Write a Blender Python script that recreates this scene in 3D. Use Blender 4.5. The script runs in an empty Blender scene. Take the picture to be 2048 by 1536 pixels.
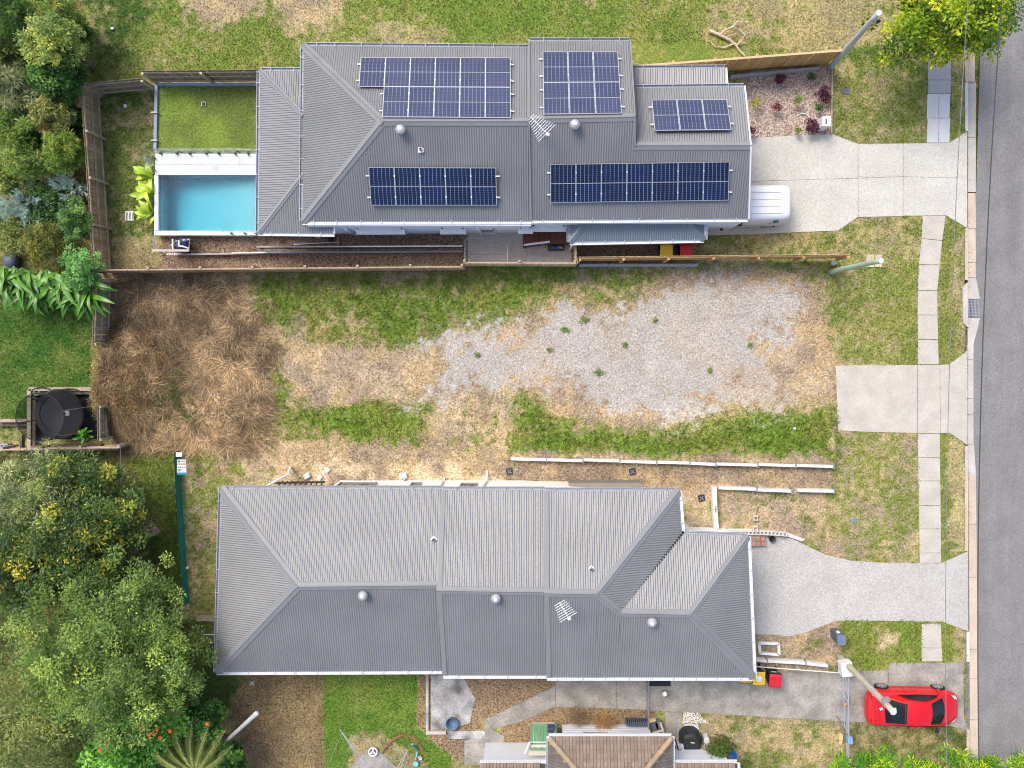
import bpy, math, random
import numpy as np
from mathutils import Vector, Matrix
random.seed(7); RNG = np.random.default_rng(7)
scene = bpy.context.scene
COL = scene.collection

# ---------------------------------------------------------------- camera: a drone looking almost straight down
F, DH = 1750.0, 40.5                 # focal length in photo pixels (2048 wide), height above ground in metres
NADX, NADY = 1060.0, 668.0           # where the plumb line meets the photo
_d = Vector((NADX - 1024.0, -(NADY - 768.0), -F)).normalized()
ROT = _d.rotation_difference(Vector((0, 0, -1))).to_matrix()
cam_data = bpy.data.cameras.new('camera')
cam_data.sensor_width = 36.0
cam_data.lens = 36.0 * F / 2048.0
cam_data.clip_end = 2000.0
cam = bpy.data.objects.new('camera', cam_data)
cam.matrix_world = Matrix.Translation((0, 0, DH)) @ ROT.to_4x4()
COL.objects.link(cam)
scene.camera = cam

# ---------------------------------------------------------------- sky, sun, exposure
SUN_EL, SUN_AZ = math.radians(54), math.radians(-40)     # azimuth from +Y (top of the picture) towards +X
world = bpy.data.worlds.new('World'); scene.world = world; world.use_nodes = True
_nt = world.node_tree; _nt.nodes.clear()
_sky = _nt.nodes.new('ShaderNodeTexSky'); _sky.sky_type = 'NISHITA'; _sky.sun_disc = False
_sky.sun_elevation = SUN_EL; _sky.sun_rotation = SUN_AZ
_sky.air_density = .9; _sky.dust_density = 4.0; _sky.ozone_density = 1.0
_bg = _nt.nodes.new('ShaderNodeBackground'); _bg.inputs['Strength'].default_value = 0.15
_wo = _nt.nodes.new('ShaderNodeOutputWorld')
_nt.links.new(_sky.outputs[0], _bg.inputs[0]); _nt.links.new(_bg.outputs[0], _wo.inputs[0])
_sl = bpy.data.lights.new('sun', 'SUN'); _sl.energy = 1.3; _sl.angle = math.radians(22); _sl.color = (1.0, 0.955, 0.89)
sun = bpy.data.objects.new('sun', _sl); COL.objects.link(sun)
_sd = Vector((math.sin(SUN_AZ) * math.cos(SUN_EL), math.cos(SUN_AZ) * math.cos(SUN_EL), math.sin(SUN_EL)))
sun.rotation_euler = (-_sd).to_track_quat('-Z', 'Y').to_euler()
sun.location = (0, 0, 60)
vs = scene.view_settings
vs.view_transform = 'Standard'; vs.look = 'None'; vs.gamma = 1.0; vs.use_curve_mapping = False
vs.exposure = 0.70
scene.cycles.use_denoising = True
scene.cycles.pixel_filter_type = 'BLACKMAN_HARRIS'; scene.cycles.filter_width = 1.05
scene.cycles.max_bounces = 6
scene.cycles.transparent_max_bounces = 12

# ---------------------------------------------------------------- helpers
def P(px, py, z=0.0):
    """world point at height z that the photo shows at pixel (px, py)"""
    v = ROT @ Vector((px - 1024.0, -(py - 768.0), -F))
    t = (z - DH) / v.z
    return Vector((v.x * t, v.y * t, z))
def PN(px, py, z=0.0):
    px = np.asarray(px, float); py = np.asarray(py, float)
    R = np.array(ROT)
    v = np.stack([px - 1024.0, -(py - 768.0), np.full_like(px, -F)], -1) @ R.T
    t = (z - DH) / v[..., 2]
    return v[..., 0] * t, v[..., 1] * t
def proj(x, y, z=0.0):
    """pixel of world points (arrays)"""
    R = np.array(ROT)
    v = np.stack([x, y, np.broadcast_to(z, np.shape(x)) - DH], -1) @ R
    return 1024.0 + v[..., 0] / -v[..., 2] * F, 768.0 - v[..., 1] / -v[..., 2] * F
def c(r, g, b, k=1.12):
    f = lambda u: (u / 255 / 12.92 if u <= 10 else ((u / 255 + .055) / 1.055) ** 2.4) / k
    return (f(r), f(g), f(b), 1.0)

MATS = {}
def nodes_of(name):
    m = bpy.data.materials.new(name); m.use_nodes = True
    nt = m.node_tree; b = nt.nodes['Principled BSDF']
    return m, nt, b
def mat(name, col, rough=.6, var=.12, scale=6.0, bump=0.0, metal=0.0, spec=.4, fine=0.0, fscale=60.0, coat=0.0, col2=None, rand=0.0, trans=0.0, stretch=None, bscale=None):
    """principled material with two scales of procedural mottling and optional bump"""
    if name in MATS: return MATS[name]
    m, nt, b = nodes_of(name); N, L = nt.nodes, nt.links
    tc = N.new('ShaderNodeTexCoord'); src = tc.outputs['Object']
    if stretch:
        mp = N.new('ShaderNodeMapping'); mp.inputs['Scale'].default_value = stretch
        L.new(src, mp.inputs[0]); src = mp.outputs[0]
    n1 = N.new('ShaderNodeTexNoise'); n1.inputs['Scale'].default_value = scale; n1.inputs['Detail'].default_value = 5
    L.new(src, n1.inputs['Vector'])
    mix = N.new('ShaderNodeMix'); mix.data_type = 'RGBA'
    a = col; d = col2
    if d is None:
        a = tuple(max(0, x * (1 - var)) for x in col[:3]) + (1,); d = tuple(min(1, x * (1 + var)) for x in col[:3]) + (1,)
    mix.inputs[6].default_value = a; mix.inputs[7].default_value = d
    r = N.new('ShaderNodeValToRGB'); r.color_ramp.elements[0].position = .32; r.color_ramp.elements[1].position = .68
    L.new(n1.outputs[0], r.inputs[0]); L.new(r.outputs[0], mix.inputs[0])
    out = mix.outputs[2]
    n2 = None
    if fine > 0:
        n2 = N.new('ShaderNodeTexNoise'); n2.inputs['Scale'].default_value = fscale; n2.inputs['Detail'].default_value = 2
        L.new(src, n2.inputs['Vector'])
        mr = N.new('ShaderNodeMapRange'); mr.inputs[1].default_value = .3; mr.inputs[2].default_value = .7
        mr.inputs[3].default_value = 1 - fine; mr.inputs[4].default_value = 1 + fine
        L.new(n2.outputs[0], mr.inputs[0])
        mm = N.new('ShaderNodeVectorMath'); mm.operation = 'SCALE'
        L.new(out, mm.inputs[0]); L.new(mr.outputs[0], mm.inputs[3]); out = mm.outputs[0]
    if rand > 0:
        oi = N.new('ShaderNodeObjectInfo')
        mr2 = N.new('ShaderNodeMapRange'); mr2.inputs[3].default_value = 1 - rand; mr2.inputs[4].default_value = 1 + rand
        L.new(oi.outputs['Random'], mr2.inputs[0])
        mm2 = N.new('ShaderNodeVectorMath'); mm2.operation = 'SCALE'
        L.new(out, mm2.inputs[0]); L.new(mr2.outputs[0], mm2.inputs[3]); out = mm2.outputs[0]
    L.new(out, b.inputs['Base Color'])
    b.inputs['Roughness'].default_value = rough; b.inputs['Metallic'].default_value = metal
    b.inputs['Specular IOR Level'].default_value = spec
    b.inputs['Coat Weight'].default_value = coat
    if trans > 0: b.inputs['Transmission Weight'].default_value = trans
    if bump > 0:
        nb = N.new('ShaderNodeTexNoise'); nb.inputs['Scale'].default_value = bscale or fscale; nb.inputs['Detail'].default_value = 3
        L.new(src, nb.inputs['Vector'])
        bp = N.new('ShaderNodeBump'); bp.inputs['Strength'].default_value = bump; bp.inputs['Distance'].default_value = .03
        L.new(nb.outputs[0], bp.inputs['Height']); L.new(bp.outputs[0], b.inputs['Normal'])
    MATS[name] = m
    return m
def attr_mat(name, rough=.6, spec=.3, fine=.18, fscale=30.0, bump=0.0, translucent=0.0):
    """colour from the mesh's own colour attribute (what the thing is made of, leaf by leaf, chip by chip)"""
    if name in MATS: return MATS[name]
    m, nt, b = nodes_of(name); N, L = nt.nodes, nt.links
    at = N.new('ShaderNodeAttribute'); at.attribute_name = 'Col'
    out = at.outputs['Color']
    if fine > 0:
        tc = N.new('ShaderNodeTexCoord')
        n2 = N.new('ShaderNodeTexNoise'); n2.inputs['Scale'].default_value = fscale; n2.inputs['Detail'].default_value = 4
        L.new(tc.outputs['Object'], n2.inputs['Vector'])
        mr = N.new('ShaderNodeMapRange'); mr.inputs[1].default_value = .3; mr.inputs[2].default_value = .7
        mr.inputs[3].default_value = 1 - fine; mr.inputs[4].default_value = 1 + fine
        L.new(n2.outputs[0], mr.inputs[0])
        mm = N.new('ShaderNodeVectorMath'); mm.operation = 'SCALE'
        L.new(out, mm.inputs[0]); L.new(mr.outputs[0], mm.inputs[3]); out = mm.outputs[0]
        if bump > 0:
            bp = N.new('ShaderNodeBump'); bp.inputs['Strength'].default_value = bump; bp.inputs['Distance'].default_value = .05
            L.new(n2.outputs[0], bp.inputs['Height']); L.new(bp.outputs[0], b.inputs['Normal'])
    L.new(out, b.inputs['Base Color'])
    b.inputs['Roughness'].default_value = rough; b.inputs['Specular IOR Level'].default_value = spec
    if translucent > 0:
        tr = N.new('ShaderNodeBsdfTranslucent'); L.new(out, tr.inputs[0])
        ms = N.new('ShaderNodeMixShader'); ms.inputs[0].default_value = translucent
        L.new(b.outputs[0], ms.inputs[1]); L.new(tr.outputs[0], ms.inputs[2])
        L.new(ms.outputs[0], N['Material Output'].inputs[0])
    MATS[name] = m
    return m

WLOC = {}
def wloc(o): return WLOC.get(o.name, Vector((0, 0, 0)))
def tag(o, label=None, cat=None, group=None, kind=None):
    if label: o['label'] = label
    if cat: o['category'] = cat
    if group: o['group'] = group
    if kind: o['kind'] = kind
    return o
def thing(name, label, cat, loc, group=None):
    o = bpy.data.objects.new(name, None); COL.objects.link(o)
    o.empty_display_size = .2; o.location = loc; WLOC[o.name] = Vector(loc)
    return tag(o, label, cat, group)
def link(name, me, m, parent=None, loc=(0, 0, 0)):
    o = bpy.data.objects.new(name, me); COL.objects.link(o)
    if m is not None and not me.materials: me.materials.append(m)
    o.location = loc
    if parent is not None: o.parent = parent
    WLOC[o.name] = (wloc(parent) if parent is not None else Vector((0, 0, 0))) + Vector(loc)
    return o
class MB:
    def __init__(s, xf=None): s.v = []; s.f = []; s.xf = xf
    def pt(s, p): s.v.append(tuple(s.xf @ Vector(p)) if s.xf is not None else tuple(p)); return len(s.v) - 1
    def poly(s, pts): s.f.append([s.pt(p) for p in pts]); return s
    def prism(s, pts, dz):
        """closed solid: polygon pts (top) dropped by dz"""
        n = len(pts); a = [s.pt(p) for p in pts]; b = [s.pt((p[0], p[1], p[2] - dz)) for p in pts]
        s.f.append(a); s.f.append(b[::-1])
        for i in range(n): j = (i + 1) % n; s.f.append([a[i], b[i], b[j], a[j]])
        return s
    def box(s, ctr, size, rz=0.0):
        x, y, z = [q / 2 for q in size]; cs, sn = math.cos(rz), math.sin(rz); q = []
        for sz in (-1, 1):
            for sx, sy in ((-1, -1), (1, -1), (1, 1), (-1, 1)):
                q.append(s.pt((ctr[0] + sx * x * cs - sy * y * sn, ctr[1] + sx * x * sn + sy * y * cs, ctr[2] + sz * z)))
        s.f += [[q[3], q[2], q[1], q[0]], [q[4], q[5], q[6], q[7]]] + [[q[i], q[(i + 1) % 4], q[4 + (i + 1) % 4], q[4 + i]] for i in range(4)]
        return s
    def beam(s, a, b, w, h, up=(0, 0, 1)):
        a = Vector(a); b = Vector(b); d = (b - a).normalized(); up = Vector(up)
        if abs(d.dot(up)) > .98: up = Vector((1, 0, 0))
        r = d.cross(up).normalized() * w / 2; u = r.cross(d).normalized() * h / 2
        q = [s.pt(p + i * r + j * u) for p in (a, b) for i, j in ((-1, -1), (1, -1), (1, 1), (-1, 1))]
        s.f += [[q[0], q[1], q[2], q[3]], [q[7], q[6], q[5], q[4]]] + [[q[i], q[4 + i], q[4 + (i + 1) % 4], q[(i + 1) % 4]] for i in range(4)]
        return s
    def tube(s, pts, r, n=6, r1=None, cap=True):
        pts = [Vector(p) for p in pts]; m = len(pts); rings = []
        for i, p in enumerate(pts):
            d = (pts[min(i + 1, m - 1)] - pts[max(i - 1, 0)]).normalized()
            up = Vector((0, 0, 1)) if abs(d.z) < .9 else Vector((1, 0, 0))
            u = d.cross(up).normalized(); w = u.cross(d)
            rr = r if r1 is None else r + (r1 - r) * i / max(1, m - 1)
            rings.append([s.pt(p + (u * math.cos(2 * math.pi * k / n) + w * math.sin(2 * math.pi * k / n)) * rr) for k in range(n)])
        for i in range(m - 1):
            for k in range(n):
                s.f.append([rings[i][k], rings[i][(k + 1) % n], rings[i + 1][(k + 1) % n], rings[i + 1][k]])
        if cap: s.f.append(rings[0][::-1]); s.f.append(rings[-1][:])
        return s
    def lathe(s, ctr, prof, n=16):
        """prof: list of (radius, z)"""
        rings = []
        for r, z in prof:
            rings.append([s.pt((ctr[0] + r * math.cos(2 * math.pi * k / n), ctr[1] + r * math.sin(2 * math.pi * k / n), ctr[2] + z)) for k in range(n)])
        for i in range(len(rings) - 1):
            for k in range(n): s.f.append([rings[i][k], rings[i][(k + 1) % n], rings[i + 1][(k + 1) % n], rings[i + 1][k]])
        s.f.append(rings[0][::-1]); s.f.append(rings[-1][:])
        return s
    def grid(s, rows):
        ids = [[s.pt(p) for p in r] for r in rows]
        for i in range(len(ids) - 1):
            for k in range(len(ids[0]) - 1): s.f.append([ids[i][k], ids[i][k + 1], ids[i + 1][k + 1], ids[i + 1][k]])
        return s
    def build(s, name, m, parent=None, smooth=False):
        if parent is not None: org = wloc(parent); loc = (0, 0, 0)
        else:
            xs = [p[0] for p in s.v]; ys = [p[1] for p in s.v]; zs = [p[2] for p in s.v]
            org = Vector(((min(xs) + max(xs)) / 2, (min(ys) + max(ys)) / 2, min(zs))); loc = org
        me = bpy.data.meshes.new(name)
        me.from_pydata([(p[0] - org.x, p[1] - org.y, p[2] - org.z) for p in s.v], [], s.f); me.update()
        if smooth: me.shade_smooth()
        return link(name, me, m, parent, loc)
def bevel(o, w=.02, seg=2):
    b = o.modifiers.new('bevel', 'BEVEL'); b.width = w; b.segments = seg; b.limit_method = 'ANGLE'; return o
def PP(pts, z): return [P(x, y, z) for x, y in pts]
def rect(x0, y0, x1, y1): return [(x0, y0), (x1, y0), (x1, y1), (x0, y1)]
def np_mesh(name, verts, faces_n, idx, cols, m, kind=None, label=None, parent=None, cat=None):
    """mesh from arrays; faces all with faces_n corners; cols per vertex"""
    me = bpy.data.meshes.new(name); nv = len(verts); nf = len(idx) // faces_n
    me.vertices.add(nv); me.vertices.foreach_set('co', np.ascontiguousarray(verts, np.float32).ravel())
    me.loops.add(len(idx)); me.loops.foreach_set('vertex_index', np.ascontiguousarray(idx, np.int32))
    me.polygons.add(nf); me.polygons.foreach_set('loop_start', np.arange(nf, dtype=np.int32) * faces_n)
    me.update(calc_edges=True)
    if cols is not None:
        at = me.color_attributes.new('Col', 'FLOAT_COLOR', 'POINT')
        c4 = np.ones((nv, 4), np.float32); c4[:, :3] = cols
        at.data.foreach_set('color', c4.ravel())
    o = link(name, me, m, parent)
    return tag(o, label, cat, None, kind)
# smooth lattice noise
def _hash(i, j, s):
    h = (i * 374761393 + j * 668265263 + s * 2147483647) & 0xffffffff
    h = ((h ^ (h >> 13)) * 1274126177) & 0xffffffff
    return ((h ^ (h >> 16)) & 0xffffff) / float(0xffffff)
def vnoise(x, y, sc, seed=0):
    x = np.asarray(x, float) / sc + 1000; y = np.asarray(y, float) / sc + 1000
    i = np.floor(x).astype(np.int64); j = np.floor(y).astype(np.int64); fx = x - i; fy = y - j
    fx = fx * fx * (3 - 2 * fx); fy = fy * fy * (3 - 2 * fy)
    a = _hash(i, j, seed); b = _hash(i + 1, j, seed); d = _hash(i, j + 1, seed); e = _hash(i + 1, j + 1, seed)
    return (a * (1 - fx) + b * fx) * (1 - fy) + (d * (1 - fx) + e * fx) * fy
def fbm(x, y, sc, seed=0, o=4):
    t = 0; a = .5; w = 0
    for k in range(o): t = t + a * vnoise(x, y, sc / 2 ** k, seed + k * 17); w += a; a *= .55
    return t / w
def sstep(a, b, x): t = np.clip((x - a) / (b - a), 0, 1); return t * t * (3 - 2 * t)
def inpoly(px, py, poly):
    """signed distance in pixels to a polygon: positive inside"""
    px = np.asarray(px, float); py = np.asarray(py, float)
    ins = np.zeros(px.shape, bool); d2 = np.full(px.shape, 1e18)
    n = len(poly)
    for i in range(n):
        x0, y0 = poly[i]; x1, y1 = poly[(i + 1) % n]
        cond = ((y0 > py) != (y1 > py))
        with np.errstate(divide='ignore', invalid='ignore'):
            xi = (x1 - x0) * (py - y0) / ((y1 - y0) if y1 != y0 else 1e-9) + x0
        ins ^= cond & (px < xi)
        ex, ey = x1 - x0, y1 - y0; t = np.clip(((px - x0) * ex + (py - y0) * ey) / (ex * ex + ey * ey + 1e-9), 0, 1)
        d2 = np.minimum(d2, (px - x0 - t * ex) ** 2 + (py - y0 - t * ey) ** 2)
    d = np.sqrt(d2)
    return np.where(ins, d, -d)
# ================================================================= ground cover: what grows or lies where (photo pixels)
W = dict(lawn=8, fresh=9, green=0, straw=1, gravel=2, soil=3, chips=4, dark=5, tall=6, pale=7)
GRAVEL = [(800, 745), (870, 695), (960, 672), (1050, 640), (1130, 612), (1200, 645), (1290, 606), (1335, 562), (1420, 545), (1585, 570), (1592, 620), (1560, 650), (1585, 700), (1590, 760), (1555, 800), (1450, 812), (1350, 838), (1250, 828), (1150, 790), (1080, 770), (960, 757), (880, 790), (820, 800)]
ZONES = [  # polygon, feather px, noise px, {channel: value}
    ([(150, -80), (1775, -80), (1775, 130), (520, 140), (150, 190)], 8, 10, dict(green=.76, dark=.25, fresh=.35)),
    ([(320, -80), (540, -80), (530, 25), (480, 50), (430, 60), (370, 40)], 22, 40, dict(green=.2, dark=.3, lawn=.3)),
    ([(545, -80), (700, -80), (690, 40), (640, 65), (580, 50)], 22, 40, dict(green=.22, lawn=.3)),
    ([(880, -80), (1260, -80), (1240, 60), (900, 70)], 25, 40, dict(green=.92, fresh=.6)),
    ([(1440, -80), (1780, -80), (1780, 100), (1560, 120), (1420, 60)], 25, 40, dict(green=.3)),
    ([(720, 30), (830, 40), (880, 90), (780, 90)], 15, 30, dict(green=.38)),
    ([(150, -80), (330, -80), (240, 150), (150, 190)], 20, 30, dict(dark=.85, green=.75)),
    ([(190, 180), (320, 180), (325, 545), (200, 545)], 4, 6, dict(green=.64, dark=.62)),
    ([(225, 500), (325, 490), (325, 545), (225, 545)], 15, 20, dict(green=.15, soil=.35, dark=.6)),
    ([(1668, 95), (1860, 90), (1860, 290), (1668, 290)], 3, 4, dict(green=.56, dark=.3)),
    ([(1668, 95), (1800, 95), (1790, 125), (1690, 125)], 12, 20, dict(green=.8, dark=.6)),
    ([(1760, 60), (1860, 60), (1850, 130), (1780, 110)], 15, 20, dict(green=.25)),
    ([(1895, 90), (1940, 90), (1940, 290), (1895, 290)], 3, 4, dict(green=.5, dark=.3)),
    ([(1380, 462), (1720, 430), (1850, 430), (1845, 535), (1380, 530)], 3, 5, dict(green=.5, dark=.4)),
    ([(1590, 520), (1850, 520), (1840, 735), (1660, 735), (1600, 640)], 14, 26, dict(green=.66, dark=.25)),
    ([(1600, 560), (1660, 560), (1660, 720), (1610, 700)], 18, 30, dict(green=.5, lawn=.4)),
    ([(1875, 430), (1940, 450), (1940, 735), (1875, 735)], 4, 5, dict(green=.68, dark=.3)),
    ([(1905, 470), (1940, 460), (1940, 720), (1908, 700)], 6, 14, dict(green=.32)),
    # vacant lot
    ([(190, 545), (1600, 545), (1680, 720), (1680, 918), (230, 918)], 8, 14, dict(green=.3, straw=1, dark=.2, lawn=0)),
    ([(480, 540), (1345, 535), (1335, 600), (1300, 590), (1240, 650), (1200, 620), (1130, 610), (1040, 650), (960, 660), (880, 690), (740, 690), (640, 670), (600, 700), (560, 690), (510, 640)], 40, 45, dict(green=.72, dark=.34, tall=.2, lawn=.5)),
    ([(535, 720), (575, 740), (605, 800), (660, 815), (720, 805), (770, 770), (800, 790), (875, 790), (880, 830), (830, 880), (700, 880), (600, 860), (520, 880), (525, 800)], 30, 40, dict(green=.85, dark=.12, tall=.2, lawn=.5)),
    ([(1040, 775), (1075, 790), (1110, 830), (1170, 850), (1260, 860), (1340, 850), (1390, 830), (1450, 805), (1560, 815), (1660, 820), (1670, 925), (1010, 915), (1020, 850)], 30, 40, dict(green=.85, dark=.2, tall=.22, lawn=.5)),
    ([(1020, 898), (1670, 905), (1670, 930), (1020, 920)], 6, 10, dict(green=.5, dark=.0, tall=.2)),
    (GRAVEL, 75, 50, dict(gravel=.88, green=.12, tall=0)),
    ([(590, 700), (760, 715), (870, 700), (880, 745), (830, 800), (700, 800), (610, 770)], 14, 30, dict(green=.14, gravel=.15, tall=.08, pale=.3)),
    ([(880, 760), (1010, 780), (1020, 905), (880, 900), (860, 830)], 14, 30, dict(green=.2, pale=.4, tall=.1)),
    ([(1480, 660), (1590, 700), (1660, 730), (1660, 800), (1560, 800), (1540, 740)], 14, 26, dict(green=.2, gravel=.3, pale=.2)),
    ([(220, 550), (500, 550), (530, 700), (520, 880), (240, 900), (220, 700)], 40, 70, dict(green=.12, straw=1, soil=.6, tall=0)),
    # yard of the lower house
    ([(240, 880), (1680, 918), (1680, 985), (1440, 985), (1430, 1075), (430, 1075), (370, 1240), (365, 905)], 10, 14, dict(green=.24, tall=0, pale=.35, dark=.2, lawn=0)),
    ([(640, 925), (870, 930), (1050, 955), (1050, 985), (600, 985)], 12, 24, dict(green=.12, pale=.95)),
    ([(1010, 915), (1670, 930), (1670, 980), (1010, 975)], 8, 12, dict(green=.2, soil=.22, pale=.1)),
    ([(370, 895), (450, 900), (500, 960), (440, 980), (435, 1250), (370, 1250)], 10, 24, dict(green=.5, dark=.2, pale=.2)),
    ([(245, 900), (352, 905), (366, 1215), (245, 1215)], 6, 14, dict(green=.92, dark=.55, tall=.12)),
    ([(1437, 985), (1660, 985), (1660, 1070), (1700, 1120), (1560, 1070), (1437, 1062)], 8, 16, dict(green=.3, pale=.2, soil=.1, lawn=0)),
    ([(1660, 862), (1842, 862), (1842, 1130), (1720, 1130), (1650, 1040)], 8, 18, dict(green=.5, dark=.25, pale=.1, lawn=.5)),
    ([(1878, 862), (1940, 885), (1940, 1105), (1878, 1130)], 4, 6, dict(green=.75, dark=.25)),
    ([(1900, 880), (1940, 890), (1940, 1100), (1904, 1110)], 6, 12, dict(green=.25, pale=.1)),
    ([(1500, 1265), (1690, 1240), (1690, 1340), (1500, 1340)], 10, 18, dict(green=.25, soil=.15, lawn=0)),
    ([(1685, 1238), (1848, 1240), (1848, 1340), (1690, 1340)], 10, 20, dict(green=.82, dark=.15, tall=.1)),
    ([(1755, 1262), (1800, 1262), (1800, 1300), (1755, 1300)], 10, 16, dict(green=.2, pale=.6)),
    ([(1878, 1238), (1912, 1250), (1905, 1330), (1878, 1330)], 5, 8, dict(green=.85, dark=.1, tall=.1)),
    ([(1908, 1250), (1940, 1262), (1935, 1330), (1905, 1325)], 5, 10, dict(green=.3, pale=.2)),
    # bottom neighbour
    ([(430, 1340), (655, 1340), (650, 1600), (430, 1600)], 10, 10, dict(green=.08, soil=.9, dark=.4)),
    ([(550, 1350), (640, 1350), (645, 1600), (540, 1600)], 20, 30, dict(soil=.45, green=.1)),
    ([(380, 1240), (470, 1280), (490, 1360), (440, 1440), (380, 1420)], 12, 16, dict(green=.95, dark=.9, soil=0)),
    ([(642, 1335), (838, 1335), (835, 1450), (900, 1490), (915, 1600), (650, 1600)], 3, 6, dict(green=1.05, dark=.3, soil=0, fresh=1)),
    ([(838, 1335), (862, 1335), (870, 1480), (830, 1450)], 3, 5, dict(green=.1, soil=.4)),
    ([(850, 1340), (1120, 1340), (1100, 1400), (960, 1440), (1000, 1500), (920, 1520), (860, 1480)], 6, 10, dict(green=.1, soil=.6, chips=.5)),
    ([(700, 1470), (760, 1460), (870, 1540), (830, 1600), (690, 1600)], 8, 18, dict(green=.25, soil=.2)),
    ([(1000, 1440), (1110, 1410), (1310, 1415), (1310, 1540), (1000, 1540)], 6, 8, dict(green=.05, soil=.7, chips=.4)),
    ([(1400, 1425), (1700, 1440), (1700, 1600), (1400, 1600)], 6, 10, dict(green=.4, soil=.05, dark=.4, lawn=.5)),
    ([(1400, 1500), (1560, 1510), (1560, 1600), (1400, 1600)], 20, 30, dict(green=.75, dark=.55)),
    ([(1698, 1445), (1935, 1450), (1940, 1600), (1698, 1600)], 5, 8, dict(green=.42, dark=.75, soil=.25)),
    # left neighbour
    ([(-80, 605), (186, 600), (186, 790), (70, 800), (60, 900), (-80, 900)], 5, 8, dict(green=1.0, dark=.8, fresh=.9)),
    ([(-80, 840), (60, 840), (60, 900), (-80, 900)], 8, 10, dict(green=.55, dark=.6)),
    ([(-80, -80), (165, -80), (165, 200), (200, 520), (190, 610), (-80, 610)], 10, 14, dict(green=.6, dark=.85, soil=.35)),
    ([(-80, 905), (240, 905), (300, 1000), (330, 1200), (400, 1280), (430, 1600), (-80, 1600)], 12, 16, dict(green=.8, dark=1.0, soil=.3, tall=.1)),
    # mulch and chips
    ([(1490, 136), (1662, 134), (1664, 272), (1490, 282)], 2, 3, dict(chips=1, green=0)),
    ([(325, 470), (935, 468), (935, 500), (325, 500)], 2, 2, dict(soil=.85, chips=.7, green=0)),
    ([(325, 500), (935, 500), (935, 545), (325, 545)], 2, 2, dict(chips=.8, soil=.55, green=0)),
    ([(1150, 470), (1400, 470), (1350, 530), (1150, 530)], 2, 2, dict(chips=.5, soil=.9, green=0)),
]
def cover(px, py):
    n = px.shape; w = {k: np.zeros(n) for k in W}
    w['green'] += .5; w['lawn'] += 1; w['straw'] += 1; w['dark'] += .4
    x, y = PN(px, py)
    nz = fbm(x, y, 1.6, 3) - .5; nz2 = fbm(x, y, .5, 9, 3) - .5
    for poly, fe, am, val in ZONES:
        d = inpoly(px, py, poly)
        a = sstep(-fe, fe, d + nz * am * 1.6 + nz2 * am * .9)
        if am < 12: a = np.where(d < -fe - am, 0, a)
        for k, v in val.items(): w[k] = w[k] * (1 - a) + v * a
    return w, x, y
G = lambda *a: np.array(c(*a)[:3])
def cover_colour(w, x, y):
    big = fbm(x, y, 2.2, 21); mid = fbm(x, y, .7, 33, 4); fin = fbm(x, y, .22, 45, 2)
    g = sstep(.25, .75, w['green'] + (big - .5) * .55 + (mid - .5) * .55 + (fin - .5) * .85)
    dk = np.clip(w['dark'] + (mid - .5) * .7, 0, 1)[:, None]
    green = (1 - dk) * G(140, 150, 72) + dk * G(74, 96, 46)
    lu = np.clip(w['tall'] * 3.6 * (1 - w['dark']), 0, .75)[:, None]; green = green * (1 - lu) + G(116, 150, 54) * lu
    fr = np.clip(w['fresh'] * (.75 + .5 * (mid - .5)), 0, 1)[:, None]; green = green * (1 - fr) + (G(104, 142, 48) * (1 - dk) + G(58, 100, 38) * dk) * fr
    yl = (1 - .7 * fr[:, 0]) * sstep(.45, .75, fbm(x, y, 1.1, 57)); yl = yl[:, None] * .45
    green = green * (1 - yl) + G(164, 156, 92) * yl
    t = sstep(.35, .65, fbm(x, y, .9, 71))[:, None]
    straw = G(194, 170, 134) * t + G(168, 149, 128) * (1 - t)
    lw_ = (w['lawn'] * .75)[:, None]; straw = straw * (1 - lw_) + (G(170, 161, 108) * t + G(156, 148, 102) * (1 - t)) * lw_
    pl = (w['pale'] * sstep(.3, .7, mid + .15 * (fin - .5)))[:, None]
    straw = straw * (1 - pl) + G(222, 202, 168) * pl
    col = straw * (1 - g[:, None]) + green * g[:, None]
    s = (np.clip(w['soil'], 0, 1) * (.75 + .5 * (fin - .5)))[:, None]
    so = G(132, 104, 78) * t + G(94, 72, 54) * (1 - t)
    col = col * (1 - s) + so * s
    spk = (fbm(x, y, .16, 61, 2) - .5)[:, None]; col = col * (1 + .35 * spk)
    ch = np.clip(w['chips'], 0, 1)[:, None]
    chc = G(190, 168, 152) * fin[:, None] + G(134, 112, 100) * (1 - fin[:, None])
    col = col * (1 - ch * .85) + chc * ch * .85
    gr = sstep(.32, .68, w['gravel'] + (mid - .5) * .6 + (big - .5) * .4 + (fin - .5) * .9)[:, None] * (w['gravel'] > .02)[:, None]
    t2 = sstep(.35, .7, fbm(x, y, 2.6, 91))[:, None]
    grc = G(180, 174, 166) * (1 - t2) + G(186, 170, 150) * t2
    grc = grc * (.86 + .28 * fin[:, None])
    col = col * (1 - gr) + grc * gr
    return col * (.86 + .28 * mid[:, None]), g, gr[:, 0]

def lot_rise(px, py):
    """the vacant lot is held up a little by the low sleeper wall"""
    inside = sstep(800, 905, py) * (py < 917 + (px - 1025) * .0205) * sstep(985, 1010, px) * (px < 1672)
    return .26 * inside
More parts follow.
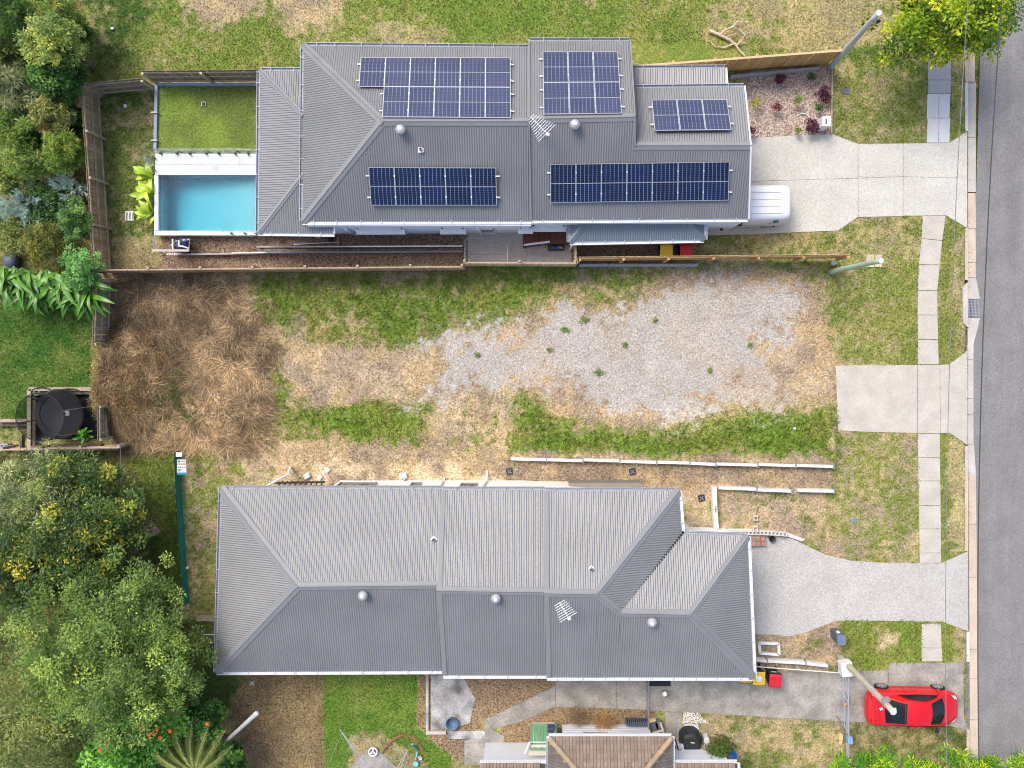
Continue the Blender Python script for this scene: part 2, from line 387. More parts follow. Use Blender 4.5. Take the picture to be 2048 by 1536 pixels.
# ---- ground sheet: fine grid in view, running out to the horizon
_sx = np.concatenate([-27 - np.geomspace(.5, 300, 14)[::-1], np.arange(-27, 26.01, .115), 26 + np.geomspace(.5, 300, 14)])
_sy = np.concatenate([-23 - np.geomspace(.5, 300, 14)[::-1], np.arange(-23, 18.51, .115), 18.5 + np.geomspace(.5, 300, 14)])
GX, GY = np.meshgrid(_sx, _sy); gx, gy = GX.ravel(), GY.ravel()
gpx, gpy = proj(gx, gy, 0.0)
_w, _, _ = cover(gpx, gpy)
_colr, _, _ = cover_colour(_w, gx, gy)
KX = P(1936, 768)[0]
gz = -.012 + .012 * (fbm(gx, gy, .8, 5) - .5) + lot_rise(gpx, gpy)
_vac = sstep(0, 30, inpoly(gpx, gpy, [(235, 555), (1580, 550), (1650, 740), (1650, 800), (1580, 880), (260, 890)]))
gz = gz + _vac * .10 * (fbm(gx, gy, 1.7, 15) - .35)
gz = np.where(gpx > 1934, -.32, gz)
gz = np.where(inpoly(gpx, gpy, [(323, 352), (606, 352), (606, 467), (323, 467)]) > 0, -2.4, gz)
_pool = inpoly(gpx, gpy, [(300, 340), (640, 340), (640, 480), (300, 480)]) > 0
nyv, nxv = GX.shape
ii = np.arange(nyv * nxv).reshape(nyv, nxv)
quad = np.stack([ii[:-1, :-1], ii[:-1, 1:], ii[1:, 1:], ii[1:, :-1]], -1).reshape(-1)
ground = np_mesh('ground', np.stack([gx, gy, gz], 1), 4, quad, _colr, attr_mat('ground_cover', .95, .15, .42, 11.0, .7), 'structure')
ground.data.shade_smooth()

# ================================================================= hard surfaces
HARD = []
def exposed(name, ca, cb, sc=55.0, bump=.25, big=.06):
    if name in MATS: return MATS[name]
    m, nt, b = nodes_of(name); N, L = nt.nodes, nt.links
    tc = N.new('ShaderNodeTexCoord')
    v = N.new('ShaderNodeTexVoronoi'); v.inputs['Scale'].default_value = sc; L.new(tc.outputs['Object'], v.inputs['Vector'])
    n = N.new('ShaderNodeTexNoise'); n.inputs['Scale'].default_value = .9; n.inputs['Detail'].default_value = 6; L.new(tc.outputs['Object'], n.inputs['Vector'])
    st_ = N.new('ShaderNodeTexNoise'); mp_ = N.new('ShaderNodeMapping'); mp_.inputs['Scale'].default_value = (1.1, .07, 1); L.new(tc.outputs['Object'], mp_.inputs[0]); st_.inputs['Scale'].default_value = 1.3; st_.inputs['Detail'].default_value = 4; L.new(mp_.outputs[0], st_.inputs['Vector'])
    sp = N.new('ShaderNodeSeparateColor'); L.new(v.outputs['Color'], sp.inputs[0])
    mix = N.new('ShaderNodeMix'); mix.data_type = 'RGBA'; mix.inputs[6].default_value = ca; mix.inputs[7].default_value = cb
    L.new(sp.outputs[0], mix.inputs[0])
    mr = N.new('ShaderNodeMapRange'); mr.inputs[1].default_value = .3; mr.inputs[2].default_value = .7; mr.inputs[3].default_value = 1 - big * 2; mr.inputs[4].default_value = 1 + big
    av_ = N.new('ShaderNodeMath'); av_.operation = 'MULTIPLY_ADD'; av_.inputs[1].default_value = .5 if name == 'asphalt' else .0; L.new(st_.outputs[0], av_.inputs[0]); h_ = N.new('ShaderNodeMath'); h_.operation = 'MULTIPLY'; h_.inputs[1].default_value = .5 if name == 'asphalt' else 1.0; L.new(n.outputs[0], h_.inputs[0]); L.new(h_.outputs[0], av_.inputs[2])
    L.new(av_.outputs[0], mr.inputs[0])
    mm = N.new('ShaderNodeVectorMath'); mm.operation = 'SCALE'; L.new(mix.outputs[2], mm.inputs[0]); L.new(mr.outputs[0], mm.inputs[3])
    L.new(mm.outputs[0], b.inputs['Base Color']); b.inputs['Roughness'].default_value = .9; b.inputs['Specular IOR Level'].default_value = .2
    bp = N.new('ShaderNodeBump'); bp.inputs['Strength'].default_value = bump; bp.inputs['Distance'].default_value = .01
    L.new(v.outputs['Distance'], bp.inputs['Height']); L.new(bp.outputs[0], b.inputs['Normal'])
    MATS[name] = m; return m
M_AGG = exposed('exposed_aggregate', c(186, 183, 174), c(222, 218, 208), 34, .12, .04)
M_AGG2 = exposed('exposed_aggregate_grey', c(166, 163, 158), c(212, 208, 201), 34, .12, .04)
M_ASPH = exposed('asphalt', c(122, 121, 120), c(154, 152, 150), 34, .4, .12)
M_CONC = mat('concrete_pale', c(196, 189, 178), .9, .1, 1.4, .15, fine=.09, fscale=14)
M_CONCW = mat('concrete_new', c(208, 210, 212), .9, .05, 1.2, .1, fine=.05, fscale=14)
M_CONCG = mat('concrete_grey', c(172, 172, 176), .9, .08, 1.2, .2, fine=.12, fscale=16)
M_CONCO = mat('concrete_old', c(138, 133, 126), .95, .2, 1.3, .3, fine=.16, fscale=9, col2=c(178, 173, 164))
M_CONCB = mat('concrete_beige', c(206, 188, 168), .95, .12, 1.0, .3, fine=.1, fscale=20)
M_KERBN = mat('kerb_concrete', c(198, 192, 184), .95, .12, 1.0, .3, fine=.1, fscale=20)
M_STAIN = mat('concrete_stained', c(110, 108, 108), 1.0, .3, 1.1, .4, fine=.2, fscale=12, col2=c(208, 206, 202))
def struct(name, kind='structure'):
    o = bpy.data.objects.new(name, None); COL.objects.link(o); WLOC[o.name] = Vector((0, 0, 0)); o['kind'] = kind; return o
def slab(parent, pts, m, z=.02, dz=.1, name='slab', hard=True, gap=0.0):
    if gap:
        cx = sum(p[0] for p in pts) / len(pts); cy = sum(p[1] for p in pts) / len(pts)
        q = []
        for x, y in pts:
            d = math.hypot(x - cx, y - cy); k = max(.5, (d - gap) / d); q.append((cx + (x - cx) * k, cy + (y - cy) * k))
    else: q = pts
    if hard: HARD.append(pts)
    return MB().prism(PP(q, z), dz).build(name, m, parent)
# road
road = MB().poly([Vector((P(1941, 768, -.1).x, 240, -.1)), Vector((P(1941, 768, -.1).x, -260, -.1)), Vector((P(1941, 768, -.1).x + 9, -260, -.1)), Vector((P(1941, 768, -.1).x + 9, 240, -.1))]).build('road', M_ASPH); road['kind'] = 'structure'
HARD.append([(1936, -200), (2200, -200), (2200, 1800), (1936, 1800)])
kerb = struct('kerb')
def chan(y0, y1, a, m):
    xl0, xr0, xl1, xr1 = a
    MB().prism(PP([(xl0, y0), (xr0, y0), (xr1, y1), (xl1, y1)], -.075), .12).build('channel_section', m, kerb)
YC = [-140, -60, 20, 100, 164]
for a, b in zip(YC[:-1], YC[1:]): chan(a + .6, b - .6, (1936, 1950, 1936, 1950), M_CONCB)
for a, b in ((165, 275), (275, 385)): chan(a, b - 1, (1936, 1952, 1936, 1951.5), M_CONC)
for a, b in ((386, 458), (458, 525), (525, 556)): chan(a, b - 1, (1936, 1951, 1936, 1952), M_CONCB)
chan(556, 597, (1936, 1952, 1936, 1960), M_KERBN); chan(636, 690, (1936, 1960, 1936, 1947), M_KERBN)
for a, b in ((690, 720), (720, 798), (798, 830), (830, 889)): chan(a, b - 1, (1935, 1947, 1935, 1947), M_KERBN)
chan(889, 952, (1936, 1948, 1937, 1952), M_KERBN)
for a, b in ((952, 1050), (1050, 1156), (1156, 1300), (1300, 1358), (1358, 1440), (1440, 1540), (1540, 1640), (1640, 1750)):
    chan(a, b - 1, (1937 + (a - 952) / 160, 1952 + (a - 952) / 100, 1937 + (b - 952) / 160, 1952 + (b - 952) / 100), M_CONCB)
for y0, y1, m in ((-140, 20, M_CONCB), (20, 163, M_CONCB), (164, 262, M_CONCW), (456, 560, M_CONC), (700, 702, M_KERBN), (892, 955, M_KERBN), (955, 1030, M_CONCB), (1030, 1102, M_CONCB), (1264, 1324, M_CONCW), (1460, 1600, M_CONCB)):
    if y1 - y0 < 5: continue
    o = 3 if y0 > 1200 else 0
    slab(kerb, [(1930.5 + o, y0), (1936.5 + o, y0), (1936.5 + o, y1), (1930.5 + o, y1)], m, .025, .2, 'kerb_upstand')
MB().prism(PP([(1926, 575), (1936.5, 565), (1936.5, 655), (1926, 645)], .03), .2).build('drain_lintel', M_KERBN, kerb); HARD.append([(1924, 560), (1936, 560), (1936, 656), (1924, 656)])
# footpath, slab by slab
fp = struct('footpath')
for (y0, y1, m) in ((-60, 20, M_CONCG), (20, 90, M_CONCG), (90, 160, M_CONCG), (160, 187, M_CONCG)):
    slab(fp, rect(1856, y0, 1902.5, y1), m, gap=.7)
for (y0, y1) in ((187, 236), (236, 285.5)):
    slab(fp, [(1855, y0), (1878, y0), (1877, y1), (1854, y1)], M_CONCW, gap=.5); slab(fp, [(1878.3, y0), (1901, y0), (1899, y1), (1877.3, y1)], M_CONCW, gap=.5)
Ls = [(1845.5, 431, 1891.5, 431), (1843, 477, 1885, 481), (1837.5, 529, 1880, 530), (1835.5, 581, 1875, 581), (1835, 630, 1875.5, 630), (1836, 679, 1876.5, 679), (1835.5, 729, 1878, 729)]
def run(Ls, m):
    for a, b in zip(Ls[:-1], Ls[1:]): slab(fp, [a[:2], a[2:], b[2:], b[:2]], m, .02 + random.uniform(-.006, .006), gap=.7)
run(Ls, M_CONC)
ys = [867, 915, 962, 1011, 1058, 1106, 1126]
run([(1835.5 + i * .7, y, 1880 + i * .5, y) for i, y in enumerate(ys)], M_CONC)
run([(1843, 1248, 1882, 1248), (1843, 1296, 1884, 1296), (1843, 1323, 1886, 1323)], M_CONC)
# crossover of the vacant lot
cr = struct('concrete_crossover')
slab(cr, [(1672, 731), (1834, 730), (1834.5, 866), (1745, 864), (1676, 861)], M_CONC)
slab(cr, [(1835.2, 730), (1879.5, 729.5), (1880.5, 866.5), (1835.7, 866)], M_CONC); slab(cr, [(1880.2, 729.5), (1899, 729), (1934.5, 702), (1934.5, 890), (1900, 866), (1881.2, 866.5)], M_CONC)
# aggregate driveways (saw-cut panels)
d1 = struct('aggregate_driveway')
slab(d1, [(1440, 280), (1590, 271), (1665, 268.5), (1716, 288), (1716, 356), (1440, 364)], M_AGG)
slab(d1, [(1440, 364.6), (1716, 356.6), (1716, 434), (1676, 461), (1528, 467), (1410, 471), (1410, 440), (1440, 440)], M_AGG)
slab(d1, [(1716.7, 288), (1806, 287), (1806, 353), (1716.7, 356)], M_AGG); slab(d1, [(1716.7, 356.6), (1806, 353.6), (1806, 432), (1716.7, 434)], M_AGG)
slab(d1, [(1806.7, 287), (1899, 285.6), (1934.5, 263), (1934.5, 356), (1806.7, 353)], M_AGG); slab(d1, [(1806.7, 353.6), (1934.5, 356.6), (1934.5, 456), (1892, 430.5), (1806.7, 431.5)], M_AGG)
d2 = struct('curved_aggregate_driveway')
slab(d2, [(1440, 1073), (1552, 1072), (1585, 1078), (1615, 1092), (1650, 1109), (1700, 1121), (1760, 1125.5), (1838, 1126.5), (1882, 1126.5), (1902, 1118), (1936, 1103), (1936, 1262), (1908, 1252), (1885, 1243), (1841, 1243), (1782, 1242), (1700, 1241), (1672, 1242), (1645, 1252), (1612, 1265), (1581, 1272.5), (1550, 1270), (1500, 1268), (1440, 1268)], M_AGG2)
# old concrete driveway of the bottom neighbour
d3 = struct('old_concrete_driveway')
slab(d3, [(1777, 1325.5), (1926, 1325.5), (1928, 1440), (1940, 1460), (1936, 1462), (1900, 1452), (1777, 1448)], M_CONCO, .02)
xs = [1111, 1233, 1296, 1364, 1500, 1638, 1776]; yb = [1414, 1417, 1420, 1424, 1432, 1440, 1447.5]; yt = [1345, 1345, 1345, 1345, 1345, 1345, 1340]
for i in range(6): slab(d3, [(xs[i] + .3, yt[i]), (xs[i + 1] - .3, yt[i + 1]), (xs[i + 1] - .3, yb[i + 1]), (xs[i] + .3, yb[i])], M_CONCO, .02 + random.uniform(-.004, .004))
slab(d3, [(1330, 1424.6), (1364, 1425), (1364, 1492), (1330, 1492)], M_CONCO, .015)
pth = struct('garden_path')
slab(pth, [(1110.3, 1373), (1110.3, 1413), (1050, 1440), (1030, 1411)], M_CONCO, .018); slab(pth, [(1029.5, 1411.3), (1049.5, 1440.5), (985, 1458), (973, 1438)], M_CONCO, .015)
slab(pth, [(972, 1439), (984.5, 1458.5), (1008, 1473), (1006, 1530), (929, 1530), (929, 1482), (968, 1470)], M_CONCO, .012)
old = struct('stained_slab')
slab(old, [(862, 1350), (925, 1350), (950, 1398), (940, 1446), (900, 1458), (862, 1460)], M_STAIN, .02)
slab(old, [(895, 1462), (970, 1462), (970, 1472), (960, 1478), (897, 1478)], M_STAIN, .03); slab(old, [(852, 1345), (857, 1345), (857, 1470), (852, 1470)], M_STAIN, .10, .2, 'low_edge')
slab(old, [(852, 1463), (892, 1463), (892, 1469), (852, 1469)], M_CONC, .11, .2, 'low_edge')
hs = struct('clothesline_pad'); slab(hs, [(744, 1489), (800, 1540), (780, 1600), (690, 1545), (716, 1517)], M_CONCO, .02)
# pad beside the upper house
pd = struct('side_pad')
slab(pd, [(935, 455), (1052, 455), (1052, 527), (936, 527)], M_AGG2); slab(pd, [(1052.5, 455), (1142, 450), (1144, 527), (1052.5, 527)], M_AGG2)
# ================================================================= houses
M_ROOF = mat('roof_steel', c(132, 133, 134), .38, .09, .5, metal=.15, spec=.6, fine=.03, fscale=9)
M_ROOF2 = mat('roof_steel_pale', c(139, 139, 139), .36, .09, .5, metal=.15, spec=.65, fine=.03, fscale=9)
M_CAP = mat('ridge_cap_steel', c(136, 138, 140), .5, .04, 1.5, metal=.0, spec=.35)
M_GUT = mat('gutter_white', c(226, 229, 234), .45, .04, 2)
M_GUTG = mat('gutter_grey', c(176, 180, 188), .45, .05, 2)
M_WALLW = mat('weatherboard_white', c(228, 231, 238), .7, .03, 2, fine=.03)
M_WALLC = mat('render_cream', c(250, 248, 244), .8, .03, 2)
M_DARK = mat('dark_glass', (.012, .016, .022, 1), .08, .3, 2, spec=.6)
M_FRAMEW = mat('window_frame_white', c(225, 227, 230), .4, .03)
M_BLACK = mat('black_metal', (.02, .021, .023, 1), .45, .2, 5)
M_GREYM = mat('grey_metal', c(150, 154, 160), .45, .1, 4, metal=.3)
M_ALU = mat('aluminium', c(214, 216, 218), .35, .05, 4, metal=.6)
M_WHITE = mat('white_plastic', c(238, 238, 236), .5, .03)
M_SOFFIT = mat('soffit', c(205, 205, 205), .8, .05)

def corr(name, pts, down, m, parent, pitch=.1, amp=.0125):
    pts = [Vector(p) for p in pts]
    n = Vector((0, 0, 0)); k = len(pts); c0 = sum(pts, Vector()) / k
    for i in range(k): n += (pts[i] - c0).cross(pts[(i + 1) % k] - c0)
    n.normalize()
    if n.z < 0: n = -n
    v = Vector(down); v = (v - n * v.dot(n)).normalized(); u = v.cross(n)
    q = [((p - c0).dot(u), (p - c0).dot(v)) for p in pts]
    u0 = min(a for a, b in q); u1 = max(a for a, b in q); st = pitch / 8
    mb = MB(); prev = None; a = u0 + 1e-4
    while a < u1:
        ts = []
        for i in range(k):
            (xa, ya), (xb, yb) = q[i], q[(i + 1) % k]
            if (xa <= a < xb) or (xb <= a < xa): ts.append(ya + (yb - ya) * (a - xa) / (xb - xa))
        if len(ts) >= 2:
            h = amp * math.cos(2 * math.pi * a / pitch)
            w = c0 + u * a + n * h
            cur = (mb.pt(w + v * min(ts)), mb.pt(w + v * max(ts)))
            if prev: mb.f.append([prev[0], prev[1], cur[1], cur[0]])
            prev = cur
        else: prev = None
        a += st
    o = mb.build(name, m, parent, smooth=True)
    return o
def cap(name, A, B, pa, pb, m, parent, w=.19, lift=.028):
    """folded ridge or hip capping along A-B; pa, pb: points lying on the two neighbouring planes"""
    A = Vector(A); B = Vector(B); d = (B - A).normalized()
    def side(p):
        r = Vector(p) - A; r = r - d * r.dot(d); return r.normalized()
    s1, s2 = side(pa), side(pb); up = Vector((0, 0, 1))
    rows = []
    for X in (A - d * .05, B + d * .05):
        rows.append([X + s1 * w + up * (lift * .45), X + s1 * (w - .015) + up * lift, X + s1 * .035 + up * (lift + .004), X + s1 * .02 + up * (lift + .02), X + up * (lift + .026), X + s2 * .02 + up * (lift + .02), X + s2 * .035 + up * (lift + .004), X + s2 * (w - .015) + up * lift, X + s2 * w + up * (lift * .45)])
    return MB().grid(rows).build(name, m, parent)
def gutter(A, B, out, parent, m=None, w=.115, straps=True, h=.1):
    A = Vector(A); B = Vector(B); o = Vector(out).normalized(); up = Vector((0, 0, 1)); m = m or M_GUT
    prof = [(-.02, -.015), (0, -.015), (0, -h + .012), (w, -h + .012), (w, .012), (w + .022, .012), (w + .022, -h), (-.02, -h)]
    mb = MB(); r = [[mb.pt(X + o * a + up * b) for a, b in prof] for X in (A, B)]; k = len(prof)
    for i in range(k): j = (i + 1) % k; mb.f.append([r[0][i], r[0][j], r[1][j], r[1][i]])
    mb.f.append(r[0][::-1]); mb.f.append(r[1])
    g = mb.build('gutter', m, parent)
    if straps:
        L = (B - A).length; d = (B - A) / L; sb = MB(); n = max(2, int(L / .95))
        for i in range(n):
            X = A + d * (L * (i + .5) / n + random.uniform(-.1, .1)); sb.beam(X - o * .05 + up * .022, X + o * (w + .03) + up * .022, .03, .012)
        sb.build('gutter_strap', M_GUTG, g)['kind'] = 'stuff'
    return g
def walls(name, pts, ztop, z0, m, parent): return MB().prism(PP(pts, ztop), ztop - z0).build(name, m, parent)
M_VENT = mat('vent_steel', c(184, 186, 190), .4, .08, 6, metal=.1)
def roof_vent(px, py, z, parent, h=.28):
    b = P(px, py, z + h) - Vector((0, 0, h))
    o = MB().lathe(b, [(.14, -.15), (.14, .1), (.16, .12), (.16, .14)], 18).build('roof_vent', M_ALU, parent)
    d = MB(); n = 22
    prof = [(.15, .13), (.205, .19), (.225, .26), (.205, .33), (.14, .385), (.05, .41), (.01, .415)]
    for k in range(n):
        a0 = 2 * math.pi * k / n; a1 = a0 + 2 * math.pi / n * .92
        rows = []
        for r, zz in prof:
            tw = (zz - .13) * 1.6
            rows.append([b + Vector((r * math.cos(a0 + tw), r * math.sin(a0 + tw), zz)), b + Vector((r * .93 * math.cos(a1 + tw), r * .93 * math.sin(a1 + tw), zz))])
        d.grid(rows)
    d.build('vent_fins', M_VENT, o)
    MB().lathe(b, [(.13, .13), (.19, .2), (.205, .26), (.18, .33), (.02, .38)], 16).build('vent_core', M_GREYM, o)
    MB().lathe(b, [(.02, .4), (.075, .41), (.07, .43), (.02, .44)], 12).build('vent_cap', M_WHITE, o)
    return o
def flue(px, py, z, parent, rot=.0):
    p = P(px, py, z); o = MB().box(p + Vector((0, 0, .03)), (.22, .22, .06), rot).build('flue_flashing', M_WHITE, parent)
    MB().lathe(p, [(.055, .03), (.055, .22), (.045, .22), (.045, .1)], 12).build('pipe', M_GREYM, o)
    MB().box(p + Vector((0, 0, .075)), (.11, .11, .02), rot).build('collar', M_BLACK, o)
def antenna(p0, p1, zr, parent, n=9, l0=.30, l1=.75):
    """yagi aerial: boom from p0 to p1 (pixels, at height zr)"""
    A = P(*p0, zr); B = P(*p1, zr); d = (B - A).normalized(); s = Vector((-d.y, d.x, 0))
    mast = MB().tube([B - d * .1 - Vector((0, 0, 1.0)), B - d * .1 + Vector((0, 0, .05))], .02, 6).build('antenna', M_ALU, parent)
    MB().tube([A, B], .016, 6).build('boom', M_WHITE, mast)
    for i in range(n):
        t = i / (n - 1); X = A + (B - A) * (t * .96 + .02); h = (l0 + (l1 - l0) * t) / 2
        MB().tube([X - s * h + Vector((0, 0, .02)), X + s * h + Vector((0, 0, .02))], .0125, 5).build('element', M_WHITE, mast)
    MB().box(B + d * .05, (.12, .10, .1)).build('junction_box', M_WHITE, mast)
def sub(name, parent):
    o = bpy.data.objects.new(name, None); COL.objects.link(o); o.parent = parent; WLOC[o.name] = wloc(parent).copy(); return o
DN, DS, DW, DE = Vector((0, 1, 0)), Vector((0, -1, 0)), Vector((-1, 0, 0)), Vector((1, 0, 0))
# ------------------------------------------------ upper house
H1 = thing('steel_roofed_house', 'long white house with grey steel roof and solar panels beside the pool', 'house', P(1000, 300, 0))
E, R = 3.0, 4.75
nw, sw, ne, se = P(607, 91, E), P(605, 443, E), P(1061, 95, E), P(1064, 442, E)
ra, rb = P(765, 243, R), P(1062, 243, R)
rf = sub('roof', H1)
corr('roof_sheeting', [nw, ne, rb, ra], DN, M_ROOF, rf); corr('roof_sheeting', [sw, se, rb, ra], DS, M_ROOF, rf); corr('roof_sheeting', [nw, sw, ra], DW, M_ROOF, rf)
cap('ridge_cap', ra, rb, (nw + ne) / 2, (sw + se) / 2, M_CAP, rf); cap('hip_cap', nw, ra, sw, ne, M_CAP, rf); cap('hip_cap', sw, ra, nw, se, M_CAP, rf)
gutter(nw, P(1058, 95, E), DN, H1, M_GUTG); gutter(sw, nw, DW, H1, M_GUTG); gutter(se, sw, DS, H1, M_GUT)
E2, R2 = 3.15, 4.95
a, b2, r1, r2 = P(1059, 82, E2), P(1259, 82, E2), P(1059, 238, R2), P(1268, 234, R2)
s1, s2 = P(1063, 440, E2), P(1273, 439, E2); s3 = P(1496, 437, E2)
q1, q2 = P(1269, 291, 4.47), P(1500, 291, 4.47); e1, e2 = P(1262, 176, 3.35), P(1488, 173, 3.35)
corr('roof_sheeting', [a, b2, r2, r1], DN, M_ROOF, rf); corr('roof_sheeting', [r1, r2, s2, s1], DS, M_ROOF, rf); corr('roof_sheeting', [q1, q2, s3, s2], DS, M_ROOF, rf); corr('roof_sheeting', [e1, e2, q2, q1], DN, M_ROOF, rf)
cap('ridge_cap', r1, r2, (a + b2) / 2, (s1 + s2) / 2, M_CAP, rf); cap('ridge_cap', q1, q2, (e1 + e2) / 2, (s2 + s3) / 2, M_CAP, rf)
gutter(a, b2, DN, H1, M_GUTG); gutter(e1, e2, DN, H1, M_GUTG); gutter(s3, s1, DS, H1, M_GUT)
def barge(A, B, parent, m=None, w=.06, h=.16, off=.0):
    return MB().beam(Vector(A) - Vector((0, 0, .04)), Vector(B) - Vector((0, 0, .04)), w, h).build('barge_board', m or M_GUT, parent)
barge(b2 + Vector((.03, 0, .03)), r2 + Vector((.03, 0, .03)), H1, M_CAP); barge(e2 + Vector((.03, 0, 0)), q2 + Vector((.03, 0, 0)), H1); barge(q2 + Vector((.03, 0, 0)), s3 + Vector((.03, 0, 0)), H1)
barge(a - Vector((.02, 0, -.02)), r1 - Vector((.02, 0, -.02)), H1, M_CAP); barge(r1 - Vector((.02, 0, -.02)), s1 - Vector((.02, 0, -.02)), H1, M_CAP)
barge(r2 + Vector((.03, 0, .02)), P(1270, 291, 4.52) , H1, M_CAP)
f1, f2, f3, f4 = P(1262, 137, 2.85), P(1451, 136, 2.85), P(1454, 176, 2.98), P(1262, 178, 2.98)
corr('roof_sheeting', [f1, f2, f3, f4], DN, M_ROOF2, rf); gutter(f1, f2, DN, H1, M_GUTG); barge(f2 + Vector((.03, 0, 0)), f3 + Vector((.03, 0, 0)), H1)
w0, w1, w2, w3 = P(520, 141, 2.55), P(605, 229, 2.97), P(606, 349, 2.97), P(517, 465, 2.55)
corr('roof_sheeting', [w0, w1, w2, w3], DW, M_ROOF, rf); wn = P(609, 141, 2.55); corr('roof_sheeting', [w0, wn, P(609, 232, 2.98), w1], DN, M_ROOF, rf)
ws = P(668, 467, 2.55); corr('roof_sheeting', [w3, ws, P(668, 405, 2.77), P(622, 349, 2.97), w2], DS, M_ROOF, rf)
cap('hip_cap', w0, w1, w3, wn, M_CAP, rf, .12); cap('hip_cap', w3, w2, w0, ws, M_CAP, rf, .12)
gutter(w0, wn, DN, H1, M_GUTG); gutter(w3, w0, DW, H1, M_GUTG); gutter(ws, w3, DS, H1, M_GUT); barge(ws + Vector((.02, 0, 0)), P(668, 405, 2.77), H1)
p0, p1, p2, p3 = P(1140, 484, 2.4), P(1408, 479, 2.4), P(1366, 428, 2.78), P(1186, 428, 2.78)
M_ROOFB = mat('roof_steel_blue', c(116, 126, 136), .34, .05, .8, metal=.15, spec=.6)
corr('roof_sheeting', [p0, p1, p2, p3], DS, M_ROOFB, rf); corr('roof_sheeting', [p0, p3, P(1139, 428, 2.4)], DW, M_ROOFB, rf); corr('roof_sheeting', [p1, P(1409, 428, 2.4), p2], DE, M_ROOFB, rf)
cap('hip_cap', p0, p3, P(1139, 428, 2.4), p1, M_ROOFB, rf, .14); cap('hip_cap', p1, p2, P(1409, 428, 2.4), p0, M_ROOFB, rf, .14)
gutter(p1, p0, DS, H1, M_GUT); gutter(p0, P(1139, 440, 2.4), DW, H1, M_GUTG); gutter(P(1409, 440, 2.4), p1, DE, H1, M_GUT)
wl = walls('wall', [(613, 102), (1062, 105), (1062, 451.5), (613, 451.5)], 2.95, 0, M_WALLW, H1)
# weatherboard laps on the wall we see
YW = P(700, 451.5, 2.95).y; xa, xb = P(613, 451.5, 2.95).x, P(1062, 451.5, 2.95).x
for i in range(13): MB().beam((xa, YW - .012, .25 + i * .2), (xb, YW - .012, .25 + i * .2), .022, .018).build('weatherboard', M_WALLW, wl)
walls('wall', [(1063, 94), (1254, 94), (1258, 188), (1478, 188), (1484, 445.5), (1063, 445.5)], 3.08, 0, M_WALLW, H1)
walls('wall', [(1262, 146), (1446, 146), (1448, 190), (1262, 190)], 2.8, 0, M_WALLW, H1)
walls('wall', [(1150, 440), (1398, 440), (1392, 478), (1150, 481)], 2.3, 0, M_WALLW, H1)
walls('wall', [(1258, 190), (1262, 190), (1266, 285), (1262, 285)], 3.6, 3.0, M_WALLW, H1)
for cx, cy in ((523, 150), (523, 458), (612, 462)): MB().box(P(cx, cy, 2.5) - Vector((0, 0, 1.25)), (.12, .12, 2.5)).build('veranda_post', M_WHITE, H1)
def window(pxa, pxb, z0, z1, yw, parent, sign=-1, hood=False, zref=2.0):
    xa, xb = P(pxa, 455, zref).x, P(pxb, 455, zref).x
    w = MB()
    for za, zb, x0, x1 in ((z0, z0 + .06, xa, xb), (z1 - .06, z1, xa, xb), (z0, z1, xa, xa + .06), (z0, z1, xb - .06, xb)):
        w.box(((x0 + x1) / 2, yw + sign * .03, (za + zb) / 2), (x1 - x0, .08, zb - za))
    o = w.build('window', M_FRAMEW, parent)
    MB().box(((xa + xb) / 2, yw + sign * .015, (z0 + z1) / 2), (xb - xa - .1, .03, z1 - z0 - .1)).build('pane', M_DARK, o)
    if hood:
        hd = MB(); n = 16
        for i in range(n):
            x0 = xa - .08 + (xb - xa + .16) * i / n; x1 = xa - .08 + (xb - xa + .16) * (i + .8) / n
            hd.poly([(x0, yw + sign * .02, z1 - .18), (x1, yw + sign * .02, z1 - .18), (x1, yw + sign * .24, z1 - .42), (x0, yw + sign * .24, z1 - .42)][::1])
        hd.box(((xa + xb) / 2, yw + sign * .24, z1 - .43), (xb - xa + .2, .03, .03)); hd.box(((xa + xb) / 2, yw + sign * .12, z1 - .335), (xb - xa + .16, .22, .012))
        hd.build('window_hood', M_WHITE, o)
    MB().box(((xa + xb) / 2, yw + sign * .05, z0 - .04), (xb - xa + .1, .12, .05)).build('sill', M_FRAMEW, o)
window(716, 806, .9, 2.3, YW, H1, hood=True); window(884, 928, 1.5, 2.3, YW, H1, hood=True); window(958, 989, .6, 2.0, YW, H1)
YW2 = P(1100, 445.5, 3.08).y; window(1040, 1062, .9, 2.4, YW, H1, hood=True); window(1066, 1128, .9, 2.4, YW2, H1, hood=True)
def downpipe(pts, parent, r=.05): return MB().tube(pts, r, 8).build('downpipe', M_WHITE, parent)
for px in (676, 946):
    T = P(px, 447, 2.9); downpipe([T, T + Vector((.12, .12, -.35)), Vector((T.x + .2, YW - .07, 2.3)), Vector((T.x + .2, YW - .07, .05))], H1)
T = P(1146, 487, 2.32); downpipe([T, T + Vector((-.02, -.02, -.3)), T + Vector((-.05, -.1, -2.25))], H1)
T = P(1392, 483, 2.32); downpipe([T, T + Vector((-.1, .12, -.3)), T + Vector((-.25, .25, -2.25))], H1)
roof_vent(801, 259, 4.65, H1); roof_vent(1150, 249, 4.86, H1); flue(842, 300, 4.25, H1, .1)
antenna((1062, 234), (1094, 267), 5.6, H1, 10, .34, .95)
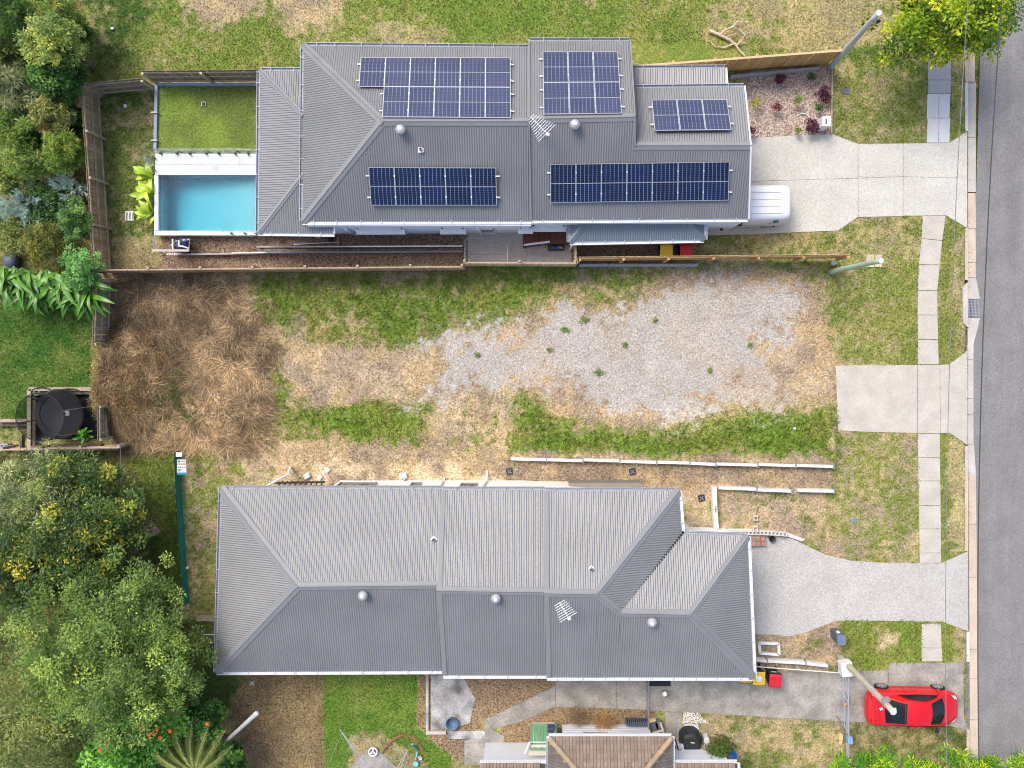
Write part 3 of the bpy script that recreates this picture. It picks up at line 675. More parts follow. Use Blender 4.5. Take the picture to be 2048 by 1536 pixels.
# ------------------------------------------------ lower house
H2 = thing('hip_roofed_house', 'long cream house with pale grey stepped steel hip roof, nothing mounted but vents', 'house', P(980, 1180, 0))
rg = sub('roof', H2)
E, R = 2.9, 4.3
nw, sw, ne, se = P(443, 978, E), P(433, 1344, E), P(887, 978, E), P(884, 1342, E); ra, rb = P(594, 1173, R), P(882, 1170, R)
corr('roof_sheeting', [nw, ne, rb, ra], DN, M_ROOF2, rg); corr('roof_sheeting', [sw, se, rb, ra], DS, M_ROOF2, rg); corr('roof_sheeting', [nw, sw, ra], DW, M_ROOF2, rg)
cap('ridge_cap', ra, rb, (nw + ne) / 2, (sw + se) / 2, M_CAP, rg); cap('hip_cap', nw, ra, sw, ne, M_CAP, rg, .22); cap('hip_cap', sw, ra, nw, se, M_CAP, rg, .22)
gutter(nw, ne, DN, H2, M_GUTG); gutter(sw, nw, DW, H2, M_GUTG); gutter(se, sw, DS, H2, M_GUT)
E, R = 3.06, 4.5
a, b, r1, r2, s1, s2 = P(883, 980, E), P(1093, 980, E), P(875, 1181, R), P(1092, 1184, R), P(886, 1351, E), P(1094, 1351, E)
corr('roof_sheeting', [a, b, r2, r1], DN, M_ROOF2, rg); corr('roof_sheeting', [s1, s2, r2, r1], DS, M_ROOF2, rg); cap('ridge_cap', r1, r2, (a + b) / 2, (s1 + s2) / 2, M_CAP, rg)
gutter(a, P(1089, 980, E), DN, H2, M_GUTG); gutter(s2, s1, DS, H2, M_GUT)
def flash(A, B, parent, w=.26):
    up = Vector((0, 0, .03)); s = Vector((w / 2 - .02, 0, 0)); MB().grid([[A - s * .2 + up - Vector((0, 0, .2)), A - s * .2 + up, A + s * 1.6 + up, A + s * 1.65], [B - s * .2 + up - Vector((0, 0, .2)), B - s * .2 + up, B + s * 1.6 + up, B + s * 1.65]]).build('step_flashing', M_CAP, parent)
flash(a, r1, rg); flash(r1, s1, rg)
E, R = 3.2, 4.65
a3, ne, r1, r2 = P(1089, 982, E), P(1357, 982, E), P(1090, 1186, R), P(1194, 1188, R)
va, r3, r4 = P(1364, 1068, E), P(1240, 1226, 4.3), P(1381, 1229, 4.3)
n2 = P(1495, 1073, E); se = P(1507, 1355, E); s1 = P(1094, 1355, E)
corr('roof_sheeting', [a3, ne, r2, r1], DN, M_ROOF2, rg); corr('roof_sheeting', [ne, va, r3, r2], DE, M_ROOF2, rg); corr('roof_sheeting', [va, n2, r4, r3], DN, M_ROOF2, rg); corr('roof_sheeting', [n2, se, r4], DE, M_ROOF2, rg)
corr('roof_sheeting', [r1, r2, P(1194, 1355, E), s1], DS, M_ROOF2, rg); corr('roof_sheeting', [r2, r3, P(1240, 1355, E), P(1194, 1355, E)], DS, M_ROOF2, rg); corr('roof_sheeting', [r3, r4, se, P(1240, 1355, E)], DS, M_ROOF2, rg)
cap('ridge_cap', r1, r2, (a3 + ne) / 2, s1, M_CAP, rg); cap('ridge_cap', r3, r4, n2, se, M_CAP, rg); cap('hip_cap', ne, r2, a3, va, M_CAP, rg, .2); cap('hip_cap', r2, r3, va, s1, M_CAP, rg, .18); cap('hip_cap', n2, r4, va, se, M_CAP, rg, .18); cap('hip_cap', se, r4, s1, n2, M_CAP, rg, .2)
MB().beam(va + Vector((0, 0, .0)), r3 + Vector((0, 0, -.02)), .12, .02).build('valley_tray', M_BLACK, rg)
flash(a3, r1, rg); flash(r1, s1, rg)
gutter(a3, ne, DN, H2, M_GUTG); gutter(ne, va, DE, H2, M_GUT); gutter(va, n2, DN, H2, M_GUTG); gutter(n2, se, DE, H2, M_GUT); gutter(se, s1, DS, H2, M_GUT)
walls('wall', [(652, 982.5), (1042, 982.5), (1340, 1000), (1345, 1080), (1478, 1085), (1488, 1342), (652, 1332)], 2.84, 0, M_WALLC, H2)
walls('wall', [(460, 1000), (655, 1000), (655, 1332), (450, 1332)], 2.84, 0, M_WALLC, H2)
YN = P(800, 982.5, 2.84).y
def window_n(pxa, pxb, z0, z1):
    xa, xb = P(pxa, 968, 1.5).x, P(pxb, 968, 1.5).x; w = MB()
    for za, zb, x0, x1 in ((z0, z0 + .06, xa, xb), (z1 - .06, z1, xa, xb), (z0, z1, xa, xa + .06), (z0, z1, xb - .06, xb)): w.box(((x0 + x1) / 2, YN + .03, (za + zb) / 2), (x1 - x0, .08, zb - za))
    o = w.build('window', M_GREYM, H2); MB().box(((xa + xb) / 2, YN + .015, (z0 + z1) / 2), (xb - xa - .1, .03, z1 - z0 - .1)).build('pane', M_DARK, o)
window_n(920, 954, 1.0, 2.0); window_n(675, 750, .9, 2.1); window_n(820, 840, .9, 2.1)
for px, py in ((888, 955), (974, 942)):
    B0 = P(px, py, .02); T = P(px - 12, 980, 2.8); downpipe([B0, Vector((B0.x, B0.y - .3, .35)), Vector((B0.x, YN + .06, .5)), Vector((T.x, YN + .06, 2.5)), T], H2)
hr = MB().tube([P(527, 976, 2.2), P(577, 948, 1.0), P(581, 934, .1)], .06, 8).build('stair_rail', M_WHITE, H2)
dk = MB(); 
for i in range(9): dk.beam(P(552 + i * 11, 976, .5), P(566 + i * 10, 962, .5), .06, .04)
dk.beam(P(540, 966, .55), P(650, 964, .55), .08, .08); dk.beam(P(535, 973, .55), P(650, 972, .55), .08, .08)
dk.build('deck_frame', M_BLACK, H2)
MB().prism(PP([(1357, 1042), (1390, 1066), (1386, 1071), (1357, 1056)], 1.2), 1.2).build('entry_wall', M_WALLC, H2)
MB().prism(PP([(1138, 966), (1282, 966), (1292, 978), (1138, 978)], .9), .9).build('side_wall', mat('wall_taupe', c(140, 132, 122), .8, .08, 3), H2)
MB().prism(PP([(1042, 962), (1137, 963), (1137, 980), (1042, 980)], .03), .06).build('side_paving', M_CONCB, H2)
roof_vent(725, 1192, 4.18, H2, .3); roof_vent(991, 1198, 4.4, H2, .3); roof_vent(1304, 1246, 4.15, H2, .3)
flue(868, 1078, 3.6, H2, .78); flue(1183, 1137, 4.25, H2, .78)
antenna((1119, 1205), (1137, 1235), 5.4, H2, 8, .5, .8)
# ------------------------------------------------ tiled house at the bottom edge
M_TILE = mat('roof_tile', c(140, 124, 110), .85, .14, 5, .3, fine=.16, fscale=18, rand=.13)
M_TILED = mat('roof_tile_dark', c(112, 104, 98), .85, .12, 5, .3, fine=.14, fscale=18, rand=.13)
M_RIDGE = mat('ridge_tile', c(170, 148, 120), .85, .1, 5, .3, fine=.12, rand=.1)
H3 = thing('tile_roofed_house', 'small house with brown concrete tile roof cut by the bottom edge', 'house', P(1220, 1540, 0))
rt = sub('roof', H3)
def tile_mesh(w, l, name):
    mb = MB(); n = 9; rows = []
    prof = [(-.5, .0), (-.43, .042), (-.31, .046), (-.22, .008), (0, .004), (.07, .042), (.19, .046), (.28, .008), (.5, .0)]
    top = [[(a * w, y, h + .018 * (1 if y < 0 else 0)) for a, h in prof] for y in (-l / 2, l / 2)]
    mb.grid(top); mb.grid([[(a * w, -l / 2, h + .018) for a, h in prof], [(a * w, -l / 2, -.012) for a, h in prof]])
    me = bpy.data.meshes.new(name); me.from_pydata(mb.v, [], mb.f); me.update(); return me
TM = tile_mesh(.30, .37, 'tile'); TM.materials.append(M_TILE); TM2 = tile_mesh(.30, .37, 'tile'); TM2.materials.append(M_TILED)
def tiles(E0, E1, up, nr, clip, parent, me, w=.30, l=.35):
    """rows of tiles from the eave E0-E1 upward along vector up; clip(i_row, x_along) keeps a tile"""
    E0 = Vector(E0); E1 = Vector(E1); d = (E1 - E0); L = d.length; d.normalize(); up = Vector(up).normalized(); nn = d.cross(up).normalized()
    if nn.z < 0: nn = -nn
    Mx = Matrix((-d if d.cross(up).z < 0 else d, up, nn)).transposed().to_4x4(); org = wloc(parent)
    for r in range(nr):
        k = int(L / w)
        for i in range(k):
            s = (i + .5) * w
            if not clip(r * l + l * .6, s, L): continue
            o = bpy.data.objects.new('tile', me); COL.objects.link(o); o.parent = parent
            o.matrix_local = Matrix.Translation(E0 + d * s + up * (r * l + l / 2 - .02) + nn * (.03 + random.uniform(0, .006)) - org) @ Mx
ec, ed = P(1098, 1474, 2.6), P(1343, 1474, 2.6)
upN = Vector((0, -1, .42)); tiles(ec, ed, upN, 8, lambda v, s, L: s > v * .86 - .1 and s < L - v * .86 + .1, rt, TM)
MB().poly([ec + Vector((0, 0, -.01)), ed + Vector((0, 0, -.01)), ed + Vector((-2.6, -2.6, 1.08)), ec + Vector((2.6, -2.6, 1.08))]).build('sarking', M_BLACK, rt)
ew = P(1097, 1600, 2.6); tiles(ew, ec, Vector((1, 0, .42)), 5, lambda v, s, L: s < L - v * .9 + .1, rt, TM2)
MB().poly([ew + Vector((0, 0, -.01)), ec + Vector((0, 0, -.01)), ec + Vector((2.6, -2.6, 1.08)), ew + Vector((2.6, 0, 1.08))]).build('sarking', M_BLACK, rt)
ee = P(1343, 1600, 2.6); tiles(ed, ee, Vector((-1, 0, .42)), 5, lambda v, s, L: s > v * .9 - .1, rt, TM2)
MB().poly([ed + Vector((0, 0, -.01)), ee + Vector((0, 0, -.01)), ee + Vector((-2.6, 0, 1.08)), ed + Vector((-2.6, -2.6, 1.08))]).build('sarking', M_BLACK, rt)
for S, D in ((ec, Vector((1, -1, .42))), (ed, Vector((-1, -1, .42)))):
    D = D.normalized()
    for i in range(7):
        A = S + D * (i * .42) + Vector((0, 0, .09)); B = A + D * .44 + Vector((0, 0, .012))
        MB().tube([A, B], .115, 8, .125).build('ridge_tile', M_RIDGE, rt)
for x0, x1 in ((960, 1094), (1348, 1474)):
    a_, b_ = P(x0, 1527, 2.5), P(x1, 1527, 2.5)
    tiles(a_, b_, upN, 4, lambda v, s, L: True, rt, TM); gutter(a_, b_, DN, H3, M_GUT, straps=False)
    MB().poly([a_, b_, b_ + Vector((0, -1.6, .6)), a_ + Vector((0, -1.6, .6))]).build('sarking', M_BLACK, rt)
gutter(ec, ed, DN, H3, M_GUT, straps=False); gutter(ew, ec, DW, H3, M_GUT, straps=False); gutter(ed, ee, DE, H3, M_GUT, straps=False)
gutter(P(1474, 1527, 2.5), P(1474, 1600, 2.5), DE, H3, M_GUT, straps=False)
w3 = walls('wall', [(1128, 1500), (1312, 1500), (1312, 1640), (1128, 1640)], 2.55, 0, M_WALLW, H3)
YH = P(1200, 1500, 2.55).y; xa, xb = P(1128, 1500, 2.55).x, P(1312, 1500, 2.55).x
for i in range(9): MB().beam((xa, YH + .012, .3 + i * .24), (xb, YH + .012, .3 + i * .24), .022, .02).build('weatherboard', M_WALLW, w3)
walls('wall', [(965, 1536), (1128, 1536), (1128, 1640), (965, 1640)], 2.45, 0, M_WALLW, H3); walls('wall', [(1312, 1534), (1462, 1534), (1462, 1640), (1312, 1640)], 2.45, 0, M_WALLW, H3)
for pa, pb in ((1166, 1222), (1262, 1308)):
    xa, xb = P(pa, 1468, 1.9).x, P(pb, 1468, 1.9).x
    o = MB().box(((xa + xb) / 2, YH + .03, 1.25), (xb - xa, .08, .6)).build('window', M_FRAMEW, H3); MB().box(((xa + xb) / 2, YH + .055, 1.25), (xb - xa - .14, .06, .46)).build('pane', M_DARK, o)
# ------------------------------------------------ solar panels
def pv_mat(name, cell, line, rough):
    m, nt, b = nodes_of(name); N, L = nt.nodes, nt.links
    uv = N.new('ShaderNodeUVMap'); sp = N.new('ShaderNodeSeparateXYZ'); L.new(uv.outputs[0], sp.inputs[0])
    def lines(out, n, wd):
        mu = N.new('ShaderNodeMath'); mu.operation = 'MULTIPLY'; mu.inputs[1].default_value = n; L.new(out, mu.inputs[0])
        fr = N.new('ShaderNodeMath'); fr.operation = 'FRACT'; L.new(mu.outputs[0], fr.inputs[0])
        sb = N.new('ShaderNodeMath'); sb.operation = 'SUBTRACT'; sb.inputs[1].default_value = .5; L.new(fr.outputs[0], sb.inputs[0])
        ab = N.new('ShaderNodeMath'); ab.operation = 'ABSOLUTE'; L.new(sb.outputs[0], ab.inputs[0])
        gt = N.new('ShaderNodeMath'); gt.operation = 'GREATER_THAN'; gt.inputs[1].default_value = .5 - wd; L.new(ab.outputs[0], gt.inputs[0]); return gt.outputs[0]
    v1 = lines(sp.outputs[0], 6, .045); v2 = lines(sp.outputs[1], 10, .07)
    sc = N.new('ShaderNodeMath'); sc.operation = 'MULTIPLY'; sc.inputs[1].default_value = .28; L.new(v2, sc.inputs[0])
    mx = N.new('ShaderNodeMath'); mx.operation = 'MAXIMUM'; L.new(v1, mx.inputs[0]); L.new(sc.outputs[0], mx.inputs[1])
    oi = N.new('ShaderNodeObjectInfo'); tc = N.new('ShaderNodeTexCoord')
    nz = N.new('ShaderNodeTexNoise'); nz.inputs['Scale'].default_value = 3; L.new(tc.outputs['Object'], nz.inputs['Vector'])
    ad = N.new('ShaderNodeMath'); ad.inputs[1].default_value = .0; L.new(nz.outputs[0], ad.inputs[0])
    md = N.new('ShaderNodeMath'); md.operation = 'MULTIPLY_ADD'; md.inputs[1].default_value = .5; L.new(oi.outputs['Random'], md.inputs[0]); L.new(ad.outputs[0], md.inputs[2])
    cm = N.new('ShaderNodeMix'); cm.data_type = 'RGBA'; cm.inputs[6].default_value = cell[0]; cm.inputs[7].default_value = cell[1]
    rm = N.new('ShaderNodeMapRange'); rm.inputs[1].default_value = .4; rm.inputs[2].default_value = 1.1; L.new(md.outputs[0], rm.inputs[0]); L.new(rm.outputs[0], cm.inputs[0])
    mix = N.new('ShaderNodeMix'); mix.data_type = 'RGBA'; L.new(mx.outputs[0], mix.inputs[0]); L.new(cm.outputs[2], mix.inputs[6]); mix.inputs[7].default_value = line
    L.new(mix.outputs[2], b.inputs['Base Color']); b.inputs['Roughness'].default_value = rough; b.inputs['Specular IOR Level'].default_value = .5
    return m
M_PVN = pv_mat('solar_cells_sky_sheen', (c(44, 54, 86), c(62, 68, 98)), c(132, 136, 156), .2)  # north arrays: sky reflection is put into the paler, purplish cell colour
M_PVS = pv_mat('solar_cells_blue', (c(8, 22, 54), c(14, 34, 76)), c(128, 140, 164), .15)
def solar(corners, zs, nx, ny, m, group, labels, skip=()):
    """corners: pixel tl,tr,br,bl ; zs: their heights"""
    tl, tr, br, bl = [P(x, y, z) for (x, y), z in zip(corners, zs)]
    def at(u, v): return (tl * (1 - u) + tr * u) * (1 - v) + (bl * (1 - u) + br * u) * v
    for j in range(ny):
        for i in range(nx):
            if (i, j) in skip: continue
            gx, gy = .008 / nx * 6, .012 / ny * 1
            u0, u1 = i / nx + gx / nx, (i + 1) / nx - gx / nx; v0, v1 = j / ny + gy / ny, (j + 1) / ny - gy / ny
            q = [at(u0, v0), at(u1, v0), at(u1, v1), at(u0, v1)]; ctr = sum(q, Vector()) / 4
            ex = (q[1] - q[0]).normalized(); ey = (q[3] - q[0]).normalized(); n = ey.cross(ex).normalized()
            t = thing('solar_panel', labels(i, j), 'solar panel', ctr - n * .14, group)
            fr = MB()
            for k in range(4): fr.beam(q[k], q[(k + 1) % 4], .02, .04, n)
            fr.build('frame', M_ALU, t)
            g = MB(); w = .012; a0 = [q[0] + (ex + ey) * w, q[1] + (-ex + ey) * w, q[2] + (-ex - ey) * w, q[3] + (ex - ey) * w]
            mid0 = (a0[0] + a0[3]) / 2; mid1 = (a0[1] + a0[2]) / 2
            for quad in ((a0[0], a0[1], mid1 - ey * .016, mid0 - ey * .016), (mid0 + ey * .016, mid1 + ey * .016, a0[2], a0[3])):
                gg = MB(); gg.poly([p + n * .012 for p in quad]); gg.poly([p - n * .012 for p in quad[::-1]])
                for k in range(4): gg.poly([quad[k] + n * .012, quad[(k + 1) % 4] + n * .012, quad[(k + 1) % 4] - n * .012, quad[k] - n * .012][::-1])
                o = gg.build('cell_sheet', m, t); uvl = o.data.uv_layers.new(name='UVMap')
                for li, (uu, vv) in enumerate([(0, 0), (1, 0), (1, 1), (0, 1)]): uvl.data[li].uv = (uu, vv)
                for li in range(4, len(uvl.data)): uvl.data[li].uv = (.08, .05)
            MB().beam(mid0, mid1, .022, .03, n).build('centre_bar', M_GUTG, t)
            for vv in (.22, .78):
                e = q[1] * (1 - vv) + q[2] * vv; MB().box(e + n * .025 + ex * .01, (.05, .06, .03)).build('clamp', M_ALU, t)
                e2 = q[0] * (1 - vv) + q[3] * vv; MB().beam(e2 - n * .05 - ex * .02, e - n * .05 + ex * .02, .04, .05, n).build('rail', M_ALU, t)
    for j in range(ny):     # rail ends and feet stand out past the array and down to the sheeting
        for vv in (.22, .78):
            i0 = min(i for i in range(nx) if (i, j) not in skip)
            for u, sg in ((i0 / nx, -1), (1, 1)):
                e = at(u, (j + vv) / ny); dx = (tr - tl).normalized() * sg
                MB().beam(e - Vector((0, 0, .05)), e + dx * .14 - Vector((0, 0, .05)), .045, .05).build('solar_rail_end', M_WHITE, H1)
ORD = ['first', 'second', 'third', 'fourth', 'fifth', 'sixth', 'seventh']
solar([(722, 115), (1021, 116), (1022, 236), (713, 234)], (3.42, 3.42, 4.78, 4.78), 6, 2, M_PVN, 'solar panels on the upper-left north roof slope',
      lambda i, j: f'sky-tinted solar panel, {ORD[i - j]} from left in the {"upper row of six" if j == 0 else "lower row of five"}, largest array', skip=((0, 1),))
solar([(1085, 104), (1236, 104), (1244, 227), (1087, 229)], (3.55, 3.55, 4.98, 4.98), 3, 2, M_PVN, 'six solar panels on the tall middle roof',
      lambda i, j: f'solar panel, {ORD[i]} from left in the {"upper" if j == 0 else "bird-soiled lower"} row of the square six-panel array')
solar([(1303, 200), (1454, 199), (1463, 260), (1309, 262)], (3.8, 3.8, 4.4, 4.4), 3, 1, M_PVN, 'three solar panels on the garage roof',
      lambda i, j: f'solar panel, {ORD[i]} from left in the short row of three nearest the street')
solar([(737, 334), (992, 335), (994, 411), (742, 411)], (4.12, 4.12, 3.45, 3.45), 5, 1, M_PVS, 'five dark solar panels on the south roof slope',
      lambda i, j: f'dark navy solar panel, {ORD[i]} from left in the south-slope row of five')
solar([(1101, 328), (1459, 323), (1457, 401), (1101, 406)], (4.25, 4.25, 3.6, 3.6), 7, 1, M_PVS, 'seven dark solar panels on the south roof slope',
      lambda i, j: f'dark navy solar panel, {ORD[i]} from left in the row of seven')
HARD += [[(600, 85), (1500, 85), (1500, 462), (600, 465)], [(515, 138), (670, 138), (670, 465), (515, 465)], [(450, 985), (1500, 1000), (1500, 1350), (440, 1340)], [(1096, 1450), (1345, 1450), (1345, 1600), (1096, 1600)], [(1140, 450), (1400, 450), (1400, 480), (1140, 480)]]
# ================================================================= fences
M_WOODO = mat('paling_weathered', c(182, 152, 118), .9, .2, 3, .3, fine=.15, fscale=25, rand=.2, stretch=(6, 6, 1))
M_WOODG = mat('paling_grey', c(158, 140, 118), .9, .22, 3, .3, fine=.15, fscale=25, rand=.22, stretch=(6, 6, 1))
M_WOODN = mat('paling_new', c(202, 160, 104), .85, .16, 3, .2, fine=.12, fscale=25, rand=.18, stretch=(6, 6, 1))
M_WOODP = mat('paling_pale', c(214, 188, 148), .85, .14, 3, .2, fine=.12, fscale=25, rand=.16, stretch=(6, 6, 1))
M_RAIL = mat('fence_rail', c(186, 170, 146), .9, .15, 3, .2, fine=.12, rand=.1)
def box_mesh(name, sx, sy, sz, m):
    mb = MB().box((0, 0, sz / 2), (sx, sy, sz)); me = bpy.data.meshes.new(name); me.from_pydata(mb.v, [], mb.f); me.update(); me.materials.append(m); return me
def fence(label, A, B, h, m, mr, rail_side=1, w=.1, gap=.012, post=2.2, z0=0.0, name='paling_fence', h2=None, railz=(.3, .95, 1.55), posts=True, capm=None):
    """palings one by one from A to B (world), rails and posts on rail_side (+1 = left of A->B)"""
    A = Vector(A); B = Vector(B); A.z = B.z = z0
    L = (B - A).length; d = (B - A) / L; nrm = Vector((-d.y, d.x, 0)) * rail_side; ang = math.atan2(d.y, d.x)
    t = thing(name, label, 'fence', (A + B) / 2); org = wloc(t)
    me = box_mesh('paling', w, .018, h, m); n = int(L / (w + gap))
    for i in range(n):
        o = bpy.data.objects.new('paling', me); COL.objects.link(o); o.parent = t
        o.location = A + d * ((i + .5) * L / n) - org + Vector((0, 0, random.uniform(-.015, .01))) + nrm * random.uniform(-.004, .004)
        o.rotation_euler = (0, random.uniform(-.012, .012), ang); o.scale = (1, 1, random.uniform(.985, 1.01))
    for z in railz:
        if z < h: MB().beam(A + nrm * .045 + Vector((0, 0, z)), B + nrm * .045 + Vector((0, 0, z)), .045, .09).build('rail', mr, t)
    if posts:
        k = max(1, round(L / post))
        for i in range(k + 1):
            p = A + d * min(L - .05, max(.05, L * i / k)) + nrm * .11
            MB().box(p + Vector((0, 0, (h - .05) / 2)), (.1, .1, h - .05), ang).build('post', mr, t)
    if capm: MB().beam(A + Vector((0, 0, h + .012)), B + Vector((0, 0, h + .012)), .09, .03).build('capping', capm, t)
    return t
ZT = .55     # pool terrace level
fence('weathered brown paling fence on the left side of the pool yard', P(160.5, 167, 1.75), P(186, 541, 1.75), 1.75, M_WOODO, M_RAIL, -1 * -1, railz=(.25, .95, 1.62), w=.105)
fence('short weathered paling fence closing the pool yard corner', P(160.5, 167, 1.75), P(284, 156, 1.75), 1.75, M_WOODG, M_RAIL, -1)
fence('weathered paling fence with dark posts behind the raised pool lawn', P(281, 141, 2.15), P(520, 139, 2.15), 1.75, M_WOODG, M_RAIL, -1, z0=.4)
fence('weathered grey paling fence along the top of the vacant lot', P(190, 541.5, 1.7), P(926, 534.5, 1.7), 1.7, M_WOODO, M_RAIL, 1, w=.115, gap=.006)
fence('newer pale paling fence beside the concrete side pad', P(926, 526, 1.75), P(1152, 527, 1.75), 1.75, M_WOODP, M_RAIL, 1, w=.1)
fence('pale paling return fence between pad and rubbish bins', P(1155, 528, 1.75), P(1152, 488, 1.75), 1.75, M_WOODP, M_RAIL, 1)
fence('long new timber fence with brown posts ending near the green pole', P(1158, 514, 1.8), P(1700, 508.5, 1.8), 1.55, M_WOODP, M_WOODN, -1, z0=.25, railz=(.3, .85, 1.4), post=1.85)
fence('golden new paling fence along the front garden bed', P(1264, 133, 2.0), P(1684, 101, 2.0), 2.0, M_WOODN, M_WOODN, 1, w=.125, gap=.004, post=1.9, capm=M_WOODP)
fence('old grey paling fence beside the dry brush', P(188, 556, 1.7), P(184, 690, 1.7), 1.7, M_WOODG, M_GREYM if False else M_RAIL, 1)
fence('old grey paling fence stub below the brush-covered part', P(194, 812, 1.7), P(195, 882, 1.7), 1.7, M_WOODG, M_RAIL, 1)
fence('low brown paling fence behind the dark trampoline', P(0, 902, 1.2), P(238, 897, 1.2), 1.2, M_WOODG, M_RAIL, 1, railz=(.2, .7, 1.1))
plinth = thing('concrete_plinth', 'grey concrete sleeper plinth under the long new timber fence', 'retaining wall', P(1280, 530, 0))
for i in range(4):
    x0 = 1158 + i * 60; MB().prism(PP([(x0, 527.5), (x0 + 59, 527.2), (x0 + 59, 533), (x0, 533.3)], .22), .3).build('sleeper', M_CONCG, plinth)
# green shade-cloth fence
M_CLOTH = mat('green_shade_cloth', c(30, 118, 108), .8, .15, 3, .2, fine=.15, fscale=40)
sc_ = thing('shade_cloth_fence', 'green shade-cloth fence running down beside the trees', 'fence', P(360, 1060, 0))
pa = [(349, 905), (351, 960), (354, 1020), (358, 1090), (362, 1150), (367, 1212)]
rows = [[P(x, y, .6) for x, y in pa], [P(x, y, .6) + Vector((.02, 0, -.3)) for x, y in pa], [P(x, y, .6) + Vector((.04 + .03 * (i % 2), 0, -.58)) for i, (x, y) in enumerate(pa)]]
MB().grid(rows).grid([[p + Vector((-.02, 0, 0)) for p in r] for r in rows][::-1]).build('cloth', M_CLOTH, sc_)
for x, y in pa: MB().box(P(x, y, .6) + Vector((-.03, 0, -.28)), (.05, .05, .66)).build('post', M_GREYM, sc_)
sg = thing('advertising_board', 'white builder sign board with teal band tied to the green cloth fence', 'sign', P(364, 932, 0))
s0, s1, s2, s3 = P(354, 919, .95), P(372, 919, .80), P(373, 949, .80), P(354, 949, .95)
def onb(u, v, k=.008):
    p = (s0 * (1 - u) + s1 * u) * (1 - v) + (s3 * (1 - u) + s2 * u) * v; n = (s1 - s0).cross(s0 - s3).normalized(); n = n if n.z > 0 else -n; return p + n * k
b = MB(); b.poly([onb(0, 0, .01), onb(1, 0, .01), onb(1, 1, .01), onb(0, 1, .01)]); b.poly([onb(0, 1, -.02), onb(1, 1, -.02), onb(1, 0, -.02), onb(0, 0, -.02)])
for (u, v), (u2, v2) in (((0, 0), (1, 0)), ((1, 0), (1, 1)), ((1, 1), (0, 1)), ((0, 1), (0, 0))): b.poly([onb(u, v, .01), onb(u, v, -.02), onb(u2, v2, -.02), onb(u2, v2, .01)])
b.build('panel', M_WHITE, sg)
M_TEAL = mat('print_teal', c(60, 158, 190), .6, .05); M_INK = mat('print_ink', c(70, 80, 100), .6, .1); M_ORG = mat('print_orange', c(240, 160, 60), .6, .05)
def dec(u0, v0, u1, v1, m, nm): MB().poly([onb(u0, v0, .014), onb(u1, v0, .014), onb(u1, v1, .014), onb(u0, v1, .014)]).build(nm, m, sg)
dec(.0, .86, 1, 1, M_TEAL, 'teal_band'); dec(.0, .26, .55, .34, M_ORG, 'orange_strip'); dec(.6, .27, .95, .33, M_INK, 'text_line')
cl = MB(); cl.poly([onb(.2 + .14 * math.cos(i * math.pi / 8), .12 + .08 * math.sin(i * math.pi / 8), .014) for i in range(16)]); cl.build('round_logo', M_TEAL, sg)
dec(.42, .08, .95, .13, M_INK, 'text_line')
for i in range(4): dec(.08 + i * .23, .48, .22 + i * .23, .56, [M_TEAL, M_INK, M_TEAL, M_ORG][i], 'round_icon')
for i in range(3): dec(.06, .64 + i * .06, .5 - i * .08, .67 + i * .06, M_INK, 'text_line')
MB().box(P(358, 909, .85), (.28, .2, .03)).build('upper_tab', M_WHITE, sg)
MB().tube([P(371, 910, .1), P(389, 903, .12)], .02, 6).build('stake', M_BLACK, sg)
# ================================================================= retaining sleepers
M_SLEEP = mat('sleeper_white', c(228, 226, 222), .8, .06, 2, .2, fine=.06, rand=.04)
def sleepers(label, pts, ztop, th=.13, name='sleeper_wall', m=None, jit=1.2):
    t = thing(name, label, 'retaining wall', P(*pts[len(pts) // 2], 0)); m = m or M_SLEEP
    for i, ((x0, y0), (x1, y1)) in enumerate(zip(pts[:-1], pts[1:])):
        A = P(x0, y0, ztop); B = P(x1, y1, ztop); d = (B - A).normalized(); A = A + d * .012; B = B - d * .03; j = random.uniform(-.03, .03); A.y += j; B.y += j - .03 * random.random()
        s = MB().beam(A - Vector((0, 0, .1)), B - Vector((0, 0, .1)), th, .2).build('sleeper', m, t)
        MB().beam(A - Vector((0, 0, .31)), B - Vector((0, 0, .31)), th, .2).build('sleeper', m, t)
        MB().box(B + Vector((.02, 0, -.2)), (.06, th + .09, .44)).build('post', M_GREYM, t)
    return t
sleepers('long white sleeper retaining wall along the bottom of the vacant lot', [(1022, 917), (1093, 918.5), (1166, 920.5), (1240, 922.5), (1314, 924), (1380, 925.5), (1432, 927.5), (1516, 929), (1592, 930.5), (1668, 931.5)], .36)
sleepers('shorter white sleeper wall above the small dirt terrace', [(1437, 976), (1514, 979), (1584, 981)], .34); sleepers('detached white sleeper length at the terrace end', [(1595, 982.5), (1669, 983.5)], .34)
sleepers('white sleeper wall seen end-on beside the lower house entry', [(1429, 974), (1430.5, 1020), (1434, 1066)], .5, th=.2)
sleepers('low white sleeper edging in front of the wheelie bins', [(1508, 1320), (1535, 1322), (1612, 1326), (1657, 1331)], .3)
rl = thing('edge_rail', 'thin white pipe rail below the bin-side sleeper edging', 'rail', P(1600, 1340, 0)); MB().tube([P(1508, 1333, .5), P(1600, 1340, .5), P(1684, 1346, .5)], .025, 6).build('pipe', M_WHITE, rl)
for x, y in ((1512, 1333), (1600, 1340), (1680, 1346)): MB().tube([P(x, y, .5), P(x, y, .5) - Vector((0, 0, .5))], .025, 6).build('upright', M_WHITE, rl)
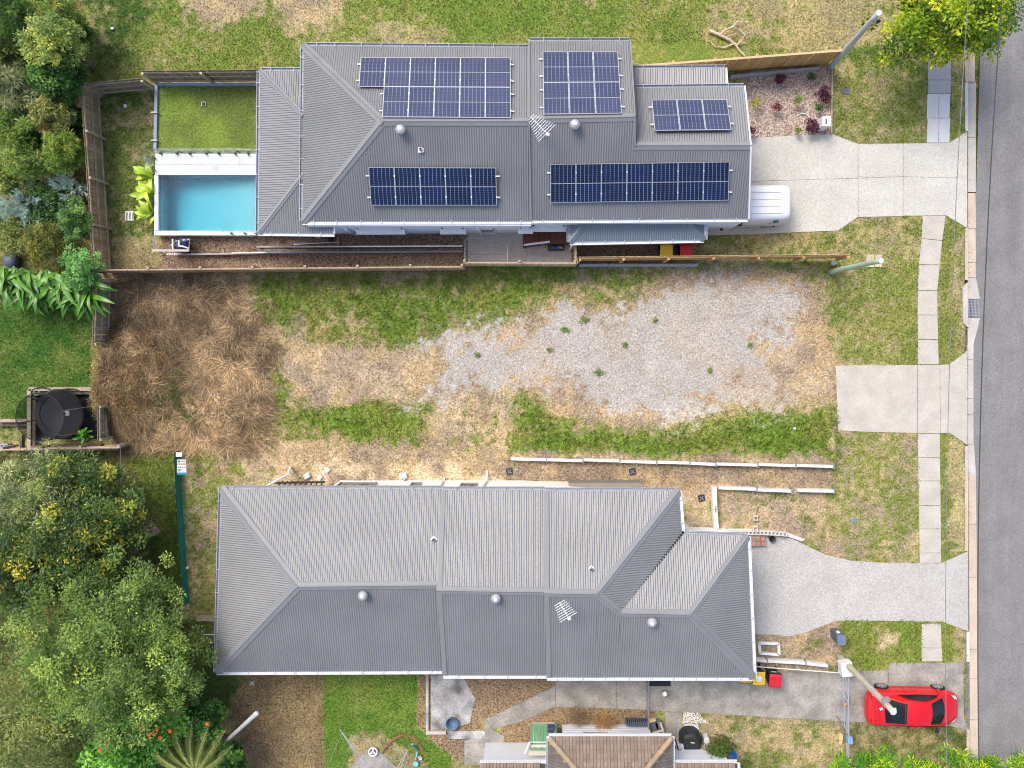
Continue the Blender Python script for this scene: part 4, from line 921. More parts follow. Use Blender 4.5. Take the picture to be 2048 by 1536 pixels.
# hollow blocks
M_BLK = mat('concrete_block', c(222, 218, 212), .9, .06, 5, .2, fine=.08)
def block(parent, ctr, rz, sx=.19, sy=.19, sz=.19, name='block'):
    o = MB(); t = .024
    for dx, dy, lx, ly in ((0, -(sy - t) / 2, sx, t), (0, (sy - t) / 2, sx, t), (-(sx - t) / 2, 0, t, sy - 2 * t), ((sx - t) / 2, 0, t, sy - 2 * t)):
        cs, sn = math.cos(rz), math.sin(rz); o.box((ctr[0] + dx * cs - dy * sn, ctr[1] + dx * sn + dy * cs, ctr[2] + sz / 2), (lx, ly, sz), rz)
    return o.build(name, M_BLK, parent)
bw = thing('hollow_block_wall', 'row of hollow concrete blocks curving beside the aggregate driveway', 'retaining wall', P(1500, 1066, 0))
for i in range(18):
    x = 1441 + i * 7.6; block(bw, P(x, 1066.5 + max(0, i - 11) ** 2 * .07, .42) - Vector((0, 0, .19)), -.01 * i * .5, .165, .175)
MB().prism(PP([(1437, 1058), (1500, 1058), (1560, 1063), (1580, 1067), (1610, 1079), (1605, 1083), (1575, 1073), (1437, 1071)], .1), .12).build('footing', M_BLK, bw)
for lab, x, y in (('single hollow concrete block resting on the dirt terrace', 1512, 1037), ('single hollow concrete block set on the block wall', 1511, 1057.5)):
    o = block(None, P(x, y, .42 if y > 1050 else .2) - Vector((0, 0, .19)), .05, .2, .2, .2, 'loose_concrete_block'); tag(o, lab, 'block')
# brick stack: brick by brick
M_BRK = mat('clay_brick', c(196, 158, 140), .9, .12, 6, .2, fine=.12, rand=.15)
bs = thing('brick_stack', 'small stack of pink holed bricks beside the block wall', 'brick stack', P(1515, 1081, 0))
def brick_me():
    mb = MB(); sx, sy, sz, t = .23, .11, .075, .018
    xs = [-sx / 2, -sx / 2 + t, -.052, -.028, .028, .052, sx / 2 - t, sx / 2]
    for i, (a_, b_) in enumerate(zip(xs[:-1], xs[1:])):
        if i % 2 == 0: mb.box(((a_ + b_) / 2, 0, sz / 2), (b_ - a_, sy, sz))
        else:
            for s in (-1, 1): mb.box(((a_ + b_) / 2, s * (sy - t) / 2, sz / 2), (b_ - a_, t, sz))
            mb.box(((a_ + b_) / 2, 0, .006), (b_ - a_, sy - 2 * t, .012))
    me = bpy.data.meshes.new('brick'); me.from_pydata(mb.v, [], mb.f); me.update(); me.materials.append(M_BRK); return me
BM = brick_me(); o0 = P(1515, 1081, .3)
for lv in range(4):
    for r in range(4):
        for q in range(3):
            if lv == 3 and q == 2 and r > 1: continue
            o = bpy.data.objects.new('brick', BM); COL.objects.link(o); o.parent = bs
            o.location = Vector((o0.x + (q - 1) * .245 + random.uniform(-.012, .012), o0.y + (r - 1.5) * .122 + random.uniform(-.006, .006), lv * .078 + .02)) - wloc(bs); o.rotation_euler = (0, 0, random.uniform(-.05, .05))
def lathe_thing(name, label, cat, px, py, prof, m, n=18):
    o = MB().lathe(P(px, py, 0), prof, n).build(name, m, None, True); return tag(o, label, cat)
lathe_thing('plastic_pot', 'black round pot beside the brick stack', 'pot', 1541, 1075, [(.1, .01), (.14, .3), (.15, .3), (.15, .32), (.12, .32), (.1, .06), (.01, .05)], M_BLACK)
# yard drains
M_PIT = mat('pit_lid', c(52, 54, 58), .7, .2, 4)
def pit(label, px, py, s=.3, rz=0.2):
    t = thing('drain_pit', label, 'drain', P(px, py, 0)); p = P(px, py, 0)
    MB().box(p + Vector((0, 0, .02)), (s, s, .05), rz).build('rim', M_PIT, t)
    for i in range(2): MB().box(p + Vector((0, 0, .05)), (s * .8, .035, .012), rz + (.785 + i * 1.571)).build('cross_bar', M_GREYM, t)
pit('black square yard drain, leftmost of three beside the lower house', 1019, 943); pit('black square yard drain between the sleeper wall and lower house', 1265, 943); pit('black square yard drain near the terrace wall corner', 1403, 996)
tm = thing('lawn_drain', 'tiny dark drain grate in the raised pool lawn', 'drain', P(407, 208, ZT)); MB().box(P(407, 208, ZT + .03), (.2, .2, .03)).build('rim', M_GREYM, tm); MB().box(P(407, 208, ZT + .05), (.14, .14, .02)).build('grate', M_PIT, tm)
lathe_thing('inspection_lid', 'round white inspection lid in the left pool-yard lawn', 'lid', 251, 212, [(.08, 0), (.085, .05), (.07, .06), (.01, .065)], M_WHITE)
lathe_thing('round_pit_cover', 'round grey meter cover set in the verge grass', 'pit cover', 1707, 1040, [(.14, -.02), (.145, .03), (.12, .035), (.01, .035)], M_GREYM)
lathe_thing('pipe_stub', 'small white pipe cap beside the green cloth fence', 'lid', 376, 1135, [(.07, 0), (.075, .12), (.06, .14), (.01, .15)], M_WHITE)
tag(bevel(MB().box(P(1691, 182, 0) + Vector((0, 0, .015)), (.36, .27, .05), -.1).build('meter_box_lid', mat('lid_slate', c(110, 116, 124), .7, .1, 4)), .02), 'slate grey plastic meter lid in the front lawn', 'lid')
gr_ = thing('lawn_grate', 'pale metal slotted drain grate in the side lawn', 'drain', P(259, 432, 0)); g0 = P(259, 432, .03)
for i in range(6): MB().box(g0 + Vector((-.17 + i * .068, 0, 0)), (.025, .38, .04)).build('bar', M_ALU, gr_)
for s in (-1, 1): MB().box(g0 + Vector((0, s * .19, 0)), (.4, .03, .045)).build('edge_bar', M_ALU, gr_)
MB().box(g0 - Vector((0, 0, .03)), (.36, .36, .02)).build('sump', M_BLACK, gr_)
dg = thing('storm_drain_grate', 'steel storm drain grate set in the street gutter', 'drain', P(1948, 616, -.1)); g0 = P(1948, 616, -.07); sx, sy = .52, .84
for i in range(9): MB().box(g0 + Vector((-sx / 2 + sx * i / 8, 0, 0)), (.018, sy, .03)).build('long_bar', M_ALU, dg)
for i in range(13): MB().box(g0 + Vector((0, -sy / 2 + sy * i / 12, .004)), (sx, .018, .03)).build('cross_bar', M_ALU, dg)
MB().box(g0 - Vector((0, 0, .06)), (sx + .08, sy + .06, .03)).build('sump', M_BLACK, dg)
for (x, y) in ((1741, 522), (1757, 522)):
    o = MB().prism(PP(rect(x - 8 + (x - 1741) * .05, y - 13, x + 7, y + 12), .03), .08).build('concrete_pit_lid', M_CONCB); tag(o, 'worn concrete pit lid under the green pole, ' + ('left half' if x < 1750 else 'right half'), 'pit cover')
# ================================================================= pool yard
M_TILEW = mat('pool_paving', c(236, 236, 238), .6, .03, 3, .05, fine=.03)
tr = thing('pool_terrace', 'raised lawn terrace edged by blue-grey walls beside the pool', 'terrace', P(410, 235, 0))
tpx = [(313, 171), (517, 169), (517, 300), (310, 300)]
# lawn sheet with its own cover colours
_tx, _ty = np.meshgrid(np.linspace(P(314, 235, ZT).x, P(560, 235, ZT).x, 60), np.linspace(P(400, 302, ZT).y, P(400, 168, ZT).y, 40)); _x, _y = _tx.ravel(), _ty.ravel()
_g = fbm(_x, _y, 1.3, 77); _m = fbm(_x, _y, .35, 78)
_t = sstep(.35, .65, _g)[:, None]; _cc = (G(124, 144, 62) * _t + G(104, 118, 58) * (1 - _t)) * (.85 + .3 * _m[:, None])
_k = np.arange(2400).reshape(40, 60); _q = np.stack([_k[:-1, :-1], _k[:-1, 1:], _k[1:, 1:], _k[1:, :-1]], -1).reshape(-1)
lw = np_mesh('lawn', np.stack([_x - wloc(tr).x, _y - wloc(tr).y, np.full_like(_x, ZT)], 1), 4, _q, _cc, MATS['ground_cover'], parent=tr)
M_BLUEW = mat('wall_bluegrey', c(150, 164, 184), .7, .06, 3)
MB().prism(PP([(309.5, 169), (315, 169), (312.5, 300), (306.5, 300)], ZT + .12), ZT + .2).build('edge_wall', M_BLUEW, tr)
MB().prism(PP([(315, 166), (520, 165), (520, 171), (315, 171)], ZT + .12), ZT + .2).build('edge_wall', M_BLUEW, tr)
for y in (225, 281): MB().box(P(309, y, ZT + .16), (.3, .06, .1)).build('wall_post', M_GREYM, tr)
pool = thing('swimming_pool', 'rectangular turquoise swimming pool with white coping', 'pool', P(415, 405, 0))
PZ = ZT + .02
def pave(x0, y0, x1, y1, nm='paver'): MB().prism(PP(rect(x0, y0, x1, y1), PZ), .25).build(nm, M_TILEW, pool)
nx = 5
for i in range(nx):
    for j in range(2): pave(310 + i * 42 + .3, 307 + j * 21.5 + .3, 310 + (i + 1) * 42 - .2, 307 + (j + 1) * 21.5 - .2)
for j in range(3): pave(308, 350.3 + j * 37, 316.5, 350 + (j + 1) * 37 - .3, 'coping')
for i in range(5): pave(308 + i * 44, 461.5, 308 + (i + 1) * 44 - .4, 470.5, 'coping')
# shell
M_SHELL = mat('pool_shell', c(196, 232, 236), .5, .05, .8, fine=.05, fscale=30)
a_ = P(317, 350.5, PZ); b_ = P(570, 461, PZ); zb = PZ - 1.5; SL = 1.0
sh = MB(); X0, X1, Y0, Y1 = a_.x, b_.x, b_.y, a_.y
sh.poly([(X0, Y0, zb), (X1, Y0, zb + SL), (X1, Y1, zb + SL), (X0, Y1, zb)]); sh.poly([(X0, Y0, PZ), (X0, Y0, zb), (X0, Y1, zb), (X0, Y1, PZ)]); sh.poly([(X0, Y1, PZ), (X0, Y1, zb), (X1, Y1, zb + SL), (X1, Y1, PZ)]); sh.poly([(X0, Y0, PZ), (X1, Y0, PZ), (X1, Y0, zb + SL), (X0, Y0, zb)])
sh.build('shell', M_SHELL, pool)
m, nt, b = nodes_of('pool_water'); N, L = nt.nodes, nt.links
b.inputs['Base Color'].default_value = (1, 1, 1, 1); b.inputs['Roughness'].default_value = .03; b.inputs['Transmission Weight'].default_value = 1.0; b.inputs['IOR'].default_value = 1.33
tcw = N.new('ShaderNodeTexCoord'); nw_ = N.new('ShaderNodeTexNoise'); nw_.inputs['Scale'].default_value = 7; nw_.inputs['Detail'].default_value = 3; L.new(tcw.outputs['Object'], nw_.inputs['Vector'])
bpw = N.new('ShaderNodeBump'); bpw.inputs['Strength'].default_value = .25; bpw.inputs['Distance'].default_value = .04; L.new(nw_.outputs[0], bpw.inputs['Height']); L.new(bpw.outputs[0], b.inputs['Normal'])
va_ = N.new('ShaderNodeVolumeAbsorption'); va_.inputs['Color'].default_value = (.02, .80, .92, 1); va_.inputs['Density'].default_value = .72; L.new(va_.outputs[0], N['Material Output'].inputs['Volume'])
e_ = .01; wm = MB(); tp_ = [(X0 + e_, Y0 + e_, PZ - .1), (X1 - e_, Y0 + e_, PZ - .1), (X1 - e_, Y1 - e_, PZ - .1), (X0 + e_, Y1 - e_, PZ - .1)]; bt0 = [(p[0], p[1], (zb if i in (0, 3) else zb + SL) + .02) for i, p in enumerate(tp_)]
wm.poly(tp_); wm.poly(bt0[::-1])
for i in range(4): j = (i + 1) % 4; wm.poly([tp_[i], bt0[i], bt0[j], tp_[j]])
wm.build('water', m, pool)
ax, bx = P(308, 470.5, PZ).x, P(640, 470.5, PZ).x; yy = P(400, 470, PZ).y
MB().box(((ax + bx) / 2, yy + .06, PZ / 2 - .12), (bx - ax, .12, PZ - .02)).build('outer_wall', M_WALLW, pool)
MB().prism(PP(rect(425, 331, 437, 343), PZ + .006), .01).build('skimmer_lid', M_CONCW, pool)
# glass pool fence
m, nt, b = nodes_of('fence_glass'); b.inputs['Base Color'].default_value = (.72, .9, .82, 1); b.inputs['Roughness'].default_value = .05; b.inputs['Transmission Weight'].default_value = 1; b.inputs['IOR'].default_value = 1.1; b.inputs['Alpha'].default_value = .5; M_GLASS = m
gf = thing('glass_pool_fence', 'frameless glass pool fence on black spigots', 'fence', P(410, 307, ZT))
def gpane(A, B, h=1.15):
    A = Vector(A); B = Vector(B); d = (B - A).normalized()
    o = MB().beam(A + Vector((0, 0, .07 + h / 2)), B + Vector((0, 0, .07 + h / 2)), .014, h).build('pane', M_GLASS, gf)
    for k in (.2, .8):
        p = A * (1 - k) + B * k; MB().box(p + Vector((0, 0, .08)), (.07, .07, .18)).build('spigot', M_BLACK, gf)
    return o
for x0, x1 in ((312, 366), (370, 424), (428, 482), (486, 540)): gpane(P(x0, 308, PZ), P(x1, 308, PZ))
gpane(P(310, 309, PZ), P(309, 348, PZ))
for x0, x1 in ((455, 500), (504, 548)): gpane(P(x0, 467.5, PZ), P(x1, 467.5, PZ), .9)
# pool equipment
eq = thing('pool_pump', 'dark blue pool pump and filter with white pipes behind railings', 'pool pump', P(355, 490, 0))
M_NAVY = mat('pump_navy', c(58, 66, 104), .4, .1, 4); q = P(357, 491, .9)
MB().lathe((q.x, q.y, .1), [(.2, 0), (.3, .1), (.31, .5), (.26, .66), (.12, .76), (.02, .78)], 18).build('filter_tank', M_NAVY, eq, True)
MB().tube([(q.x - .1, q.y + .25, .55), (q.x + .3, q.y + .25, .55)], .12, 10).build('pump_motor', M_NAVY, eq)
MB().lathe((q.x - .18, q.y - .02, .7), [(.06, 0), (.1, .04), (.1, .12), (.03, .16)], 12).build('valve', M_BLACK, eq)
for pts in ([(q.x - .5, q.y + .05, .5), (q.x - .1, q.y + .05, .55)], [(q.x - .3, q.y - .3, .8), (q.x - .3, q.y + .3, .8)], [(q.x, q.y - .02, .92), (q.x + .22, q.y - .05, .9), (q.x + .42, q.y - .12, .8)], [(q.x + .05, q.y + .22, .95), (q.x + .05, q.y, .95)], [(q.x - .2, q.y + .2, .7), (q.x + .35, q.y + .3, .6)]): MB().tube(pts, .04, 8).build('pipe', M_WHITE, eq)
rl = thing('pump_railing', 'white and black railing around the pool pump', 'railing', P(350, 495, 0))
MB().beam(P(305, 501, 1.0), P(378, 501, 1.0), .1, .06).build('timber_rail', M_CONC, rl)
for A, B in ((P(309, 472, 1.0), P(308, 500, 1.0)), (P(379, 478, 1.0), P(378, 501, 1.0))): MB().tube([A, B], .02, 6).build('side_rail', M_GREYM, rl)
for x, y in ((306, 501), (378, 501), (379, 478), (342, 501)): MB().tube([P(x, y, 1.0), P(x, y, 1.0) - Vector((0, 0, 1))], .022, 6).build('post', M_GREYM, rl)
for i in range(7): p = P(379, 480 + i * 3.2, 1.0); MB().tube([p, p - Vector((0, 0, .95))], .01, 5).build('baluster', M_BLACK, rl)
for i in range(10): MB().box(P(335 + i * 3.6, 508, .25), (.045, .1, .04)).build('slat', M_WHITE, rl)
# side retaining wall and balustrade
sw_ = thing('side_retaining_wall', 'grey block retaining wall topped with a dark balustrade beside the upper house', 'retaining wall', P(640, 502, 0))
MB().prism(PP([(350, 507), (510, 505.5), (510, 508.5), (350, 510)], .35), .4).build('wall', M_CONCG, sw_)
MB().prism(PP([(510, 503), (925, 501), (925, 504.5), (510, 506.5)], .45), .5).build('wall', mat('wall_slate', c(142, 148, 158), .8, .08, 3), sw_)
MB().prism(PP([(463, 505), (533, 504), (533, 506), (463, 507)], .52), .5).build('coping', M_WHITE, sw_)
A = P(513, 494, 1.45); B = P(925, 492, 1.45); MB().beam(A, B, .05, .05).build('top_rail', M_GREYM, sw_); MB().beam(A - Vector((0, 0, .85)), B - Vector((0, 0, .85)), .03, .03).build('bottom_rail', M_BLACK, sw_)
for i in range(8): p = A.lerp(B, i / 7); MB().box(p - Vector((0, 0, .5)), (.05, .05, 1.0)).build('post', M_BLACK, sw_)
bal = MB()
for i in range(96): p = A.lerp(B, (i + .5) / 96); bal.box(p - Vector((0, 0, .43)), (.016, .016, .84))
o = bal.build('balusters', M_BLACK, sw_); o['kind'] = 'stuff'
sq = thing('push_broom', 'long-handled broom lying on the side mulch', 'broom', P(630, 485, 0)); MB().tube([P(588, 489, .06), P(674, 484, .07)], .022, 6).build('handle', M_WHITE, sq); MB().beam(P(676.5, 475, .06), P(677, 492, .06), .09, .06).build('head', mat('broom_head', c(176, 160, 140), .8), sq)
tag(bevel(MB().box(P(661, 479, .1), (.22, .18, .2), .1).build('small_black_box', M_BLACK), .02), 'small black box on the mulch under the veranda edge', 'box')
# folding clothesline on the pad
cf = thing('folding_clothesline', 'fold-out grey clothesline frame over the side pad', 'clothesline', P(975, 505, 0))
fr_ = [P(930, 524, 1.3), P(930, 480, 1.3), P(933, 477, 1.3), P(1012, 477, 1.3), P(1015, 480, 1.3), P(1015, 525, 1.3)]
MB().tube(fr_, .022, 6).build('frame', M_GREYM, cf)
for i in range(7): y = 483 + i * 5.6; MB().tube([P(931, y, 1.3), P(1015, y, 1.3)], .006, 4).build('line', M_GREYM, cf)
for x in (930, 1015): MB().tube([P(x, 525, 1.3), P(x, 525, 1.3) - Vector((0, 0, 1.3))], .03, 6).build('post', M_GREYM, cf)
# timber steps
M_DECK = mat('deck_brown', c(112, 68, 52), .7, .25, 4, .2, fine=.15, fscale=30, rand=.15, stretch=(3, 1, 1))
ds = thing('timber_steps', 'dark brown timber landing and steps against the upper house', 'steps', P(1090, 480, 0))
for i in range(5): MB().prism(PP(rect(1102 + i * 6.6, 456.5, 1108 + i * 6.6, 487), .8), .05).build('deck_board', M_DECK, ds)
MB().prism(PP(rect(1102, 457, 1134, 487), .74), .7).build('landing_frame', M_DECK, ds)
for i in range(6):
    x1 = 1101.5 - i * 9.3; MB().prism(PP([(x1 - 9, 458 + i * 1.2), (x1, 457 + i * 1.2), (x1, 489 + i), (x1 - 9, 490 + i)], .68 - i * .12), .06).build('tread', M_DECK, ds)
    MB().prism(PP([(x1 - .8, 458 + i * 1.2), (x1, 458 + i * 1.2), (x1, 489 + i), (x1 - .8, 489 + i)], .66 - i * .12), .12).build('riser', M_DECK, ds)
MB().beam(P(1048, 490, 1.2), P(1100, 483.5, 1.5), .09, .05).build('handrail', M_GUTG, ds)
for x, y, z in ((1050, 490, 1.2), (1099, 484, 1.5)): p = P(x, y, z); MB().box((p.x, p.y, z / 2), (.07, .07, z)).build('handrail_post', M_BLACK, ds)
rk = thing('shoe_rack', 'small rack with blue shoes at the foot of the timber landing', 'rack', P(1112, 496, 0)); MB().box(P(1112, 495, .2) - Vector((0, 0, .1)), (.75, .28, .2)).build('shelf', mat('shelf_dark', c(92, 84, 80), .8), rk)
for i, (x, m_) in enumerate(((1108, 'b'), (1113, 'b'), (1121, 'g'))):
    s = bevel(MB().box(P(x, 495, .26), (.11, .24, .1), 1.3).build('shoe', mat('shoe_blue', c(20, 110, 190), .6) if m_ == 'b' else M_GREYM, rk), .03)
# ================================================================= bins
def bin_(label, px, py, body, lid, rz=0.0, ztop=1.0, number=None, litter=False):
    t = thing('wheelie_bin', label, 'bin', P(px, py, ztop) - Vector((0, 0, ztop)), 'wheelie bins'); o = P(px, py, ztop); X = Matrix.Translation((o.x, o.y, 0)) @ Matrix.Rotation(rz, 4, 'Z')
    b = MB(X); b.grid([[(sx * w, sy * d_, z) for sx, sy in ((-1, -1), (1, -1), (1, 1), (-1, 1), (-1, -1))] for z, w, d_ in ((.06, .2, .22), (.9, .26, .29), (.93, .285, .31), (.96, .285, .31))]); b.build('body', body, t)
    l = MB(X); l.grid([[(-.29, -.31, .965), (-.15, -.33, .965), (.15, -.33, .965), (.29, -.31, .965)], [(-.28, -.28, 1.0), (-.15, -.3, 1.01), (.15, -.3, 1.01), (.28, -.28, 1.0)], [(-.27, .2, 1.03), (-.15, .2, 1.045), (.15, .2, 1.045), (.27, .2, 1.03)], [(-.28, .3, .99), (-.15, .31, 1.0), (.15, .31, 1.0), (.28, .3, .99)]])
    l.box((0, 0, .975), (.56, .6, .02)); lo = bevel(l.build('lid', lid, t), .012); MB(X).box((0, -.02, 1.035), (.3, .26, .016)).build('lid_panel', lid, lo)
    MB(X).tube([(-.24, .35, .93), (.24, .35, .93)], .022, 6).build('handle', body, t)
    for s in (-1, 1): MB(X).tube([(s * .2, .27, .1), (s * .26, .27, .1)], .1, 12).build('wheel', M_BLACK, t)
    if number:
        cu = bpy.data.curves.new('num', 'FONT'); cu.body = number; cu.size = .26; cu.align_x = 'CENTER'; cu.extrude = .002
        tmp = bpy.data.objects.new('num', cu); COL.objects.link(tmp); me = bpy.data.meshes.new_from_object(tmp.evaluated_get(bpy.context.evaluated_depsgraph_get())); bpy.data.objects.remove(tmp)
        no = link('house_number', me, M_WHITE, t); no.matrix_local = Matrix.Rotation(rz, 4, 'Z') @ Matrix.Translation((0, .31, .62)) @ Matrix.Rotation(math.pi, 4, 'Z') @ Matrix.Rotation(math.radians(80), 4, 'X')
    if litter:
        MB(X).lathe((0, 0, 1.03), [(.16, 0), (.14, .05), (.05, .08), (.01, .085)], 9).build('paper_bag', M_WHITE, t)
M_BINB = mat('bin_green_black', c(40, 48, 46), .6, .1); M_BINY = mat('bin_yellow', c(246, 200, 40), .5, .04); M_BINR = mat('bin_red', c(214, 36, 52), .5, .04)
bin_('yellow-lidded wheelie bin behind the long new timber fence', 1333, 503, M_BINB, M_BINY, 0); bin_('red-lidded wheelie bin behind the long new timber fence', 1373, 503, M_BINB, M_BINR, 0)
bin_('yellow-lidded bin half hidden under the lower house eave', 1491, 1352, M_BINB, M_BINY, math.pi); bin_('yellow-lidded bin with white paper on it beside the lower house', 1518, 1357, M_BINB, M_BINY, 0, litter=True); bin_('red-lidded bin numbered 50 on the old driveway', 1551, 1362, M_BINB, M_BINR, -.05, number='50')
# ================================================================= letterboxes, frames, loose things
lb = thing('white_letterbox', 'white metal letterbox at the corner of the chip garden bed', 'letterbox', P(1651, 246, 0)); q = P(1652, 243, .9)
MB().box((q.x, q.y, .5), (.36, .42, .95), .0).build('body', M_WHITE, lb); MB().box((q.x - .02, q.y - .02, .985), (.05, .22, .02)).build('mail_slot', M_BLACK, lb)
lb = thing('grey_letterbox', 'slate grey letterbox pillar on the grass verge corner', 'letterbox', P(1680, 1276, 0)); q = P(1683, 1280, 1.0); M_SLATE = mat('slate_paint', c(88, 98, 112), .5, .06, 4)
MB().box((q.x, q.y, .5), (.34, .42, 1.0), .05).build('body', M_SLATE, lb); MB().box((q.x, q.y, 1.01), (.38, .46, .04), .05).build('cap', mat('slate_paint_pale', c(108, 126, 148), .5, .06, 4), lb); MB().lathe((q.x - .02, q.y + .22, .62), [(.07, -.07), (.07, .07)], 10).build('number_disc', M_WHITE, lb)
wf = thing('rectangular_surround', 'empty white rectangular frame lying on bare dirt', 'frame', P(1538, 1297, 0))
for a_, b_ in (((1518, 1286), (1557, 1287)), ((1557, 1287), (1558, 1309)), ((1558, 1309), (1520, 1306)), ((1520, 1306), (1518, 1286))): MB().beam(P(*a_, .08), P(*b_, .08), .12, .1).build('bar', M_WHITE, wf)
tag(MB().tube([P(1595, 232, .04), P(1602, 227, .08), P(1612, 228, .08), P(1620, 235, .04)], .025, 6).build('garden_hose', M_WHITE), 'short curve of pale hose in the chip garden bed', 'hose')
tag(MB().beam(P(1663.5, 138, .08), P(1662, 268, .08), .05, .18).build('garden_edging', M_RAIL), 'thin timber edging between chip bed and lawn', 'edging')
tag(MB().prism(PP([(1462, 150), (1640, 133), (1640, 137), (1462, 156)], .3), .3).build('sleeper_plinth', M_CONCG), 'grey plinth along the foot of the golden fence', 'retaining wall')
M_LITTER = mat('litter_white', c(236, 234, 230), .7, .04)
tag(bevel(MB().box(P(225, 57, .05), (.14, .12, .1), .3).build('white_stone', M_LITTER), .03), 'small white stone on the dark grass by the upper left trees', 'stone')
tag(bevel(MB().box(P(1589, 857, .22), (.12, .12, .1), .7).build('white_peg', M_LITTER), .02), 'white survey peg in the green grass near the crossover', 'peg')
tag(bevel(MB().box(P(1668, 526, .12), (.25, .18, .24), .5).build('white_lump', M_LITTER), .06), 'white concrete lump at the end of the long timber fence', 'stone')
tag(bevel(MB().prism(PP([(868, 0)] , 0), 0).build('x', M_LITTER) if False else MB().box(P(614, 952, .08), (.32, .26, .16), .4).build('pale_rock', M_CONCW), .06), 'largest pale rock beside the lower house stair rail', 'rock')
for lab, x, y, s in (('pale rock second from the stair rail', 640, 955, .2), ('pale rock beside the round pipe end', 806, 952, .3), ('flat pale rock in the dry grass right of the stair rail', 655, 940, .22)):
    tag(bevel(MB().box(P(x, y, .05), (s * 1.3, s, s * .5), random.random()).build('pale_rock', M_CONCW), s * .2), lab, 'rock')
lathe_thing('pipe_end', 'dark-mouthed white pipe end at the lower house wall', 'pipe', 807, 957, [(.09, 0), (.09, .25), (.07, .25), (.07, .05), (.01, .05)], M_WHITE)
tb = lathe_thing('blue_tub', 'round blue plastic tub on the stained concrete', 'tub', 905, 1443, [(.24, .01), (.29, .25), (.31, .27), (.31, .29), (.28, .29), (.24, .04), (.01, .04)], mat('tub_blue', c(86, 112, 140), .5, .06), 20)
lathe_thing('bucket', 'small white and black bucket on the old driveway', 'bucket', 1327, 1383, [(.1, .01), (.13, .28), (.135, .28), (.12, .28), (.1, .03), (.01, .03)], M_WHITE)
mt = thing('doormat', 'black rubber mat at the lower house eave', 'mat', P(1320, 1364, 0)); MB().box(P(1320, 1363, .04), (.98, .36, .03)).build('pad', M_BLACK, mt); MB().box(P(1320, 1371, .035), (1.02, .05, .025)).build('bevelled_edge', M_BLACK, mt)
hp = MB().tube([P(1395 + 11 * math.cos(a), 1404 + 10 * math.sin(a), .04) for a in np.linspace(2.9, 6.1, 12)], .02, 6).build('hose_offcut', M_CONC); tag(hp, 'pale curved hose offcut on the old driveway', 'hose')
fg = thing('side_gate', 'thin grey fence line across the old driveway', 'gate', P(1297, 1400, 0)); MB().tube([P(1297, 1358, 1.0), P(1298, 1460, 1.0)], .025, 6).build('top_rail', M_GREYM, fg); MB().tube([P(1297, 1358, .2), P(1298, 1460, .2)], .02, 6).build('bottom_rail', M_GREYM, fg)
for i in range(12): p = P(1297.3, 1360 + i * 9, 1.0); MB().tube([p, p - Vector((0, 0, 1.0))], .012, 5).build('bar', M_GREYM, fg)
# ================================================================= vehicles
M_RED = mat('car_paint_red', c(206, 12, 24, 1.0), .3, .03, 1.5, spec=.5, coat=.7)
M_REDD = mat('car_bumper_red', c(205, 24, 34, 1.0), .4, .03, 1.5, coat=.3)
M_VAN = mat('van_paint_white', c(240, 241, 243), .3, .02, 1.5, coat=.5)
M_TYRE = mat('tyre', (.018, .018, .018, 1), .85, .2, 6)
M_RIM = mat('alloy_rim', c(206, 208, 212), .3, .05, 5, metal=.7)
M_CGLASS = mat('car_glass', (.010, .016, .021, 1), .1, .3, 2, spec=.28)
def loft(st, X):
    mb = MB(X); rings = []
    for x, half in st:
        full = [(x, y, z) for y, z in half] + [(x, -y, z) for y, z in half[::-1][1:]]
        rings.append([mb.pt(p) for p in full])
    n = len(rings[0])
    for i in range(len(rings) - 1):
        for k in range(n - 1): mb.f.append([rings[i][k], rings[i][k + 1], rings[i + 1][k + 1], rings[i + 1][k]])
        mb.f.append([rings[i][n - 1], rings[i][0], rings[i + 1][0], rings[i + 1][n - 1]])
    mb.f.append(rings[0][::-1]); mb.f.append(rings[-1]); return mb
def subsurf(o, lv=1):
    s = o.modifiers.new('sub', 'SUBSURF'); s.levels = lv; s.render_levels = lv; return o
def wheel(t, X, x, y, r=.31, w=.2):
    s = 1 if y > 0 else -1
    o = MB(X).tube([(x, y - s * w / 2, r), (x, y + s * (w / 2 - .02), r), (x, y + s * w / 2, r)], r, 22).build('wheel', M_TYRE, t)
    mb = MB(X); 
    mb.f.append([mb.pt((x + r * .70 * math.cos(a), y + s * (w / 2 + .004), r + r * .70 * math.sin(a))) for a in np.linspace(0, 2 * math.pi, 22, False)]); mb.build('rim_disc', M_BLACK, o)
    sp = MB(X)
    for k in range(5):
        a = 2 * math.pi * k / 5 + .3; sp.beam((x, y + s * (w / 2 + .012), r), (x + r * .66 * math.cos(a), y + s * (w / 2 + .008), r + r * .66 * math.sin(a)), .07, .02, (0, 1, 0))
    N_ = 22
    for k in range(N_):
        a0 = 2 * math.pi * k / N_; a1 = 2 * math.pi * (k + 1) / N_
        sp.beam((x + r * .68 * math.cos(a0), y + s * (w / 2 + .006), r + r * .68 * math.sin(a0)), (x + r * .68 * math.cos(a1), y + s * (w / 2 + .006), r + r * .68 * math.sin(a1)), .03, .02, (0, 1, 0))
    sp.build('rim', M_RIM, o)
def panel(t, X, name, m, rows, k=.008, parent=None):
    """curved panel lifted k off the grid rows"""
    mb = MB(X); mb.grid([[(p[0], p[1], p[2] + k) for p in r] for r in rows]); return mb.build(name, m, parent or t, True)
car = thing('red_hatchback', 'bright red two-door car parked nose to the street on the old driveway', 'car', P(1826, 1420, .7) - Vector((0, 0, .7)))
o = P(1826, 1417, .7); X = Matrix.Translation((o.x, o.y, 0)) @ Matrix.Rotation(math.radians(-.5), 4, 'Z')
